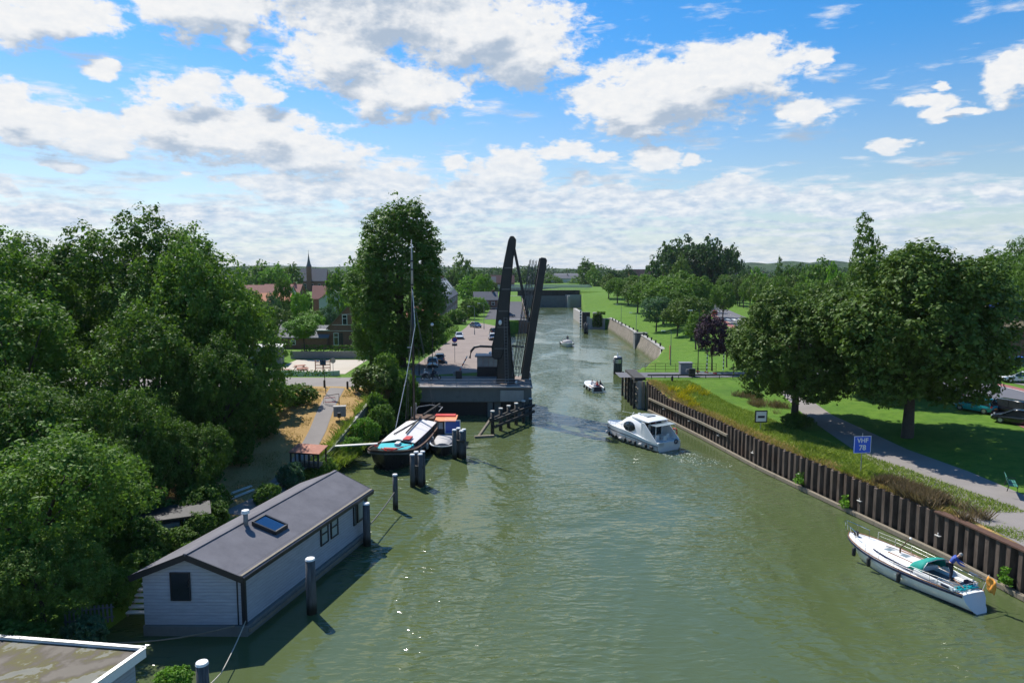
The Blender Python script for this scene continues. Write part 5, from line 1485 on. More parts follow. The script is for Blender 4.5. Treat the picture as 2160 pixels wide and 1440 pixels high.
blades('yellow_wildflowers', 'clump of yellow wildflowers near the right abutment', 750, flowers, 0.7, 0.10, M['yellow'], 7, 'flowers')
for k, (x, y, z, w_, mt, lb_) in enumerate([(26.4, 61.3, 1.1, 1.6, 'leafbr', 'bright green plant growing out of the sheet piling at the waterline'), (27.8, 55.6, 0.9, 1.3, 'leafbr', 'small green plant on the timber beam of the sheet piling'), (30.9, 41.2, 1.0, 1.2, 'leafbr', 'green plant at the right edge on the timber beam')]):
    ivy('wall_plant', lb_, [((x - .1, y, z - .25), (.5 * w_, .5 * w_, .5), .5), ((x, y + .15, z + .1), (.35 * w_, .35 * w_, .9), .4), ((x - .15, y - .3, z - .1), (.3, .6 * w_, .5), .3)], M[mt], .2, 190, 11 + k)
# ------------------------------------------------------------------ people
def person(label, loc, rz, pose='stand', top='jacket', legs='dkcloth', hair='hairbrown', s=1.0, reach=None, cap=None):
    """one continuous skinned body with hair and clothes as children; x forward, y left, z up, feet (or seat) at the origin"""
    t = thing('person', label, 'person', loc, rz); t.scale = (s, s, s)
    J = {}
    if pose == 'sit':
        J.update(pel=(0, 0, .08), che=(-.02, 0, .42), neck=(0, 0, .60), head=(.03, 0, .76), hipL=(.02, .10, .06), kneL=(.44, .12, .10), ankL=(.46, .12, -.32), toeL=(.62, .13, -.38))
    elif pose == 'bend':
        J.update(pel=(-.08, 0, .94), che=(.12, 0, 1.23), neck=(.25, 0, 1.39), head=(.37, 0, 1.50), hipL=(-.10, .10, .90), kneL=(.02, .13, .50), ankL=(-.05, .13, .09), toeL=(.13, .15, .04))
    elif pose == 'walk':
        J.update(pel=(0, 0, .95), che=(.02, 0, 1.28), neck=(.03, 0, 1.47), head=(.05, 0, 1.62), hipL=(0, .10, .92), kneL=(.14, .10, .50), ankL=(.16, .10, .09), toeL=(.34, .11, .05))
    else:
        J.update(pel=(0, 0, .95), che=(0, 0, 1.28), neck=(0, 0, 1.47), head=(.02, 0, 1.62), hipL=(0, .10, .92), kneL=(.02, .11, .50), ankL=(0, .11, .09), toeL=(.18, .13, .04))
    ch = Vector(J['che'])
    for sd, q in (('L', 1), ('R', -1)):
        if q == -1:
            for k in ('hip', 'kne', 'ank', 'toe'): v = J[k + 'L']; J[k + 'R'] = (v[0], -v[1], v[2])
            if pose == 'walk': J['kneR'] = (-.04, -.10, .50); J['ankR'] = (-.26, -.10, .14); J['toeR'] = (-.12, -.11, .05)
        sh = ch + Vector((.02, .19 * q, .12)); J['sh' + sd] = tuple(sh)
        if reach: hd = Vector(reach[0 if q == 1 else 1])
        elif pose == 'sit': hd = Vector((.36, .14 * q, .16))
        elif pose == 'walk': hd = sh + Vector((-.18 * q, .05 * q, -.54))
        else: hd = sh + Vector((.06, .07 * q, -.57))
        mid = sh.lerp(hd, .5) + Vector((-.06, .05 * q, -.06)); J['el' + sd] = tuple(mid); J['wr' + sd] = tuple(hd)
    verts, edges, rad = [], [], []

    def addv(p, r): verts.append(tuple(p)); rad.append(r); return len(verts) - 1

    ids = {}
    RR = dict(pel=(.15, .115), che=(.165, .115), neck=(.055, .055), head=(.085, .10), hip=(.095, .095), kne=(.062, .062), ank=(.042, .042), toe=(.035, .03), sh=(.06, .06), el=(.043, .043), wr=(.028, .026))
    for k, v in J.items(): ids[k] = addv(v, RR[k] if k in RR else RR[k[:-1]])
    crown_ = Vector(J['head']) + (Vector(J['head']) - Vector(J['neck'])).normalized() * .11; ids['top'] = addv(crown_, (.06, .07))
    E_ = [('pel', 'che'), ('che', 'neck'), ('neck', 'head'), ('head', 'top')]
    for sd in 'LR': E_ += [('pel', 'hip' + sd), ('hip' + sd, 'kne' + sd), ('kne' + sd, 'ank' + sd), ('ank' + sd, 'toe' + sd), ('che', 'sh' + sd), ('sh' + sd, 'el' + sd), ('el' + sd, 'wr' + sd)]
    edges = [(ids[a], ids[b]) for a, b in E_]
    # palm, four curled fingers and a thumb on each hand
    for sd, q in (('L', 1), ('R', -1)):
        w0 = Vector(J['wr' + sd]); d = (w0 - Vector(J['el' + sd])).normalized(); side = d.cross(Vector((0, 0, 1)))
        side = side.normalized() if side.length > .01 else Vector((0, 1, 0)); dn = side.cross(d)
        pm = addv(w0 + d * .07, (.036, .02)); edges.append((ids['wr' + sd], pm))
        for f in range(4):
            ln = (.066, .075, .07, .055)[f]; b = w0 + d * .085 + side * (.028 - .019 * f)
            a1 = addv(b, (.010, .010)); a2 = addv(b + d * ln * .55, (.009, .009)); a3 = addv(b + d * ln * .85 + dn * ln * -.45, (.008, .008)); edges += [(pm, a1), (a1, a2), (a2, a3)]
        b = w0 + d * .035 + side * .036; a1 = addv(b, (.012, .012)); a2 = addv(b + d * .035 + side * .022, (.010, .010)); edges += [(pm, a1), (a1, a2)]

    def skin(name, vs, es, rs, mat, parent):
        me = bpy.data.meshes.new(name); me.from_pydata(vs, es, []); o = bpy.data.objects.new(name, me); COL.objects.link(o); o.parent = parent
        m_ = o.modifiers.new('skin', 'SKIN'); m_.use_smooth_shade = True
        lay = me.skin_vertices[0].data if me.skin_vertices else None
        if lay is None:
            bm = bmesh.new(); bm.from_mesh(me); bm.verts.layers.skin.verify(); bm.to_mesh(me); bm.free(); lay = me.skin_vertices[0].data
        for i, r in enumerate(rs): lay[i].radius = r; lay[i].use_root = (i == 0)
        sb = o.modifiers.new('sub', 'SUBSURF'); sb.levels = 1; sb.render_levels = 1
        me.materials.append(mat); return o

    body = skin('body', verts, edges, rad, M['skin'], t)
    # clothes: slightly fuller skins over trunk with sleeves, and over the legs
    g = lambda k, f=1.14: (J[k] if isinstance(k, str) else k, tuple(x * f + .008 for x in RR[k if k in RR else k[:-1]]))
    ks = ['pel', 'che', 'shL', 'elL', 'wrL', 'shR', 'elR', 'wrR']
    vv = [J[k] for k in ks]; r_ = [g(k)[1] for k in ks]
    for i in (4, 7): vv[i] = tuple(Vector(vv[i]).lerp(Vector(vv[i - 1]), .12)); r_[i] = (.04, .038)
    nk = tuple(Vector(J['che']).lerp(Vector(J['neck']), .75)); vv.append(nk); r_.append((.085, .08))
    skin('jacket', vv, [(0, 1), (1, 2), (2, 3), (3, 4), (1, 5), (5, 6), (6, 7), (1, 8)], r_, M[top], t)
    ks = ['pel', 'hipL', 'kneL', 'ankL', 'hipR', 'kneR', 'ankR']
    skin('trousers', [J[k] for k in ks], [(0, 1), (1, 2), (2, 3), (0, 4), (4, 5), (5, 6)], [g(k, 1.2)[1] for k in ks], M[legs], t)
    for sd in 'LR':
        a, b = Vector(J['ank' + sd]), Vector(J['toe' + sd]); mb = MB(); c = a.lerp(b, .55); mb.ball((c.x, c.y, c.z - .01), (.15, .055, .055), 8); mb.build('shoe', M['black'], t, True)
    h = Vector(J['head']); ax = (h - Vector(J['neck'])).normalized(); fwd = Vector((1, 0, 0)) - ax * ax.x; fwd.normalize()
    mb = MB(); c = h + ax * .045 - fwd * .018; mb.ball(c, (.098, .086, .098), 10)
    mb.build('hair' if not cap else 'helmet', M[cap or hair], t, True)
    mb = MB(); c = h + fwd * .102 - ax * .01; mb.ball(c, (.018, .013, .02), 6)
    for q in (1, -1):
        e = h + ax * .018 + fwd * .09 + Vector((0, .032 * q, 0)); mb.ball(e, .011, 6); e = h + Vector((0, .09 * q, 0)); mb.ball(e, (.02, .012, .03), 6)
    mb.build('face', M['skin'], body, True)
    return t


# ------------------------------------------------------------------ hulls: x forward, y to port, z up from the waterline
def hull_rings(L, B, sheer, fullness, bow_rake=0.8, tw=0.8, draft=0.3, n=22, bowp=0.55, flare=0.85, zt=None, stern_rake=0.0):
    """stations from stern (x=0) to bow (x=L); each ring keel -> chine -> gunwale on both sides"""
    rings = []; gun = []
    for i in range(n + 1):
        t = i / n
        if t < fullness: hb_ = B / 2 * (tw + (1 - tw) * math.sin(t / fullness * math.pi / 2))
        else: hb_ = B / 2 * max(0.012, (1 - ((t - fullness) / (1 - fullness)) ** 2) ** bowp)
        zg = sheer(t); r = []
        for (fy, fz) in ((1.0, 1.0), (0.985, .66), (flare + .07, .3), (flare * .95, 0.0), (flare * .6, -.7), (0.0, -1.0)):
            z = zg * fz if fz >= 0 else draft * fz
            rk = (z / max(zg, .01) - 1) * bow_rake * max(0, (t - .55) / .45) ** 2 if z > -draft * 2 else 0
            st = stern_rake * (1 - z / max(zg, .01)) * max(0, (.12 - t) / .12)
            pinch = 1 - (1 - fz) * .35 * max(0, (t - .6) / .4)
            r.append((t * L + rk + st, hb_ * fy * pinch, z))
        full = r + [(x, -y, z) for x, y, z in reversed(r[:-1])]
        rings.append(full); gun.append(r[0])
    return rings, gun


def deck_mesh(gun, inset=0.0, dz=0.0, t0=0, t1=None):
    mb = MB(); g = gun[t0:t1]
    l = [(x, max(0.0, y - inset), z + dz) for x, y, z in g]; r = [(x, -max(0.0, y - inset), z + dz) for x, y, z in g]; c = [(x, 0, z + dz + .03) for x, y, z in g]
    mb.loft([l, c, r], 0, False, False); return mb


def band(gun, mat, name, parent, w_=0.06, h_=0.09, dz=0.0, off=0.0):
    for s in (1, -1):
        mb = MB(); pts = [(x, s * (y + off), z + dz) for x, y, z in gun]
        rings = [[(x, y - w_ / 2, z - h_ / 2), (x, y + w_ / 2, z - h_ / 2), (x, y + w_ / 2, z + h_ / 2), (x, y - w_ / 2, z + h_ / 2)] for x, y, z in pts]
        mb.loft(rings); mb.build(name, mat, parent)


def fender(parent, p, r=0.11, h=0.5, mat=None, horiz=False, rz=0):
    mb = MB(); rs = [r * .4, r * .92, r, r, r * .92, r * .4]; zs = [-h / 2, -h * .42, -h * .25, h * .25, h * .42, h / 2]
    if horiz: mb.tube([(z, 0, 0) for z in zs], rs, 10)
    else: mb.tube([(0, 0, z) for z in zs], rs, 10); mb.tube([(0, 0, h / 2), (0, 0, h / 2 + .35)], .012, 4)
    o = mb.build('fender', mat or M['rubber'], parent, True); o.location = p; o.rotation_euler = (0, 0, rz); return o


def cabin_loft(sections, mat, name, parent, smooth=True, auto=40):
    """sections: (x, half width bottom, half width top, z bottom, z top)"""
    rings = []
    for x, wb, wt, zb, zt in sections:
        k = (zt - zb)
        rings.append([(x, wb, zb), (x, wb * .98, zb + k * .5), (x, wt, zt - k * .18), (x, wt * .82, zt - k * .03), (x, 0, zt + .02), (x, -wt * .82, zt - k * .03), (x, -wt, zt - k * .18), (x, -wb * .98, zb + k * .5), (x, -wb, zb)])
    mb = MB(); mb.loft(rings, 0, True, True); return mb.build(name, mat, parent, smooth, auto=auto)


def rail(parent, name, pts, posts, r=0.018, mat=None, h0=0.0, deckz=None):
    mb = MB(); mb.tube(pts, r, 6)
    for a, b in posts: mb.tube([a, b], r * .85, 5)
    return mb.build(name, mat or M['chrome'], parent)


# ---------------- white sailing boat
sx, sy = (27.35, 39.0), (24.3, 47.9)
ang = math.atan2(sy[1] - sx[1], sy[0] - sx[0])
sb_ = thing('sailing_boat', 'white sailing boat with teal sprayhood and lowered mast beside the sheet piling', 'boat', (sx[0], sx[1], 0), ang)
sheer = lambda t: 0.98 - 0.10 * math.sin(t * math.pi * .8) + 0.34 * t * t
Lr, gun = hull_rings(9.4, 3.0, sheer, 0.55, 1.0, .60, .5, 24, .62, .80, stern_rake=-0.45)
for i_, r_ in enumerate(Lr):
    k_ = max(0, 1 - i_ / 12) * .16
    Lr[i_] = [(x, y * (1 - k_ * (1 if q in (2, 3, 4, 6, 7, 8) else .3)), z + (k_ * .9 if q in (3, 7) else 0) + (k_ * 2.0 if q == 5 or q in (4, 6) else 0)) for q, (x, y, z) in enumerate(r_)]
mb = MB(); mb.loft(Lr, 0, True, True); mb.build('hull', M['gel'], sb_, True, auto=50)
band(gun, M['navy'], 'sheer_stripe', sb_, .03, .13, -.10, .005)
band(gun, M['teak'], 'toe_rail', sb_, .05, .06, .03, -.03)
wl = [(x, y * (.94 if i < 14 else .94 - .04 * (i - 14) / 10), .07) for i, (x, y, z) in enumerate([(r[3][0], r[3][1], 0) for r in Lr])]
band(wl, M['black'], 'waterline_stripe', sb_, .05, .16, -.02, .015)
deck_mesh(gun, .04, .0).build('deck', M['white'], sb_)
cabin_loft([(3.1, 1.05, .92, .90, 1.34), (4.0, 1.08, .92, .90, 1.38), (5.4, .95, .80, .92, 1.34), (6.4, .72, .56, .98, 1.24), (7.0, .45, .3, 1.02, 1.13)], M['gel'], 'coachroof', sb_)
mb = MB()
for s in (1, -1):
    ps = [(3.2, 1.075), (4.0, 1.10), (5.4, .965), (6.4, .735), (6.75, .60)]
    mb.loft([[(x, s * (y + .0), 1.03 + .03 * k), (x, s * (y + .02), 1.03 + .03 * k), (x, s * (y - .02), 1.20), (x, s * (y - .06), 1.20)] for k, (x, y) in enumerate(ps)])
mb.build('cabin_window', M['navy'], sb_)
for xx, w_ in ((5.9, .5), (4.7, .45)):
    mb = MB(); mb.box((xx, 0, 1.36 if xx < 5 else 1.29), (.5, w_, .07)); mb.build('deck_hatch', M['paleglass'], sb_, bevel=.02)
mb = MB()
for y in (.35, -.35): mb.beam((3.2, y * 1.6, 1.40), (5.6, y * 1.4, 1.36), .05, .05)
mb.build('grab_rail', M['teak'], sb_)
# cockpit: a block darkened to stand for a sunk well's shade, seats and coamings
mb = MB(); mb.box((1.85, 0, .92), (2.5, 1.05, .24)); mb.build('well_shade_block', M['glass'], sb_)
for s in (1, -1):
    mb = MB(); mb.box((1.75, s * .78, 1.03), (2.6, .34, .14)); mb.build('cockpit_seat', M['gel'], sb_, bevel=.02)
    mb = MB(); mb.beam((.5, s * 1.0, 1.14), (3.1, s * 1.1, 1.22), .09, .26); mb.build('coaming', M['white'], sb_, bevel=.02)
mb = MB(); mb.box((1.9, 0, 1.045), (2.2, .95, .02)); mb.build('cockpit_sole', M['greywood'], sb_)
# teal sprayhood
rings = []
for k, (x, w_, h) in enumerate([(3.65, .98, .10), (3.45, 1.02, .42), (3.1, 1.05, .68), (2.7, 1.08, .80), (2.45, 1.10, .80)]):
    rings.append([(x + .1, w_, 1.2 + 0), (x, w_ * .96, 1.2 + h * .55), (x, w_ * .72, 1.2 + h * .93), (x, 0, 1.2 + h * 1.03), (x, -w_ * .72, 1.2 + h * .93), (x, -w_ * .96, 1.2 + h * .55), (x + .1, -w_, 1.2)])
mb = MB(); mb.loft(rings, 0, False, False); so = mb.build('sprayhood', M['teal'], sb_, True); sm_ = so.modifiers.new('t', 'SOLIDIFY'); sm_.thickness = .02
mb = MB(); mb.tube([rings[-1][i] for i in range(7)], .022, 6); mb.build('hood_frame', M['steel'], sb_)
mb = MB(); mb.box((3.5, 0, 1.32), (.06, 1.5, .2)); mb.build('hood_window', M['paleglass'], sb_)
# guard rails: pulpit, stanchions with wires, pushpit
for s in (1, -1):
    pr = [gun[i] for i in (2, 5, 8, 11, 14, 17, 20)]
    mb = MB()
    for x, y, z in pr: mb.tube([(x, s * (y - .08), z), (x, s * (y - .06), z + .58)], .014, 5)
    mb.build('stanchion', M['chrome'], sb_)
    for h in (.32, .57):
        mb = MB(); mb.tube([(x, s * (y - .06), z + h) for x, y, z in pr], .008, 4); mb.build('guard_wire', M['steel'], sb_)
b = gun[-1]
mb = MB(); mb.tube([(8.2, .62, 1.75), (8.9, .42, 1.86), (9.75, 0.12, 1.98), (9.75, -.12, 1.98), (8.9, -.42, 1.86), (8.2, -.62, 1.75)], .02, 6)
for x, y, z in ((8.2, .62, 1.75), (9.0, .35, 1.87), (9.7, .1, 1.97)):
    for s in (1, -1): mb.tube([(x, s * y, z), (x - .1, s * y * .8, 1.2)], .017, 5)
mb.build('pulpit', M['chrome'], sb_)
mb = MB(); mb.tube([(1.3, 1.32, 1.55), (.4, 1.22, 1.58), (.05, .9, 1.6), (.05, -.9, 1.6), (.4, -1.22, 1.58), (1.3, -1.32, 1.55)], .02, 6)
for x, y in ((1.3, 1.32), (.25, 1.1), (.05, .5), (.05, -.5), (.25, -1.1), (1.3, -1.32)): mb.tube([(x, y, .95), (x, y, 1.57)], .016, 5)
mb.build('pushpit', M['chrome'], sb_)
mb = MB(); mb.box((8.75, .0, 1.42), (.3, .16, .28)); mb.ball((8.6, .1, 1.36), .12, 6); mb.build('anchor', M['black'], sb_)
# lowered mast stub in its tabernacle and folded spar
mb = MB(); mb.tube([(5.2, -.1, 1.3), (5.2, -.1, 1.75)], .05, 8); mb.tube([(5.2, -.1, 1.7), (4.9, -.5, 2.35)], .035, 6); mb.build('mast_step', M['rust'], sb_)
mb = MB(); mb.ball((4.86, -.55, 2.42), (.1, .08, .07), 6); mb.build('masthead_lamp', M['white'], sb_)
for x, s in ((7.6, 1), (6.1, 1), (3.8, 1), (1.2, -1), (4.2, -1)):
    i = int(x / 9.4 * 24); g_ = gun[i]; fender(sb_, (x, s * (g_[1] + .12), g_[2] - .42), .13, .62, M['rubber'])
mb = MB(); mb.tube([(.2, .55, 1.3), (1.2, .1, 1.35)], .025, 6); mb.build('tiller', M['teak'], sb_)
# ladder on transom, rope heap, ensign
mb = MB()
for y in (.15, -.15): mb.tube([(.12, y, .95), (.33, y, .25)], .015, 5)
for k in range(4): mb.tube([(.17 + k * .05, .15, .8 - k * .17), (.17 + k * .05, -.15, .8 - k * .17)], .014, 5)
mb.build('stern_ladder', M['chrome'], sb_)
rnd = random.Random(4); mb = MB()
for k in range(10): mb.tube([(.25 + rnd.random() * .5, rnd.uniform(-1, .9), 1.05 + rnd.random() * .12) for q in range(5)], .022, 5)
mb.build('coiled_lines', M['turq'], sb_)
mb = MB(); mb.tube([(.0, -.75, 1.1), (-.25, -.85, 2.1)], .018, 6); fl = mb.build('flag_staff', M['white'], sb_)
mb = MB(); rings = []
for k in range(7):
    z = 2.05 - k * .14; rings.append([(-.22 + .05 * k * .4 - j * .13 + .02 * math.sin(k + j), -.84 + .10 * math.sin(j * 2.1 + k * .7), z - j * .06) for j in range(5)])
mb.loft(rings, 0, False, False); o = mb.build('flag', M['flagorange'], fl, True); o.modifiers.new('t', 'SOLIDIFY').thickness = .01
mb = MB(); mb.box((1.0, .95, 1.16), (.5, .3, .12)); mb.box((.8, -.6, 1.2), (.4, .3, .2)); mb.build('cushion', M['navy'], sb_)
cs, sn = math.cos(ang), math.sin(ang)
px_, py_ = 1.65, -.25
person('person in blue jacket and dark trousers bending forward in the sailing boat cockpit', (sx[0] + px_ * cs - py_ * sn, sx[1] + px_ * sn + py_ * cs, 1.06), R(-30), 'bend', 'jacket', 'dkcloth', 'hairgrey', 1.1, reach=((.62, .20, .95), (.64, -.16, .92)))
mb = MB(); mb.tube([(27.2, 40.2, 1.9), (29.0, 39.2, 1.35)], .02, 6); tag(mb.build('boat_hook', M['steel']), 'slim metal boat hook held by the person on the sailing boat', 'boat hook')

# ---------------- white motor cruiser
cx0, cx1 = (17.5, 75.0), (12.2, 83.6); ang = math.atan2(cx1[1] - cx0[1], cx1[0] - cx0[0])
cr = thing('motor_cruiser', 'white motor cruiser with oval side window and open aft cockpit', 'boat', (cx0[0], cx0[1], 0), ang)
sheer = lambda t: 1.02 + .55 * sm(np.float64((t - .05) / .5)) + .12 * t
sheer = lambda t: float(1.0 + .50 * sm(np.float64((t - .02) / .55)) + .10 * t)
Lr, gun = hull_rings(10.2, 3.85, sheer, 0.5, .7, .9, .4, 24, .5, .9)
mb = MB(); mb.loft(Lr, 0, True, True); mb.build('hull', M['gel'], cr, True, auto=50)
band([(x, y, z * .42) for x, y, z in gun], M['canvas'], 'rubbing_strake', cr, .08, .42, -.02, -.02)
band([(r[3][0], r[3][1], .10) for r in Lr], M['black'], 'waterline_stripe', cr, .06, .24, 0, .02)
band([(x, y, z * .68) for x, y, z in gun], M['black'], 'hull_stripe', cr, .05, .07, 0, .01)
deck_mesh(gun, .05, -.0, 7).build('deck', M['gel'], cr)
mb = MB(); mb.box((1.3, 0, .62), (2.5, 3.1, .1)); mb.build('cockpit_floor', M['offwhite'], cr)
deck_mesh(gun, .05, -.36, 0, 8).build('aft_deck', M['white'], cr)
# superstructure: smooth flowing cabin, open at the back
cabin_loft([(2.7, 1.72, 1.5, 1.0, 3.05), (3.6, 1.72, 1.50, 1.2, 3.16), (5.2, 1.60, 1.38, 1.45, 3.12), (6.2, 1.42, 1.10, 1.5, 2.72), (7.3, 1.05, .70, 1.5, 2.12), (8.4, .55, .3, 1.5, 1.72)], M['gel'], 'cabin', cr)
mb = MB(); mb.box((2.69, 0, 1.85), (.06, 2.7, 1.9)); mb.build('saloon_doors', M['glass'], cr)
mb = MB()
for y in (-1.36, -.45, .45, 1.36): mb.box((2.64, y, 1.85), (.07, .07, 1.9))
for z in (.92, 2.82): mb.box((2.64, 0, z), (.07, 2.8, .08))
mb.build('door_frame', M['white'], cr)
for s in (1, -1):
    mb = MB(); n = 20; c_ = (4.75, s * 1.64, 2.05)
    ring = [[(c_[0] + math.cos(a) * r1 * 1.0, c_[1] - s * (math.sin(a) * r1 * .10) + s * dy, c_[2] + math.sin(a) * r1 * .56) for a in (k * 2 * math.pi / n for k in range(n))] for r1, dy in ((1.0, -.12), (1.0, .06), (.93, .10), (.02, .10))]
    mb.loft(ring); o = mb.build('oval_window', M['glass'], cr, True, auto=40)
    for xx, zz, w_ in ((6.5, 1.95, .16), (6.95, 1.85, .09)):
        m2 = MB(); m2.ball((xx, s * (1.24 - (xx - 6.2) * .33), zz), (w_, .06, .09), 8); m2.build('porthole', M['glass'], cr, True)
mb = MB(); mb.add([(5.55, .95, 3.05), (5.55, -.95, 3.05), (6.45, -.85, 2.62), (6.45, .85, 2.62)], [(0, 1, 2, 3)]); o = mb.build('windscreen', M['paleglass'], cr); o.location.z = .035
cabin_loft([(1.7, 1.55, 1.35, 3.02, 3.10), (2.3, 1.62, 1.45, 3.04, 3.26), (3.6, 1.5, 1.3, 3.08, 3.40), (4.8, 1.25, .95, 3.06, 3.34), (5.5, .9, .5, 3.02, 3.14)], M['gel'], 'roof', cr)
mb = MB(); mb.box((3.5, 0, 3.40), (1.3, 1.3, .06)); mb.build('roof_hatch', M['paleglass'], cr, bevel=.02)
mb = MB(); mb.box((1.15, 0, 2.78), (1.3, 3.0, .05)); mb.build('awning', M['paleglass'], cr)
mb = MB()
for y in (-1.45, 1.45): mb.tube([(.6, y, 1.1), (.6, y, 2.78)], .03, 6); mb.tube([(1.75, y, 1.1), (1.75, y, 2.78)], .03, 6)
mb.build('awning_post', M['white'], cr)
for s in (1, -1):
    mb = MB(); mb.loft([[(2.7, s * 1.62, .9), (2.7, s * 1.74, .9), (2.7, s * 1.74, 2.9), (2.7, s * 1.6, 2.9)], [(1.9, s * 1.68, .9), (1.9, s * 1.80, .9), (2.25, s * 1.74, 2.9), (2.25, s * 1.62, 2.9)], [(.2, s * 1.68, .9), (.2, s * 1.78, .9), (.2, s * 1.78, 1.12), (.2, s * 1.68, 1.12)]]); mb.build('side_wing', M['gel'], cr, bevel=.02)
mb = MB(); mb.box((.12, 1.2, .82), (.24, .9, .5)); mb.box((.12, -1.2, .82), (.24, .9, .5)); mb.build('transom_locker', M['gel'], cr, bevel=.05)
mb = MB(); mb.tube([(.35, -1.52, 1.02), (.35, -.7, 1.02), (.35, -.1, 1.02)], .03, 6)
for y in (-1.5, -1.0, -.5, -.1): mb.tube([(.35, y, .6), (.35, y, 1.02)], .02, 5)
mb.build('stern_rail', M['white'], cr)
# table and chairs
mb = MB(); mb.box((1.3, -.2, 1.36), (.75, .8, .05))
for x in (1.0, 1.6):
    for y in (-.5, .12): mb.box((x, y, 1.0), (.06, .06, .7))
mb.build('table', M['white'], cr)
for (x, y) in ((.75, .1), (1.4, -.95), (1.3, .7)):
    mb = MB(); mb.box((x, y, 1.08), (.45, .45, .05)); mb.box((x - .2, y, 1.36), (.05, .45, .5))
    for a in (-.18, .18):
        for b in (-.18, .18): mb.box((x + a, y + b, .86), (.05, .05, .42))
    mb.build('chair', M['white'], cr)
# lifebuoy
mb = MB(); n = 16; ringz = []
for k in range(n + 1):
    a = k * 2 * math.pi / n; c = Vector((1.0 + .36 * math.cos(a), -1.82, 1.75 + .36 * math.sin(a))); ringz.append(c)
mb.tube(ringz, .085, 8, cap=False); mb.build('lifebuoy', M['red'], cr, True)
mb = MB(); n = 16
ringz = [Vector((-.04, -1.0 + .22 * math.cos(a), .95 + .22 * math.sin(a))) for a in (k * 2 * math.pi / n for k in range(n + 1))]
mb.tube(ringz, .07, 8, cap=False); mb.build('tyre_fender', M['navy'], cr, True)
# bow rail
for s in (1, -1):
    pts = [gun[i] for i in (11, 14, 17, 20, 22, 23)]
    mb = MB(); mb.tube([(x, s * max(.05, y - .1), z + .55) for x, y, z in pts], .018, 5)
    for x, y, z in pts: mb.tube([(x, s * max(.05, y - .08), z), (x, s * max(.05, y - .1), z + .55)], .014, 5)
    mb.build('bow_rail', M['chrome'], cr)
mb = MB(); mb.tube([(5.6, .5, 3.1), (5.3, .5, 3.5)], .03, 6); mb.tube([(4.9, .35, 3.3), (6.6, 1.2, 3.45)], .015, 5); mb.box((4.6, .3, 3.42), (.3, .2, .14)); mb.build('aerial', M['white'], cr)
for k in range(6):
    i = 2 + k * 4; x, y, z = gun[min(i, 23)]; d = Vector(gun[min(i + 1, 24)]) - Vector(gun[max(i - 1, 0)])
    for s in (1, -1): fender(cr, (x, s * (y * .93 + .16), .42), .17, .5, M['rubber'] if k % 2 == 0 else M['canvas'], True, s * math.atan2(d.y, d.x))
    if k < 5:
        x, y, z = gun[i + 2]
        for s in (1, -1): fender(cr, (x, s * (y * .93 + .16), .42), .17, .42, M['rubber'], False)


# wake foam
def foam(label, spots, n, seed, sz=.16):
    rng = np.random.default_rng(seed); cen = []
    for (x0, y0, x1, y1, w0, w1) in spots:
        t = rng.random(n) ** 1.3; L_ = math.hypot(x1 - x0, y1 - y0); nx, ny = -(y1 - y0) / L_, (x1 - x0) / L_
        s = rng.normal(0, 1, n) * (w0 + (w1 - w0) * t); cen.append(np.column_stack([x0 + (x1 - x0) * t + nx * s, y0 + (y1 - y0) * t + ny * s, np.full(n, .03)]))
    cen = np.concatenate(cen); nr = np.tile([0, 0, 1.0], (len(cen), 1)) + rng.normal(0, .12, (len(cen), 3))
    me = quads_mesh('wake_foam', leaf_cards(rng, cen, nr, sz), M['foam'], rng.random(len(cen))); o = bpy.data.objects.new('wake_foam', me); COL.objects.link(o); tag(o, label, 'foam', kind='stuff')


M['foam'] = material('water_foam', lambda q: bsdf(q, (0.55, 0.60, 0.52), 0.6, 0, 0.4))
foam('white wake foam trailing behind the motor cruiser', [(16.2, 74.3, 18.4, 70.0, .15, .5), (18.9, 74.5, 22.5, 68.5, .15, .7), (17.8, 74.2, 20.5, 69.0, .3, .9)], 90, 2, .11)
foam('small wake foam behind the open sloop', [(13.9, 112.0, 14.2, 109.0, .4, .6)], 60, 3, .12)


# ---------------- open sloops with people
def sloop(label, loc, rz, L, B, cover, name='sloop'):
    t = thing(name, label, 'boat', loc, rz)
    Lr, gun = hull_rings(L, B, lambda u: .72 + .28 * u * u, .5, .5, .85, .25, 16, .5, .85)
    mb = MB(); mb.loft(Lr, 0, True, False); mb.add(Lr[0], [tuple(range(11))]); mb.build('hull', M['gel'], t, True, auto=50)
    deck_mesh(gun, .22, -.22, 1, 14).build('cockpit_floor', M['teak'], t)
    band(gun, M['white'], 'gunwale', t, .26, .08, .03, -.08)
    deck_mesh(gun, .1, .02, 12).build('foredeck', M['white'], t)
    mb = MB(); mb.box((.5, 0, .78), (.7, B * .7, .14)); mb.build('stern_cushion', M['dkcloth'], t, bevel=.03)
    for s in (1, -1):
        mb = MB(); mb.box((2.2, s * B * .33, .72), (2.4, .38, .12)); mb.build('side_bench', M['teak'], t)
    mb = MB(); mb.box((2.2, 0, .85), (.5, .5, .6)); mb.box((2.45, 0, 1.22), (.04, .7, .25)); mb.build('steering_console', M['white'] if not cover else M['dkcloth'], t, bevel=.03)
    if cover:
        rings = [[(x, w_, .85), (x, w_ * .9, .85 + h * .7), (x, 0, .85 + h), (x, -w_ * .9, .85 + h * .7), (x, -w_, .85)] for x, w_, h in ((L * .45, B * .4, .55), (L * .6, B * .42, .85), (L * .72, B * .3, .4))]
        mb = MB(); mb.loft(rings); mb.build('folded_hood', M['canvas'], t, True)
    for k, x in enumerate((.5, 2.0, 3.6)):
        g_ = gun[int(x / L * 16)]
        for s in (1, -1): fender(t, (x, s * (g_[1] + .15), .5), .15, .5, M['rubber'])
    return t, gun


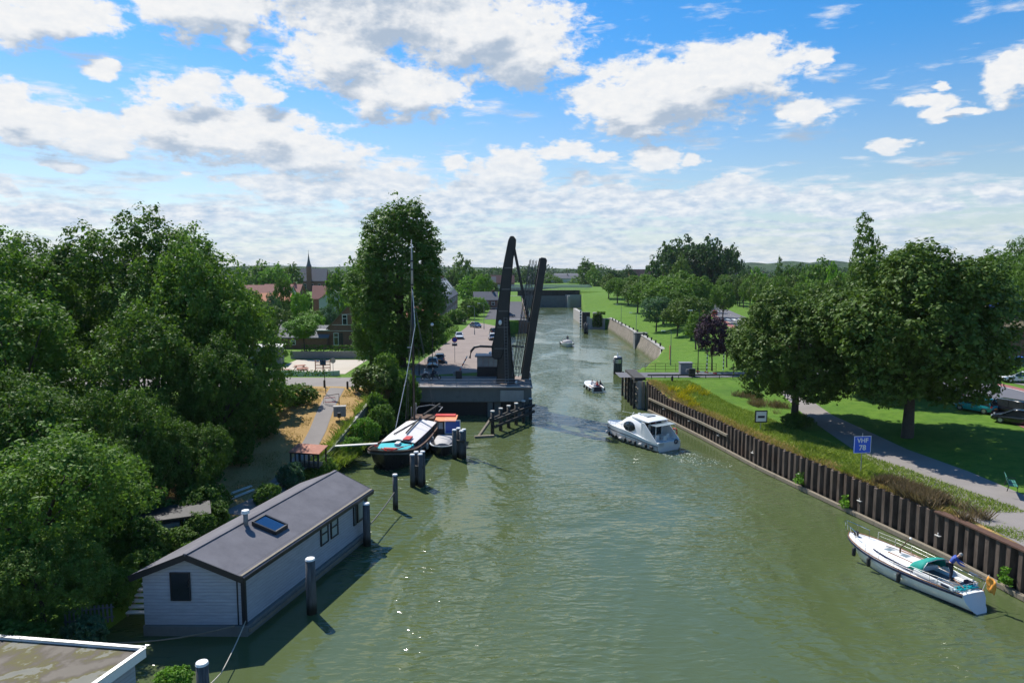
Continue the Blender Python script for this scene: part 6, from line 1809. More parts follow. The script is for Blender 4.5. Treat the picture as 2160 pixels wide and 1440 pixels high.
t, _ = sloop('open white sloop with people seated, nearer the bridge', (14.1, 111.6, 0), R(98), 6.2, 2.5, False)
mb = MB(); mb.loft([[(-.05, .75, .2), (-.05, .55, .95), (-.05, -.55, .95), (-.05, -.75, .2)], [(-.02, .75, .2), (-.02, .55, .95), (-.02, -.55, .95), (-.02, -.75, .2)]]); mb.build('transom_panel', M['navy'], t)
for k, (dx, dy, top, lb_) in enumerate([(.2, 2.6, 'pinkcloth', 'person in salmon top seated on the left bench of the open sloop'), (-.55, 3.3, 'whcloth', 'person in white top seated forward in the open sloop'), (.75, 2.9, 'dkcloth', 'person in dark top seated on the right bench of the open sloop'), (.1, 1.7, 'redcloth', 'person in red top seated at the stern of the open sloop')]):
    person(lb_, (14.1 + dx, 111.6 + dy, .78), R(-90 + 30 * k), 'sit', top, 'denim', 'hairbrown' if k % 2 else 'hairgrey', 1.0)
t, _ = sloop('covered grey and white sloop coming towards the camera, farther up the canal', (14.6, 186.0, 0), R(-88), 7.2, 3.2, True)
person('person in dark top steering the farther sloop', (15.0, 184.6, .85), R(-80), 'stand', 'dkcloth', 'denim', 'hairbrown', 1.0)
person('person in white top seated in the farther sloop', (13.9, 184.0, .9), R(-95), 'sit', 'whcloth', 'denim', 'hairgrey', 1.0)

# ---------------- old sailing barge on the left
bx0, bx1 = (-10.4, 86.2), (-12.7, 66.8); ang = math.atan2(bx1[1] - bx0[1], bx1[0] - bx0[0])
bg = thing('sailing_barge', 'old Dutch sailing barge with white hatch roof, turquoise foredeck covers and tall mast', 'boat', (bx0[0], bx0[1], 0), ang)
Lr, gun = hull_rings(19.8, 5.0, lambda u: 1.15 + 1.0 * u ** 4 + .35 * (1 - u) ** 3, .80, .9, .75, .5, 28, .42, .95)
mb = MB(); mb.loft(Lr, 0, True, True); mb.build('hull', M['greyhull'], bg, True, auto=50)
band(gun, M['rust'], 'gunwale', bg, .16, .14, .04, -.02)
band([(x, y, z - .22) for x, y, z in gun], M['greywood'], 'rubbing_strake', bg, .1, .14, 0, .03)
deck_mesh(gun, .05, -.08).build('deck', M['greymetal'], bg)
rings = []
for x, w_, h in ((4.6, 1.75, .95), (8, 1.85, 1.0), (12, 1.85, 1.02), (14.6, 1.75, .98)): rings.append([(x, w_, 1.0), (x, w_, 1.0 + h * .75), (x, 0, 1.0 + h * 1.12), (x, -w_, 1.0 + h * .75), (x, -w_, 1.0)])
mb = MB(); mb.loft(rings); mb.build('cargo_hatch', M['black'], bg)
mb = MB(); rings2 = [[(x, (w_ + .08) * s, 1.0 + h * .75 + .03 + (0 if abs(s) > .5 else h * .37)) for s in (1, 0, -1)] for x, w_, h in ((4.5, 1.75, .95), (8, 1.85, 1.0), (12, 1.85, 1.02), (14.7, 1.75, .98))]
mb.loft(rings2, 0, False, False); o = mb.build('hatch_roof', M['hatch'], bg); o.modifiers.new('t', 'SOLIDIFY').thickness = -.05
mb = MB()
for k in range(6): mb.box((5.6 + k * 1.5, 1.86, 1.4), (.7, .03, .32)); mb.box((5.6 + k * 1.5, -1.86, 1.4), (.7, .03, .32))
mb.build('hatch_window', M['paleglass'], bg)
rings = [[(x, w_, 1.1), (x, w_ * .92, 1.1 + h), (x, 0, 1.16 + h * 1.1), (x, -w_ * .92, 1.1 + h), (x, -w_, 1.1)] for x, w_, h in ((14.9, 1.95, .62), (16.0, 1.9, .6), (17.2, 1.55, .52))]
mb = MB(); mb.loft(rings); mb.build('foredeck_cover', M['turq'], bg)
mb = MB(); mb.box((15.6, .25, 1.95), (1.0, .5, .22)); mb.build('dinghy_hatch', M['whcloth'], bg, bevel=.05)
mb = MB(); mb.box((14.0, .9, 2.12), (1.5, .7, .16)); mb.build('red_hatch_board', M['redcloth'], bg)
mb = MB(); mb.box((17.4, 0, 1.7), (.5, 1.1, .4)); mb.tube([(17.4, -.7, 1.8), (17.4, .7, 1.8)], .16, 10); mb.build('windlass', M['red'], bg)
mb = MB()
for s in (1, -1): mb.tube([(16.4, s * 1.9, 1.5), (16.4, s * 1.95, 2.1), (17.8, s * 1.5, 2.2), (18.4, s * .9, 2.35)], .03, 5)
mb.tube([(17.8, 1.5, 2.2), (18.9, .2, 1.95), (17.9, -.8, 2.0)], .05, 6); mb.build('bow_rail', M['red'], bg)
# mast with stay
mb = MB(); mb.tube([(4.6, -.9, 1.3), (4.6, -.9, 12), (4.6, -.9, 18.0)], [.17, .15, .12], 12); ms = mb.build('mast', M['black'], bg, True)
mb = MB(); mb.tube([(4.6, -.9, 18.0), (4.6, -.9, 21.2), (4.6, -.9, 23.6)], [.15, .11, .05], 10); mb.build('topmast', M['canvas'], ms, True)
mb = MB()
for z in (18.2, 20.0, 21.0): mb.tube([(4.6, -.9, z), (4.6, -.9, z + .18)], .21, 10)
mb.build('mast_band', M['black'], ms)
mb = MB(); mb.tube([(4.6, -.9, 18.2), (5.2, -.45, 13.5), (6.3, -1.3, 7.5), (7.8, -2.3, 1.6)], .042, 6); mb.build('forestay', M['white'], bg)
for y in (1.9, -1.9):
    mb = MB(); mb.tube([(4.6, -.9, 17.5), (3.9, y, 1.5)], .02, 5); mb.tube([(4.6, -.9, 17.5), (4.9, y, 1.5)], .02, 5); mb.build('shroud', M['greywood'], bg)
mb = MB(); mb.tube([(4.4, .2, 2.6), (-1.0, 1.0, 2.9)], .14, 8); mb.tube([(4.4, -.1, 2.4), (12.5, .3, 2.35)], .09, 8); mb.build('boom', M['darkwood'], bg)
mb = MB(); mb.tube([(4.6, 0, 2.2), (12.4, -1.1, 2.15)], .08, 8); mb.build('gaff', M['black'], bg)
mb = MB(); mb.box((3.0, 0, 1.7), (2.2, 2.6, .7)); mb.box((3.0, 0, 2.1), (2.4, 2.8, .1)); mb.build('deckhouse', M['rust'], bg, bevel=.03)
mb = MB(); mb.tube([(2.2, -1.3, 1.3), (2.2, -1.3, 3.6)], .09, 8); mb.tube([(2.2, -1.9, 1.3), (2.2, -1.9, 3.1)], .07, 8); mb.build('stove_pipe', M['steel'], bg)
mb = MB(); mb.tube([(.6, -1.9, 2.0), (0, -1.6, 2.7), (-.4, 0, 2.9), (0, 1.6, 2.7), (1.6, 1.8, 2.9), (3.0, 1.8, 2.8)], .05, 6); mb.build('stern_rail', M['canvas'], bg)
for x in (15.2, 12.5, 9.5):
    g_ = gun[int(x / 19.8 * 28)]; fender(bg, (x, (g_[1] + .16), .9), .16, .7, M['canvas'])
gp = thing('gangplank', 'pale gangplank from the kerb to the barge bow', 'gangplank')
mb = MB(); mb.beam((-18.2, 69.2, 2.05), (-13.9, 69.6, 2.2), .5, .09); mb.build('board', M['offwhite'], gp)

# ---------------- small tug moored outside the barge
tx0, tx1 = (-7.6, 83.6), (-7.6, 71.9); ang = math.atan2(tx1[1] - tx0[1], tx1[0] - tx0[0])
tg = thing('tug_boat', 'small dark tug with orange wheelhouse roof and white bow rail', 'boat', (tx0[0], tx0[1], 0), ang)
Lr, gun = hull_rings(11.6, 3.3, lambda u: .75 + .45 * u ** 3, .62, .6, .7, .4, 20, .5, .92)
mb = MB(); mb.loft(Lr, 0, True, True); mb.build('hull', M['greyhull'], tg, True, auto=50)
band(gun, M['white'], 'gunwale', tg, .14, .10, .03, -.03)
deck_mesh(gun, .05, -.05).build('deck', M['offwhite'], tg)
mb = MB(); mb.box((4.2, 0, 1.75), (2.6, 2.0, 1.9)); mb.build('wheelhouse', M['darkwood'], tg, bevel=.04)
mb = MB()
for y in (-.65, 0, .65): mb.box((5.52, y, 2.15), (.04, .5, .75))
for x in (3.4, 4.3, 5.1):
    for s in (1, -1): mb.box((x, s * 1.02, 2.15), (.6, .04, .75))
mb.build('wheelhouse_window', M['paleglass'], tg)
mb = MB(); mb.box((4.3, -.1, 2.76), (3.4, 2.5, .1)); mb.build('wheelhouse_roof', M['orange'], tg, bevel=.03)
mb = MB(); mb.box((3.2, -.3, 2.9), (1.2, 2.4, .08)); mb.build('red_roof_edge', M['red'], tg)
mb = MB(); mb.box((5.75, .75, 2.05), (.06, 1.7, 1.5)); mb.build('blue_panel', M['cobalt'], tg)
mb = MB()
for z in (1.3, 2.8): mb.box((5.77, .75, z), (.08, 1.8, .08))
for y in (-.12, 1.62): mb.box((5.77, y, 2.05), (.08, .08, 1.5))
mb.build('panel_frame', M['white'], tg)
cabin_loft([(6.2, 1.1, .9, .8, 1.25), (8.4, 1.1, .8, .85, 1.45), (10.2, .7, .4, .95, 1.25)], M['canvas'], 'bow_cover', tg)
for s in (1, -1):
    g_ = gun[8]; fender(tg, (4.6, s * (g_[1] + .14), .6), .16, .5, M['rubber']); g_ = gun[14]; fender(tg, (8.1, s * (g_[1] + .14), .7), .16, .5, M['rubber'])
# ------------------------------------------------------------------ cars: x forward, origin on the road below the middle
def make_car(name, label, loc, rz, paint_, style='hatch', L=4.1, Wd=1.76, H=1.5, plate=True, cat='car', group=None):
    t = thing(name, label, cat, loc, rz, group)
    k = L / 4.1; z0 = .22
    belt = .92 if H < 1.6 else 1.0
    if style == 'sedan': roofp = [(-1.45, belt + .02), (-.95, H - .04), (-.1, H), (.45, H - .04), (1.2, belt)]
    elif style == 'van': roofp = [(-1.98, belt), (-1.9, H - .06), (-1.6, H), (.7, H), (1.55, belt)]
    else: roofp = [(-1.92, belt + .06), (-1.65, H - .07), (-1.3, H), (.25, H - .02), (1.15, belt)]
    # lower body as cross sections along x
    secs = [(-2.03, .50, .78, .84), (-1.95, .30, .90, .92), (-1.5, z0, belt, .98), (0, z0, belt, 1.0), (1.1, z0, belt - .02, .98), (1.7, z0 + .02, belt - .13, .94), (1.98, .32, belt - .26, .84), (2.05, .42, belt - .36, .74)]
    rings = []
    for x, a, b, w_ in secs:
        h = Wd / 2 * w_; rings.append([(x * k, y, z) for y, z in ((h * .92, a), (h, a + (b - a) * .35), (h, a + (b - a) * .7), (h * .93, b), (0, b + .03), (-h * .93, b), (-h, a + (b - a) * .7), (-h, a + (b - a) * .35), (-h * .92, a))])
    mb = MB(); mb.loft(rings); body = mb.build('body', paint_, t, True, auto=35)
    # greenhouse: glass below, roof panel above
    base = Wd / 2 * .93; top = Wd / 2 * .74
    g = MB(); r = []
    for x, z in roofp:
        f = (z - belt) / (H - belt); h = base + (top - base) * max(0, f); r.append([(x * k, h if abs(z - belt) < .1 else base, belt - .02), (x * k, h, max(z, belt)), (x * k, 0, max(z, belt) + .025), (x * k, -h, max(z, belt)), (x * k, -(h if abs(z - belt) < .1 else base), belt - .02)])
    g.loft(r); g.build('glass', M['glass'], t, True, auto=40)
    rf = MB(); r = []
    for x, z in roofp[1:4]: r.append([(x * k, s * top * 1.02, z + .012 - (.02 if abs(s) == 1 else -.03)) for s in (1, .6, 0, -.6, -1)])
    rf.loft(r, 0, False, False); o = rf.build('roof', paint_, t, True); o.modifiers.new('t', 'SOLIDIFY').thickness = -.03
    for s in (1, -1):
        pm = MB()
        for (xa, za), (xb, zb) in ((roofp[0], roofp[1]), (roofp[3], roofp[4])):
            pm.beam((xa * k, s * base, max(za, belt)), (xb * k, s * top, zb), .07, .05) if za < zb else pm.beam((xa * k, s * top, za), (xb * k, s * base, max(zb, belt)), .07, .05)
        xm = -.45 * k; pm.beam((xm, s * base, belt), (xm, s * top * 1.01, H - .03), .08, .05)
        pm.build('pillar', paint_, t)
    for x in (-1.28 * k, 1.3 * k):
        for s in (1, -1):
            w_ = MB(); w_.tube([(x, s * (Wd / 2 - .20), .31), (x, s * (Wd / 2 + .005), .31)], .31, 16); wo = w_.build('wheel', M['rubber'], t)
            w_ = MB(); w_.tube([(x, s * (Wd / 2 + .0), .31), (x, s * (Wd / 2 + .015), .31)], .2, 12); w_.build('rim', M['steel'], wo)
    for s in (1, -1):
        m_ = MB(); m_.box((2.0 * k, s * Wd * .34, .66), (.10, .34, .15)); m_.build('headlight', M['lampglass'], t, bevel=.02)
        m_ = MB(); m_.box((-1.985 * k, s * Wd * .40, .84), (.10, .24, .20 if style != 'van' else .4)); m_.build('tail_light', M['red'], t, bevel=.02)
        m_ = MB(); m_.box((.85 * k, s * (Wd / 2 + .07), belt + .06), (.14, .16, .12)); m_.build('wing_mirror', paint_, t, bevel=.02)
    m_ = MB(); m_.box((-2.02 * k, 0, .42), (.12, Wd * .82, .22)); m_.box((2.03 * k, 0, .42), (.10, Wd * .78, .18)); m_.build('bumper', M['black'], t, bevel=.03)
    if plate: m_ = MB(); m_.box((-2.075 * k, 0, .60), (.02, .5, .11)); m_.build('number_plate', M['flagorange'], t)
    return t


def on(x, y, dz=.05): return (x, y, gz(x, y) + dz)


make_car('parked_car', 'white car parked at the left of the street below the poplar', on(-13.2, 113.5), R(95), M['carwhite'], 'hatch', 4.3, 1.8, 1.6)
make_car('parked_car', 'dark blue car parked just behind the white one below the poplar', on(-12.6, 119.0), R(95), M['carblue'], 'hatch', 4.2, 1.75, 1.5)
make_car('car', 'silvery white car driving down the middle of the sunlit street', on(-12.4, 160.5), R(-82), M['carwhite'], 'sedan', 4.5, 1.8, 1.45)
make_car('car', 'dark blue saloon at the far end of the sunlit street', on(-10.2, 192.0), R(-60), M['carblue'], 'sedan', 4.5, 1.8, 1.45)
make_car('parked_car', 'black and white car parked behind the bridge tower', on(-4.6, 172.0), R(100), M['carblack'], 'hatch', 4.2, 1.8, 1.5)
make_car('parked_car', 'white car parked behind the bridge tower, nearer the cabin', on(-4.5, 158.0), R(95), M['carwhite'], 'hatch', 4.2, 1.8, 1.5)
make_car('parked_car', 'dark blue car parked on the quay behind the bridge tower', on(-1.0, 236.0), R(10), M['carblue'], 'hatch', 4.2, 1.8, 1.5)
make_car('car', 'teal hatchback seen on the right road beside a dark car', on(51.8, 75.6, .06), R(118), M['tealcar'], 'hatch', 4.0, 1.7, 1.55)
make_car('car', 'very dark green car close beside the teal one on the right road', on(54.2, 74.0, .06), R(112), M['carblack'], 'van', 4.3, 1.8, 1.65)
make_car('car', 'black car cut by the right edge of the photo', on(52.0, 69.3, .06), R(135), M['carblack'], 'sedan', 4.6, 1.85, 1.45)
make_car('parked_car', 'white estate car parked across the grass at the right edge', on(72.0, 96.5, .08), R(165), M['carwhite'], 'hatch', 4.5, 1.8, 1.5)
make_car('parked_car', 'bright blue car parked beside the brick house at the right edge', on(82.6, 111.5, .08), R(160), M['cobalt'], 'van', 4.3, 1.8, 1.7)
make_car('car', 'pale car half hidden under the lindens on the right road', on(52.5, 82.5, .06), R(105), M['carsilver'], 'hatch', 4.2, 1.75, 1.5)
make_car('car', 'small red car far up the right road', on(71.8, 243, .06), R(75), M['redcloth'], 'hatch', 4.1, 1.75, 1.5)


def moped(lab, label, loc, rz, top, helm):
    t = thing('motor_scooter', lab, 'scooter', loc, rz)
    for x in (-.6, .62):
        mb = MB(); mb.tube([(x, -.06, .28), (x, .06, .28)], .28, 14); w_ = mb.build('wheel', M['rubber'], t)
        mb = MB(); mb.tube([(x, -.065, .28), (x, .065, .28)], .14, 10); mb.build('rim', M['steel'], w_)
    mb = MB(); mb.loft([[(-.75, .1, .5), (-.75, -.1, .5), (-.75, -.1, .7), (-.75, .1, .7)], [(-.2, .17, .4), (-.2, -.17, .4), (-.2, -.15, .78), (-.2, .15, .78)], [(.1, .14, .3), (.1, -.14, .3), (.1, -.14, .38), (.1, .14, .38)]]); mb.box((.25, 0, .33), (.5, .3, .06)); mb.loft([[(.42, .2, .35), (.42, -.2, .35), (.48, -.2, .35), (.48, .2, .35)], [(.30, .12, .95), (.30, -.12, .95), (.38, -.12, .95), (.38, .12, .95)]]); mb.build('body', M['black'], t, bevel=.02)
    mb = MB(); mb.box((-.35, 0, .82), (.7, .26, .1)); mb.build('seat', M['rubber'], t, bevel=.03)
    mb = MB(); mb.tube([(.62, 0, .28), (.34, 0, 1.0)], .03, 6); mb.tube([(.30, -.3, 1.02), (.34, 0, 1.05), (.30, .3, 1.02)], .02, 6); mb.build('handlebar', M['steel'], t)
    c, s = math.cos(rz), math.sin(rz)
    person(label, (loc[0] - .3 * c, loc[1] - .3 * s, loc[2] + .84), rz, 'sit', top, 'dkcloth', 'hairbrown', 1.0, reach=((.6, .28, .26), (.6, -.28, .26)), cap=helm)


moped('black motor scooter, the left one of two behind the abutment railing', 'rider in white top and pale helmet on the left scooter', (-12.3, 98.2, 4.20), R(10), 'whcloth', 'lampglass')
moped('black motor scooter, the right one of two behind the abutment railing', 'rider in dark top and pale helmet on the right scooter', (-11.2, 99.0, 4.20), R(5), 'dkcloth', 'canvas')
person('person in blue jeans walking on the right footpath behind the second linden', on(35.0, 86.5, .04), R(100), 'walk', 'dkcloth', 'denim', 'hairbrown')
person('person in dark clothes standing on the path below the purple trees', on(33.6, 103.2, .05), R(170), 'stand', 'dkcloth', 'dkcloth', 'hairbrown')
person('person in red top walking beside the right road near the red car', on(69.2, 232, .05), R(90), 'walk', 'redcloth', 'denim', 'hairbrown')
person('person in pale clothes standing on the quay behind the drawbridge hanger', on(3.0, 228, .05), R(-90), 'stand', 'whcloth', 'whcloth', 'hairgrey')
# ------------------------------------------------------------------ houses
def house(name, label, loc, rz, w_, d_, h, rh, wallm, roofm, wins=(), cat='house', chimneys=(), gable='x', dormers=0, panels=None, over=.35, doors=(), frame=None, group=None):
    """w_ along local x, d_ along local y; wins = (face, u, z, width, height). Ridge runs along local 'gable' axis."""
    t = thing(name, label, cat, loc, rz, group)
    X, Y = w_ / 2, d_ / 2
    mb = MB()
    if gable == 'y': ends = [[(-X, y, 0), (X, y, 0), (X, y, h), (0, y, h + rh), (-X, y, h)] for y in (-Y, Y)]
    else: ends = [[(x, -Y, 0), (x, Y, 0), (x, Y, h), (x, 0, h + rh), (x, -Y, h)] for x in (-X, X)]
    mb.loft(ends); mb.build('wall', wallm, t)
    e = over; s = rh / (X if gable == 'y' else Y)
    if gable == 'y': rr__ = [[(-X - e, y, h - e * s), (0, y, h + rh), (X + e, y, h - e * s), (X + e, y, h - e * s + .22), (0, y, h + rh + .24), (-X - e, y, h - e * s + .22)] for y in (-Y - e, Y + e)]
    else: rr__ = [[(x, -Y - e, h - e * s), (x, 0, h + rh), (x, Y + e, h - e * s), (x, Y + e, h - e * s + .22), (x, 0, h + rh + .24), (x, -Y - e, h - e * s + .22)] for x in (-X - e, X + e)]
    mb = MB(); mb.loft(rr__); rf = mb.build('roof', roofm, t)
    for (cx, cy, ch) in chimneys:
        mb = MB(); mb.box((cx, cy, h + rh * .6 + ch / 2), (.8, .8, ch + rh * .8)); mb.box((cx, cy, h + rh + ch), (.95, .95, .15)); mb.build('chimney', M['brick2'], rf)
    if panels:
        mb = MB(); x0, x1, t0, t1 = panels
        q = lambda x, v: (x, -Y - e + (Y + e) * v, h - e * s + .27 + (rh + e * s) * v)
        mb.add([q(x0, t0), q(x1, t0), q(x1, t1), q(x0, t1)], [(0, 1, 2, 3)]); o = mb.build('solar_panel', M['solar'], rf); o.modifiers.new('t', 'SOLIDIFY').thickness = .06
    fc = {'f': (0, -Y, 0), 'b': (0, Y, 0), 'l': (-X, 0, 1), 'r': (X, 0, 1)}
    for (f, u_, z, ww, hh) in wins:
        bx, by, ax = fc[f]; sg = -1 if f in 'fl' else 1
        pc = (bx + (u_ if not ax else 0) + (sg * .02 if ax else 0), by + (u_ if ax else 0) + (sg * .02 if not ax else 0), z)
        dim = (.08 if ax else ww, ww if ax else .08, hh)
        mb = MB(); mb.box(pc, dim); wo = mb.build('window', M['glass'], t)
        fm = MB(); o2 = sg * .06; th = .1
        for zz in (z - hh / 2, z + hh / 2, z + hh * .15):
            fm.box((pc[0] + (o2 if ax else 0), pc[1] + (0 if ax else o2), zz), (.06 if ax else ww + th, ww + th if ax else .06, th))
        for uu in (-ww / 2, ww / 2):
            fm.box((pc[0] + (o2 if ax else uu), pc[1] + (uu if ax else o2), z), (.065 if ax else th, th if ax else .065, hh + th))
        fm.build('frame', frame or M['white'], wo)
    return t


# brick house with a steep gable facing the canal bridge
bh = house('brick_house', 'brown brick house with steep gable and dark shutters beside the playground', (-34.6, 154, 2.9), R(-4), 10.4, 10, 4.6, 5.2, M['brick'], M['mossroof'],
      [('f', -1.4, 6.4, 1.0, 2.1), ('f', -3.4, 2.2, 1.0, 2.6), ('f', 3.9, 2.2, 1.0, 2.6)], chimneys=[(0, 3, 1.2)], gable='y')
for x in (-2.35, 2.75): mb = MB(); mb.box((x, -5.1, 2.2), (.85, .1, 2.7)); mb.build('shutter', M['black'], bh)
mb = MB()
for z in (4.0, 5.3, 7.6): mb.box((0, -5.04, z), (9.8 if z < 5 else 8.6 if z < 6 else 4.4, .06, .10))
mb.build('brick_band', M['offwhite'], bh)
mb = MB(); mb.box((-6.3, -3.6, 2.0), (2.6, 3.0, 4.0)); ex = mb.build('side_extension', M['brick2'], bh); mb = MB(); mb.box((-6.3, -3.6, 4.1), (2.9, 3.3, .2)); mb.build('cap', M['offwhite'], ex)
mb = MB(); mb.box((-6.2, -5.14, 1.9), (.5, .06, .9)); mb.build('small_window', M['paleglass'], ex)
house('shed', 'long dark-roofed shed left of the brick house', (-45.5, 152, 2.9), R(-3), 11, 6, 2.6, 2.2, M['brick'], M['slate'], [('f', -2, 1.5, .9, 1)], 'shed')
house('barn', 'low dark roof seen behind the garden trees on the left', (-58.5, 170, 2.9), R(-6), 10, 7, 2.2, 2.4, M['brick2'], M['slate'], [], 'barn')
# grey play hut and playground things
ph = thing('play_hut', 'grey flat-roofed hut with tall windows at the left of the playground', 'hut', (-44.8, 124.5, 3.0), R(10))
mb = MB(); mb.box((0, 0, 1.6), (5.6, 4.2, 3.2)); mb.build('wall', M['greymetal'], ph)
mb = MB(); mb.box((0, 0, 3.3), (6.4, 5.0, .22)); mb.build('roof', M['offwhite'], ph)
for x in (-1.8, -.6, .6, 1.8): mb = MB(); mb.box((x, -2.13, 1.8), (.8, .08, 1.6)); mb.build('window', M['paleglass'], ph)
mb = MB(); mb.box((-35.4, 131.5, 3.75), (14.5, .12, 1.4)); mb.box((-35.4, 131.4, 4.45), (14.6, .2, .08))
tag(mb.build('board_fence', M['greymetal']), 'grey board fence behind the play area', 'fence')
for k, (x, y) in enumerate([(-37.5, 112.0), (-34.9, 113.5), (-36.4, 117.0)]):
    t = thing('picnic_table', ['reddish picnic table nearest the left road', 'reddish picnic table right of the others on the play sand', 'reddish picnic table farthest back on the play sand'][k], 'picnic table', (x, y, gz(x, y) + .05), R(20 * k), 'picnic tables in the play area')
    mb = MB(); mb.box((0, 0, .74), (1.9, .8, .06)); mb.build('table_top', M['rustred'], t)
    for s in (1, -1): mb = MB(); mb.box((0, s * .75, .45), (1.9, .28, .05)); mb.build('bench_seat', M['rustred'], t)
    for x_ in (-.7, .7):
        mb = MB(); mb.beam((x_, -.8, 0), (x_, .25, .74), .08, .1); mb.beam((x_, .8, 0), (x_, -.25, .74), .08, .1); mb.box((x_, 0, .4), (.07, 1.6, .1)); mb.build('leg', M['wood'], t)
cl = thing('climbing_frame', 'orange timber climbing frame on the pale play sand', 'climbing frame', (-31.8, 114.5, 3.1), R(15))
for x in (-1.2, 0, 1.2):
    for y in (-.6, .6): mb = MB(); mb.tube([(x, y, 0), (x, y, 1.9)], .07, 6); mb.build('post', M['rustred'], cl)
mb = MB()
for z in (.6, 1.1, 1.6):
    for y in (-.6, .6): mb.tube([(-1.2, y, z), (1.2, y, z)], .05, 6)
mb.build('rail', M['rustred'], cl)
mb = MB(); mb.loft([[(-.5, -.5, 0), (.5, -.5, 0), (.5, .5, 0), (-.5, .5, 0)], [(-.62, -.55, 1.15), (.62, -.55, 1.15), (.62, .55, 1.2), (-.62, .55, 1.2)], [(-.66, -.6, 1.2), (.66, -.6, 1.2), (.6, .5, 1.5), (-.6, .5, 1.5)]])
o = mb.build('container', M['green']); o.location = (-28.0, 131, 3.1); tag(o, 'green waste container behind the play area', 'container')
mb = MB(); mb.box((0, 0, .5), (4.6, .9, 1.0)); mb.box((0, -.2, 1.05), (4.7, 1.1, .08)); o = mb.build('planter_wall', M['concrete'], bevel=.03); o.location = (-42.5, 106.4, 3.3); tag(o, 'low concrete planter wall left of the play area', 'planter')
# a low pale curved wall around the sand
rb = MB(); pts = [(-40 + k * 1.2, 110.0 + .9 * math.sin(k * .7), 3.55) for k in range(11)]
for a, b in zip(pts, pts[1:]): rb.beam((a[0], a[1], gz(a[0], a[1]) + .45), (b[0], b[1], gz(b[0], b[1]) + .45), .25, .8)
tag(rb.build('curved_wall', M['offwhite']), 'low pale curved wall along the front of the play sand', 'wall')

# row of houses along the left street
for k in range(5):
    y = 236 + k * 12.2
    house('terraced_house', ['nearest', 'second', 'third', 'fourth', 'farthest'][k] + ' house of the grey-roofed terrace beside the canal street', (-27.0 - k * .25, y, 4.0), R(90), 11.8, 10, 6.4, 6.2, M['palebrick'], M['slate'],
          [('f', -3, 1.6, 1.6, 1.6), ('f', 2.6, 1.6, 1.6, 1.6), ('f', -3, 4.6, 1.4, 1.5), ('f', 2.6, 4.6, 1.4, 1.5)] + ([('l', 0, 4.6, 1.4, 1.5), ('l', 2.6, 1.6, 1.4, 1.6)] if k == 0 else []), chimneys=[(5.2, 1, 1.2)], panels=(-4.2, 3.4, .25, .85), group='terrace of grey-roofed houses')
house('lock_keeper_house', 'small dark-roofed lock keeper house with white windows beside the green lawn', (-11.0, 285, 4.8), R(8), 9.5, 7, 3.2, 3.0, M['brick'], M['slate'], [('f', -2.6, 1.7, 1.2, 1.4), ('f', 0, 1.7, 1.4, 1.6), ('f', 2.8, 1.7, 1.2, 1.4)], chimneys=[(3, 0, .8)])
house('garden_cottage', 'low cottage with orange tiled roof behind the hedge of the street', (-26.5, 205, 3.9), R(4), 9, 7, 2.6, 2.6, M['palebrick'], M['orangeroof'], [('f', -2, 1.4, 1, 1.1), ('f', 2, 1.4, 1, 1.1)])
# houses and roofs far left
for (px_, y, w_, h, rh, wm, rm, lb_, rz) in [
    (560, 310, 26, 3.6, 4.0, 'render', 'redroof', 'long red-roofed building with white wall at the far left gap', -6),
    (600, 330, 18, 3.4, 4.2, 'brick2', 'redroof', 'second red-roofed building joined to the long one', -4),
    (575, 262, 14, 2.8, 2.8, 'brick2', 'orangeroof', 'orange-roofed house below the long red roof', 8),
    (690, 245, 9, 4.6, 4.2, 'brick2', 'redroof', 'red brick gabled house below the church', 12),
    (705, 232, 9, 4.8, 3.0, 'render', 'slate', 'pale house with white gable trim below the church', -80),
    (1012, 560, 26, 4, 5, 'brick2', 'slate', 'dark-roofed house row left of the bridge tower', 0),
    (1048, 600, 30, 4, 6, 'brick', 'redroof', 'far dark red-roofed building right behind the bridge tower', 5),
    (1165, 640, 46, 7, 3, 'render', 'slate', 'broad pale building with low roof beyond the lock', 0),
    (1200, 700, 30, 9, 2, 'brick', 'slate', 'darker flat building beside the broad pale one beyond the lock', 0),
    (1360, 600, 30, 7, 8, 'brick', 'redroof', 'brick house with gables above the far lawn trees', 10),
    (1425, 330, 6, 9.6, 2.6, 'render', 'slate', 'narrow white house wall showing between the lawn trees', -30),
    (1585, 700, 36, 7, 5, 'brick', 'slate', 'far dark-roofed house row at the foot of the hills', 0),
    (1655, 640, 30, 6, 5, 'brick', 'redroof', 'far red-roofed house row at the foot of the hills', 8)]:
    X = (px_ - 1080) / 1450 * y
    wn = [('f', u_, 1.8, 1.3, 1.4) for u_ in np.arange(-w_ / 2 + 2, w_ / 2 - 1, 3.6)]
    house('house', lb_, (X, y, 3.2), R(rz), w_, 9 if rz > -40 else 9, h + 2.4, rh, M[wm], M[rm], wn, chimneys=[(w_ * .3, 0, 1.0)], gable='x' if rz > -40 else 'x')
# church
ch = house('church', 'village church with grey roof and slender pointed spire', (-143.5, 500, 3.0), R(6), 19, 15, 9.5, 8.5, M['brick'], M['slate'], [('f', -5, 5, 1.6, 4.5), ('f', 0, 5, 1.6, 4.5), ('f', 5, 5, 1.6, 4.5)], 'church')
mb = MB(); mb.prism([(-3.4, -6.2), (-.4, -6.2), (-.4, -9.2), (-3.4, -9.2)], 0, 19.5); tw_ = mb.build('tower', M['brick'], ch)
mb = MB(); mb.loft([[(-1.9 + r * math.cos(a), -7.7 + r * math.sin(a), z) for a in (k * math.pi / 4 for k in range(8))] for r, z in ((2.1, 19.5), (1.3, 21.5), (.8, 24), (.35, 27), (.08, 29.5))]); mb.tube([(-1.9, -7.7, 29), (-1.9, -7.7, 31.2)], .1, 5); mb.build('spire', M['slate'], tw_)
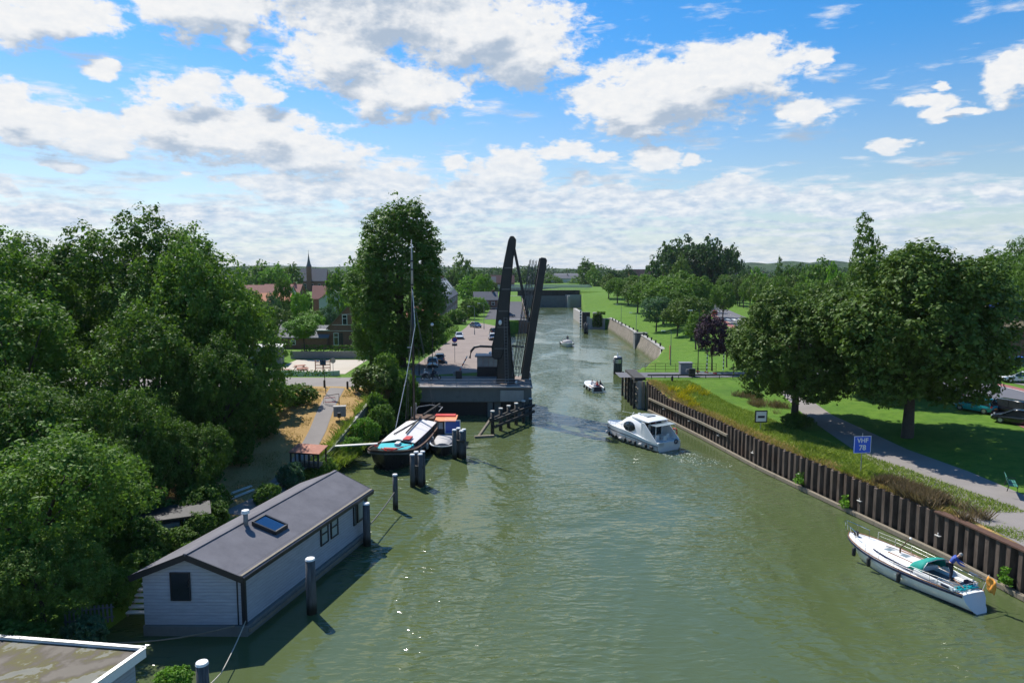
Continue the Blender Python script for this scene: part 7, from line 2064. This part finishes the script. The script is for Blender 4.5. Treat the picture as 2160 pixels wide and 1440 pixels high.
# right brick house with solar panels
house('brick_house', 'red brick house with solar panels on its roof at the right edge', (91.5, 124, 4.2), R(-38), 13, 10, 6.0, 4.6, M['brick2'], M['mossroof'], [('f', -3, 4.4, 1.3, 1.4), ('f', 2, 4.4, 1.3, 1.4), ('l', 0, 4.4, 1.2, 1.4)], chimneys=[(-5.4, 1.5, 1.0)], panels=(-4.4, 2.6, .35, .9))

# ------------------------------------------------------------------ street lamps and posts
def lamp_post(label, x, y, h, ball=True, arm=False, mat='black'):
    t = thing('street_lamp', label, 'street lamp', (x, y, gz(x, y)))
    mb = MB(); mb.tube([(0, 0, 0), (0, 0, 1.0)], .11, 8); mb.tube([(0, 0, .9), (0, 0, h)], [.07, .045], 8)
    if arm: mb.tube([(0, 0, h), (-.5, 0, h + .15), (-1.2, 0, h + .1)], .04, 6)
    mb.build('pole', M[mat], t)
    mb = MB()
    if arm: mb.box((-1.4, 0, h + .08), (.7, .2, .12))
    else: mb.ball((0, 0, h + .18), .24, 8)
    mb.build('lamp_head', M['lampglass'], t, not arm); return t


lamp_post('globe street lamp in front of the parked white car on the left', -11.8, 101.3, 11.9 - 4.2)
lamp_post('street lamp beside the mast with a flat pale head', -14.1, 103.4, 4.2, arm=True)
lamp_post('tall dark post by the purple trees', 28.6, 104.8, 13.9 - 4.2, arm=True)
lamp_post('thin lamp post standing on the sunlit street', -9.3, 170, 7.0, arm=True, mat='greymetal')
lamp_post('second thin lamp post, farther up the sunlit street', -7.6, 186, 7.0, arm=True, mat='greymetal')
lamp_post('thin lamp post on the lawn above the quay bollards', 29.9, 165, 6.5, arm=True, mat='greymetal')
lamp_post('thin lamp post on the far lawn', 32.6, 205, 6.5, arm=True, mat='greymetal')
lamp_post('thin lamp post in the middle of the lawn near the purple trees', 27.9, 120, 6.0, arm=True, mat='greymetal')
for k, (a, y, mt) in enumerate([(1495, 106.5, 0), (1530, 108.5, 1)]):
    X = (a - 1080) / 1450 * y; t = thing('marker_post', ['black and white banded marker post near the road barrier', 'black and white banded marker post farther from the barrier'][k], 'marker post', (X, y, gz(X, y)))
    for par, mm in ((0, 'white'), (1, 'black')):
        mb = MB()
        for q in range(10):
            if q % 2 == par: mb.tube([(0, 0, q * .3), (0, 0, q * .3 + .3)], .09, 8)
        mb.build('band', M[mm], t)
t = thing('gauge_post', 'thin orange gauge post on the lawn edge beyond the bridge', 'post', (29.2, 126, 3.6)); mb = MB(); mb.tube([(0, 0, 0), (0, 0, 2.6)], .16, 6); mb.build('pole', M['orange'], t)
mb = MB(); mb.tube([(0, 0, 0), (0, 0, .9)], .16, 10); mb.ball((0, 0, .95), .17, 8); o = mb.build('bollard', M['black']); o.location = (22.9, 97.2, 3.9); tag(o, 'black bollard on the verge beside the yellow flowers', 'bollard')


def text_mb(name, body, size, mat, parent, loc, rot, ext=.004):
    cu = bpy.data.curves.new(name, 'FONT'); cu.resolution_u = 4; cu.body = body; cu.size = size; cu.align_x = 'CENTER'; cu.align_y = 'CENTER'; cu.extrude = ext; cu.offset = size * .02
    tmp = bpy.data.objects.new(name + '_outline', cu); COL.objects.link(tmp); bpy.context.view_layer.update()
    me = bpy.data.meshes.new_from_object(tmp.evaluated_get(bpy.context.evaluated_depsgraph_get())); bpy.data.objects.remove(tmp)
    me.materials.clear(); me.materials.append(mat)
    o = bpy.data.objects.new(name, me); COL.objects.link(o); o.parent = parent; o.location = loc; o.rotation_euler = rot; return o


# blue radio channel sign
vs = thing('canal_sign', 'blue VHF 78 sign on a thin post above the sheet piling', 'sign', (29.25, 56.2, 2.95), R(6))
mb = MB(); mb.tube([(0, .03, 0), (0, .03, 3.55)], .035, 8); mb.build('post', M['greymetal'], vs)
mb = MB(); mb.box((0, 0, 2.6), (1.5, .05, 1.42)); mb.build('board', M['signblue'], vs, bevel=.01)
mb = MB()
for z in (1.9, 3.3): mb.box((0, -.03, z), (1.48, .012, .035))
for x in (-.725, .725): mb.box((x, -.03, 2.6), (.035, .012, 1.40))
mb.build('board_rim', M['white'], vs)
text_mb('lettering', 'VHF', .54, M['white'], vs, (0, -.032, 2.93), (R(90), 0, 0)); text_mb('lettering', '78', .62, M['white'], vs, (0, -.032, 2.32), (R(90), 0, 0))
# white sign with black bar
ws = thing('canal_sign', 'white square sign with black rim and black bar', 'sign', (26.75, 72.6, 2.95), R(4))
mb = MB(); mb.tube([(0, .03, 0), (0, .03, 1.0)], .035, 8); mb.build('post', M['greymetal'], ws)
mb = MB(); mb.box((0, 0, 1.45), (1.38, .05, 1.32)); mb.build('rim', M['black'], ws, bevel=.01)
mb = MB(); mb.box((0, -.03, 1.45), (1.12, .02, 1.06)); mb.build('face', M['white'], ws)
mb = MB(); mb.box((0, -.048, 1.42), (.74, .02, .24)); mb.build('bar', M['navy'], ws)
# round parking sign on the street
rs = thing('street_sign', 'round blue and red parking sign with a plate below on the street', 'sign', (-9.9, 118, 4.1))
mb = MB(); mb.tube([(0, .04, 0), (0, .04, 4.4)], .04, 6); mb.build('post', M['greymetal'], rs)
mb = MB(); mb.tube([(0, 0, 4.0), (0, -.05, 4.0)], .48, 20); mb.build('disc', M['red'], rs)
mb = MB(); mb.tube([(0, -.055, 4.0), (0, -.065, 4.0)], .36, 20); mb.build('blue_field', M['signblue'], rs)
mb = MB(); mb.beam((-.26, -.07, 4.26), (.26, -.07, 3.74), .08, .02); mb.beam((.26, -.07, 4.26), (-.26, -.07, 3.74), .08, .02); mb.build('diagonal_bar', M['red'], rs)
mb = MB(); mb.box((0, -.02, 3.1), (.9, .05, .35)); mb.build('plate', M['navy'], rs); mb = MB(); mb.box((0, -.05, 3.38), (.9, .03, .14)); mb.build('white_plate', M['white'], rs)
# post with small signs on the left path
sp2 = thing('street_sign', 'dark post with small blue sign seen from behind on the left bank', 'sign', (-23.7, 86.5, 3.9))
mb = MB(); mb.tube([(0, 0, 0), (-.25, 0, 4.8)], .05, 6); mb.build('post', M['black'], sp2); mb = MB(); mb.box((-.3, 0, 4.5), (.75, .05, .7)); mb.build('board', M['carblue'], sp2)
sp3 = thing('street_sign', 'pale blue round sign by the left road', 'sign', (-26.9, 102.4, 4.0)); mb = MB(); mb.tube([(0, 0, 0), (0, 0, 2.6)], .035, 6); mb.build('post', M['greymetal'], sp3); mb = MB(); mb.tube([(0, -.03, 2.5), (0, .03, 2.5)], .4, 16); mb.build('disc', M['steel'], sp3)
# red tubular gate, litter cabinet, bollards on the path
gt = thing('path_gate', 'red tubular gate across the left footpath', 'gate', (-22.0, 82.5, 3.6), R(-8))
mb = MB(); mb.tube([(-1, 0, 0), (-1, 0, 1.15), (1, 0, 1.5), (1, 0, 0)], .05, 6); mb.build('frame', M['rust'], gt); mb = MB(); mb.tube([(-.8, 0, .4), (-.8, 0, .95), (.5, 0, 1.05), (.5, 0, .5), (-.8, 0, .4)], .045, 6); mb.build('panel', M['redcloth'], gt)
for k, (x, y) in enumerate([(-24.9, 90.2), (-21.8, 90.0)]):
    mb = MB(); mb.tube([(0, 0, 0), (0, 0, .85)], .14, 8); mb.ball((0, 0, .88), .15, 6); o = mb.build('bollard', M['darkwood']); o.location = (x, y, gz(x, y)); tag(o, ['short dark bollard left of the footpath end', 'short dark bollard right of the footpath end'][k], 'bollard')
lc = thing('utility_cabinet', 'grey utility cabinet on the dry grass beside the footpath', 'cabinet', (-19.7, 77.4, 3.35), R(10))
mb = MB(); mb.box((0, 0, .62), (1.35, .7, 1.15)); mb.build('body', M['greymetal'], lc, bevel=.03); mb = MB(); mb.box((0, 0, 1.22), (1.45, .8, .07)); mb.build('lid', M['concrete'], lc); mb = MB(); mb.box((-.2, -.36, .62), (.02, .02, 1.0)); mb.build('door_gap', M['black'], lc)
lb2 = thing('litter_bin', 'small dark litter bin on a post beside the grey cabinet', 'litter bin', (-19.3, 75.5, 3.1)); mb = MB(); mb.tube([(0, 0, 0), (0, 0, .7)], .04, 6); mb.build('post', M['black'], lb2); mb = MB(); mb.tube([(0, 0, .55), (0, 0, 1.1)], [.18, .22], 10); mb.build('bin', M['black'], lb2)
fe = thing('wire_fence', 'thin post and wire fence across the dry grass', 'fence', (0, 0, 0))
for k in range(7):
    x = -27.5 + k * 1.9
    if abs(x + 22.4) < 1.4: continue
    mb = MB(); mb.tube([(x, 86.2, gz(x, 86.2)), (x, 86.2, gz(x, 86.2) + 1.0)], .035, 5); mb.build('post', M['rust'], fe)
for z in (.45, .95):
    mb = MB(); mb.tube([(-27.5, 86.2, gz(-27.5, 86.2) + z), (-23.2, 86.2, gz(-23, 86.2) + z)], .012, 4); mb.tube([(-19.9, 86.2, gz(-20, 86.2) + z), (-16.4, 86.2, gz(-17.5, 86.2) + z)], .012, 4); mb.build('wire', M['steel'], fe)
# kerb wall along the dry grass
kw = thing('kerb_wall', 'pale timber-topped kerb wall along the edge of the dry grass', 'kerb wall', (0, 0, 0))
kp = [(float(xl(y)) - 1.12, y, float(hl(xl(y) - 1.5, np.float64(y))) - .08) for y in (56.5, 60.5, 65, 66.2, 70.4, 74, 78, 82.5, 88)]
for q, (a, b) in enumerate(zip(kp, kp[1:])):
    mb = MB(); mb.beam((a[0], a[1], a[2] - .6), (b[0], b[1], b[2] - .6), .22, 1.4); mb.build('wall', M['darkconc'], kw)
    mb = MB(); mb.beam((a[0], a[1], a[2] + .13), (b[0], b[1], b[2] + .13), .34, .06); mb.build('coping', M['concrete'], kw)
# rusty roofed shelter
rsh = thing('log_store', 'log store with rust-red sheet roof on dark slats beside the footpath', 'log store', (-18.9, 62.4, 1.95), R(-14))
mb = MB(); mb.loft([[(-1.55, -.8, 1.35), (1.55, -.8, 1.35), (1.55, -.8, 1.41), (-1.55, -.8, 1.41)], [(-1.55, .9, 1.75), (1.55, .9, 1.75), (1.55, .9, 1.81), (-1.55, .9, 1.81)]]); mb.build('roof', M['rustred'], rsh)
for k in range(7): mb = MB(); mb.box((-1.4 + k * .467, -.7, .68), (.12 if k % 2 else .16, .08, 1.36)); mb.build('slat', M['darkwood'], rsh)
mb = MB(); mb.box((1.4, .7, .85), (.12, .1, 1.7)); mb.box((-1.4, .7, .85), (.12, .1, 1.7)); mb.build('post', M['rust'], rsh)
mb = MB(); mb.box((0, -.72, 1.3), (3.0, .06, .1)); mb.box((0, -.72, .15), (3.0, .06, .1)); mb.build('rail', M['darkwood'], rsh)
rl_ = random.Random(2); mb = MB()
for k in range(26): x = -1.2 + (k % 13) * .2; mb.tube([(x, -.4, .12 + .2 * (k // 13)), (x + rl_.uniform(-.03, .03), .3, .12 + .2 * (k // 13))], .09, 7)
mb.build('logs', M['wood'], rsh)
for k, (a, b) in enumerate([((-22.6, 58.0), (-24.6, 53.5)), ((-22.0, 57.0), (-23.9, 52.6))]):
    mb = MB(); mb.beam((a[0], a[1], gz(*a) + .12), (b[0], b[1], gz(*b) + .12), .22, .12); tag(mb.build('timber_plank', M['offwhite']), ['pale plank lying on the dry grass, the outer of two', 'pale plank lying on the dry grass, the inner of two'][k], 'plank')
# green bench on the right
bn = thing('park_bench', 'green slatted park bench at the right edge beside the footpath', 'bench', (37.8 - .0, 50.6, 3.55), R(60))
for k in range(4): mb = MB(); mb.box((0, -.22 + k * .14, .46), (1.9, .11, .03)); mb.build('seat_slat', M['bench'], bn)
for k in range(4): mb = MB(); mb.box((0, .30 + k * .035, .60 + k * .13), (1.9, .03, .11), M=Matrix.Rotation(R(-12), 4, 'X')); mb.build('backrest_slat', M['bench'], bn)
for x in (-.8, .8):
    mb = MB(); mb.tube([(x, -.3, 0), (x, -.22, .45), (x, .26, .45), (x, .45, 1.08)], .03, 6); mb.tube([(x, .26, .45), (x, .36, 0)], .03, 6); mb.tube([(x, -.28, .3), (x, -.3, .66), (x, .3, .68)], .025, 6); mb.build('leg', M['black'], bn)
# ------------------------------------------------------------------ thin summer haze
def haze_mat():
    m = bpy.data.materials.new('summer_haze'); m.use_nodes = True; t = m.node_tree; t.nodes.clear()
    o = t.nodes.new('ShaderNodeOutputMaterial'); v = t.nodes.new('ShaderNodeVolumePrincipled')
    v.inputs['Color'].default_value = (0.80, 0.88, 1.0, 1); v.inputs['Density'].default_value = 0.000045; v.inputs['Anisotropy'].default_value = 0.0
    t.links.new(v.outputs[0], o.inputs['Volume']); return m


mb = MB(); mb.box((0, 4300, 36), (19000, 9400, 78)); o = mb.build('haze', haze_mat())
tag(o, 'thin pale summer haze over the whole place', 'haze', kind='stuff')
sc.cycles.volume_bounces = 0
sc.cycles.max_bounces = 8
sc.cycles.transparent_max_bounces = 8
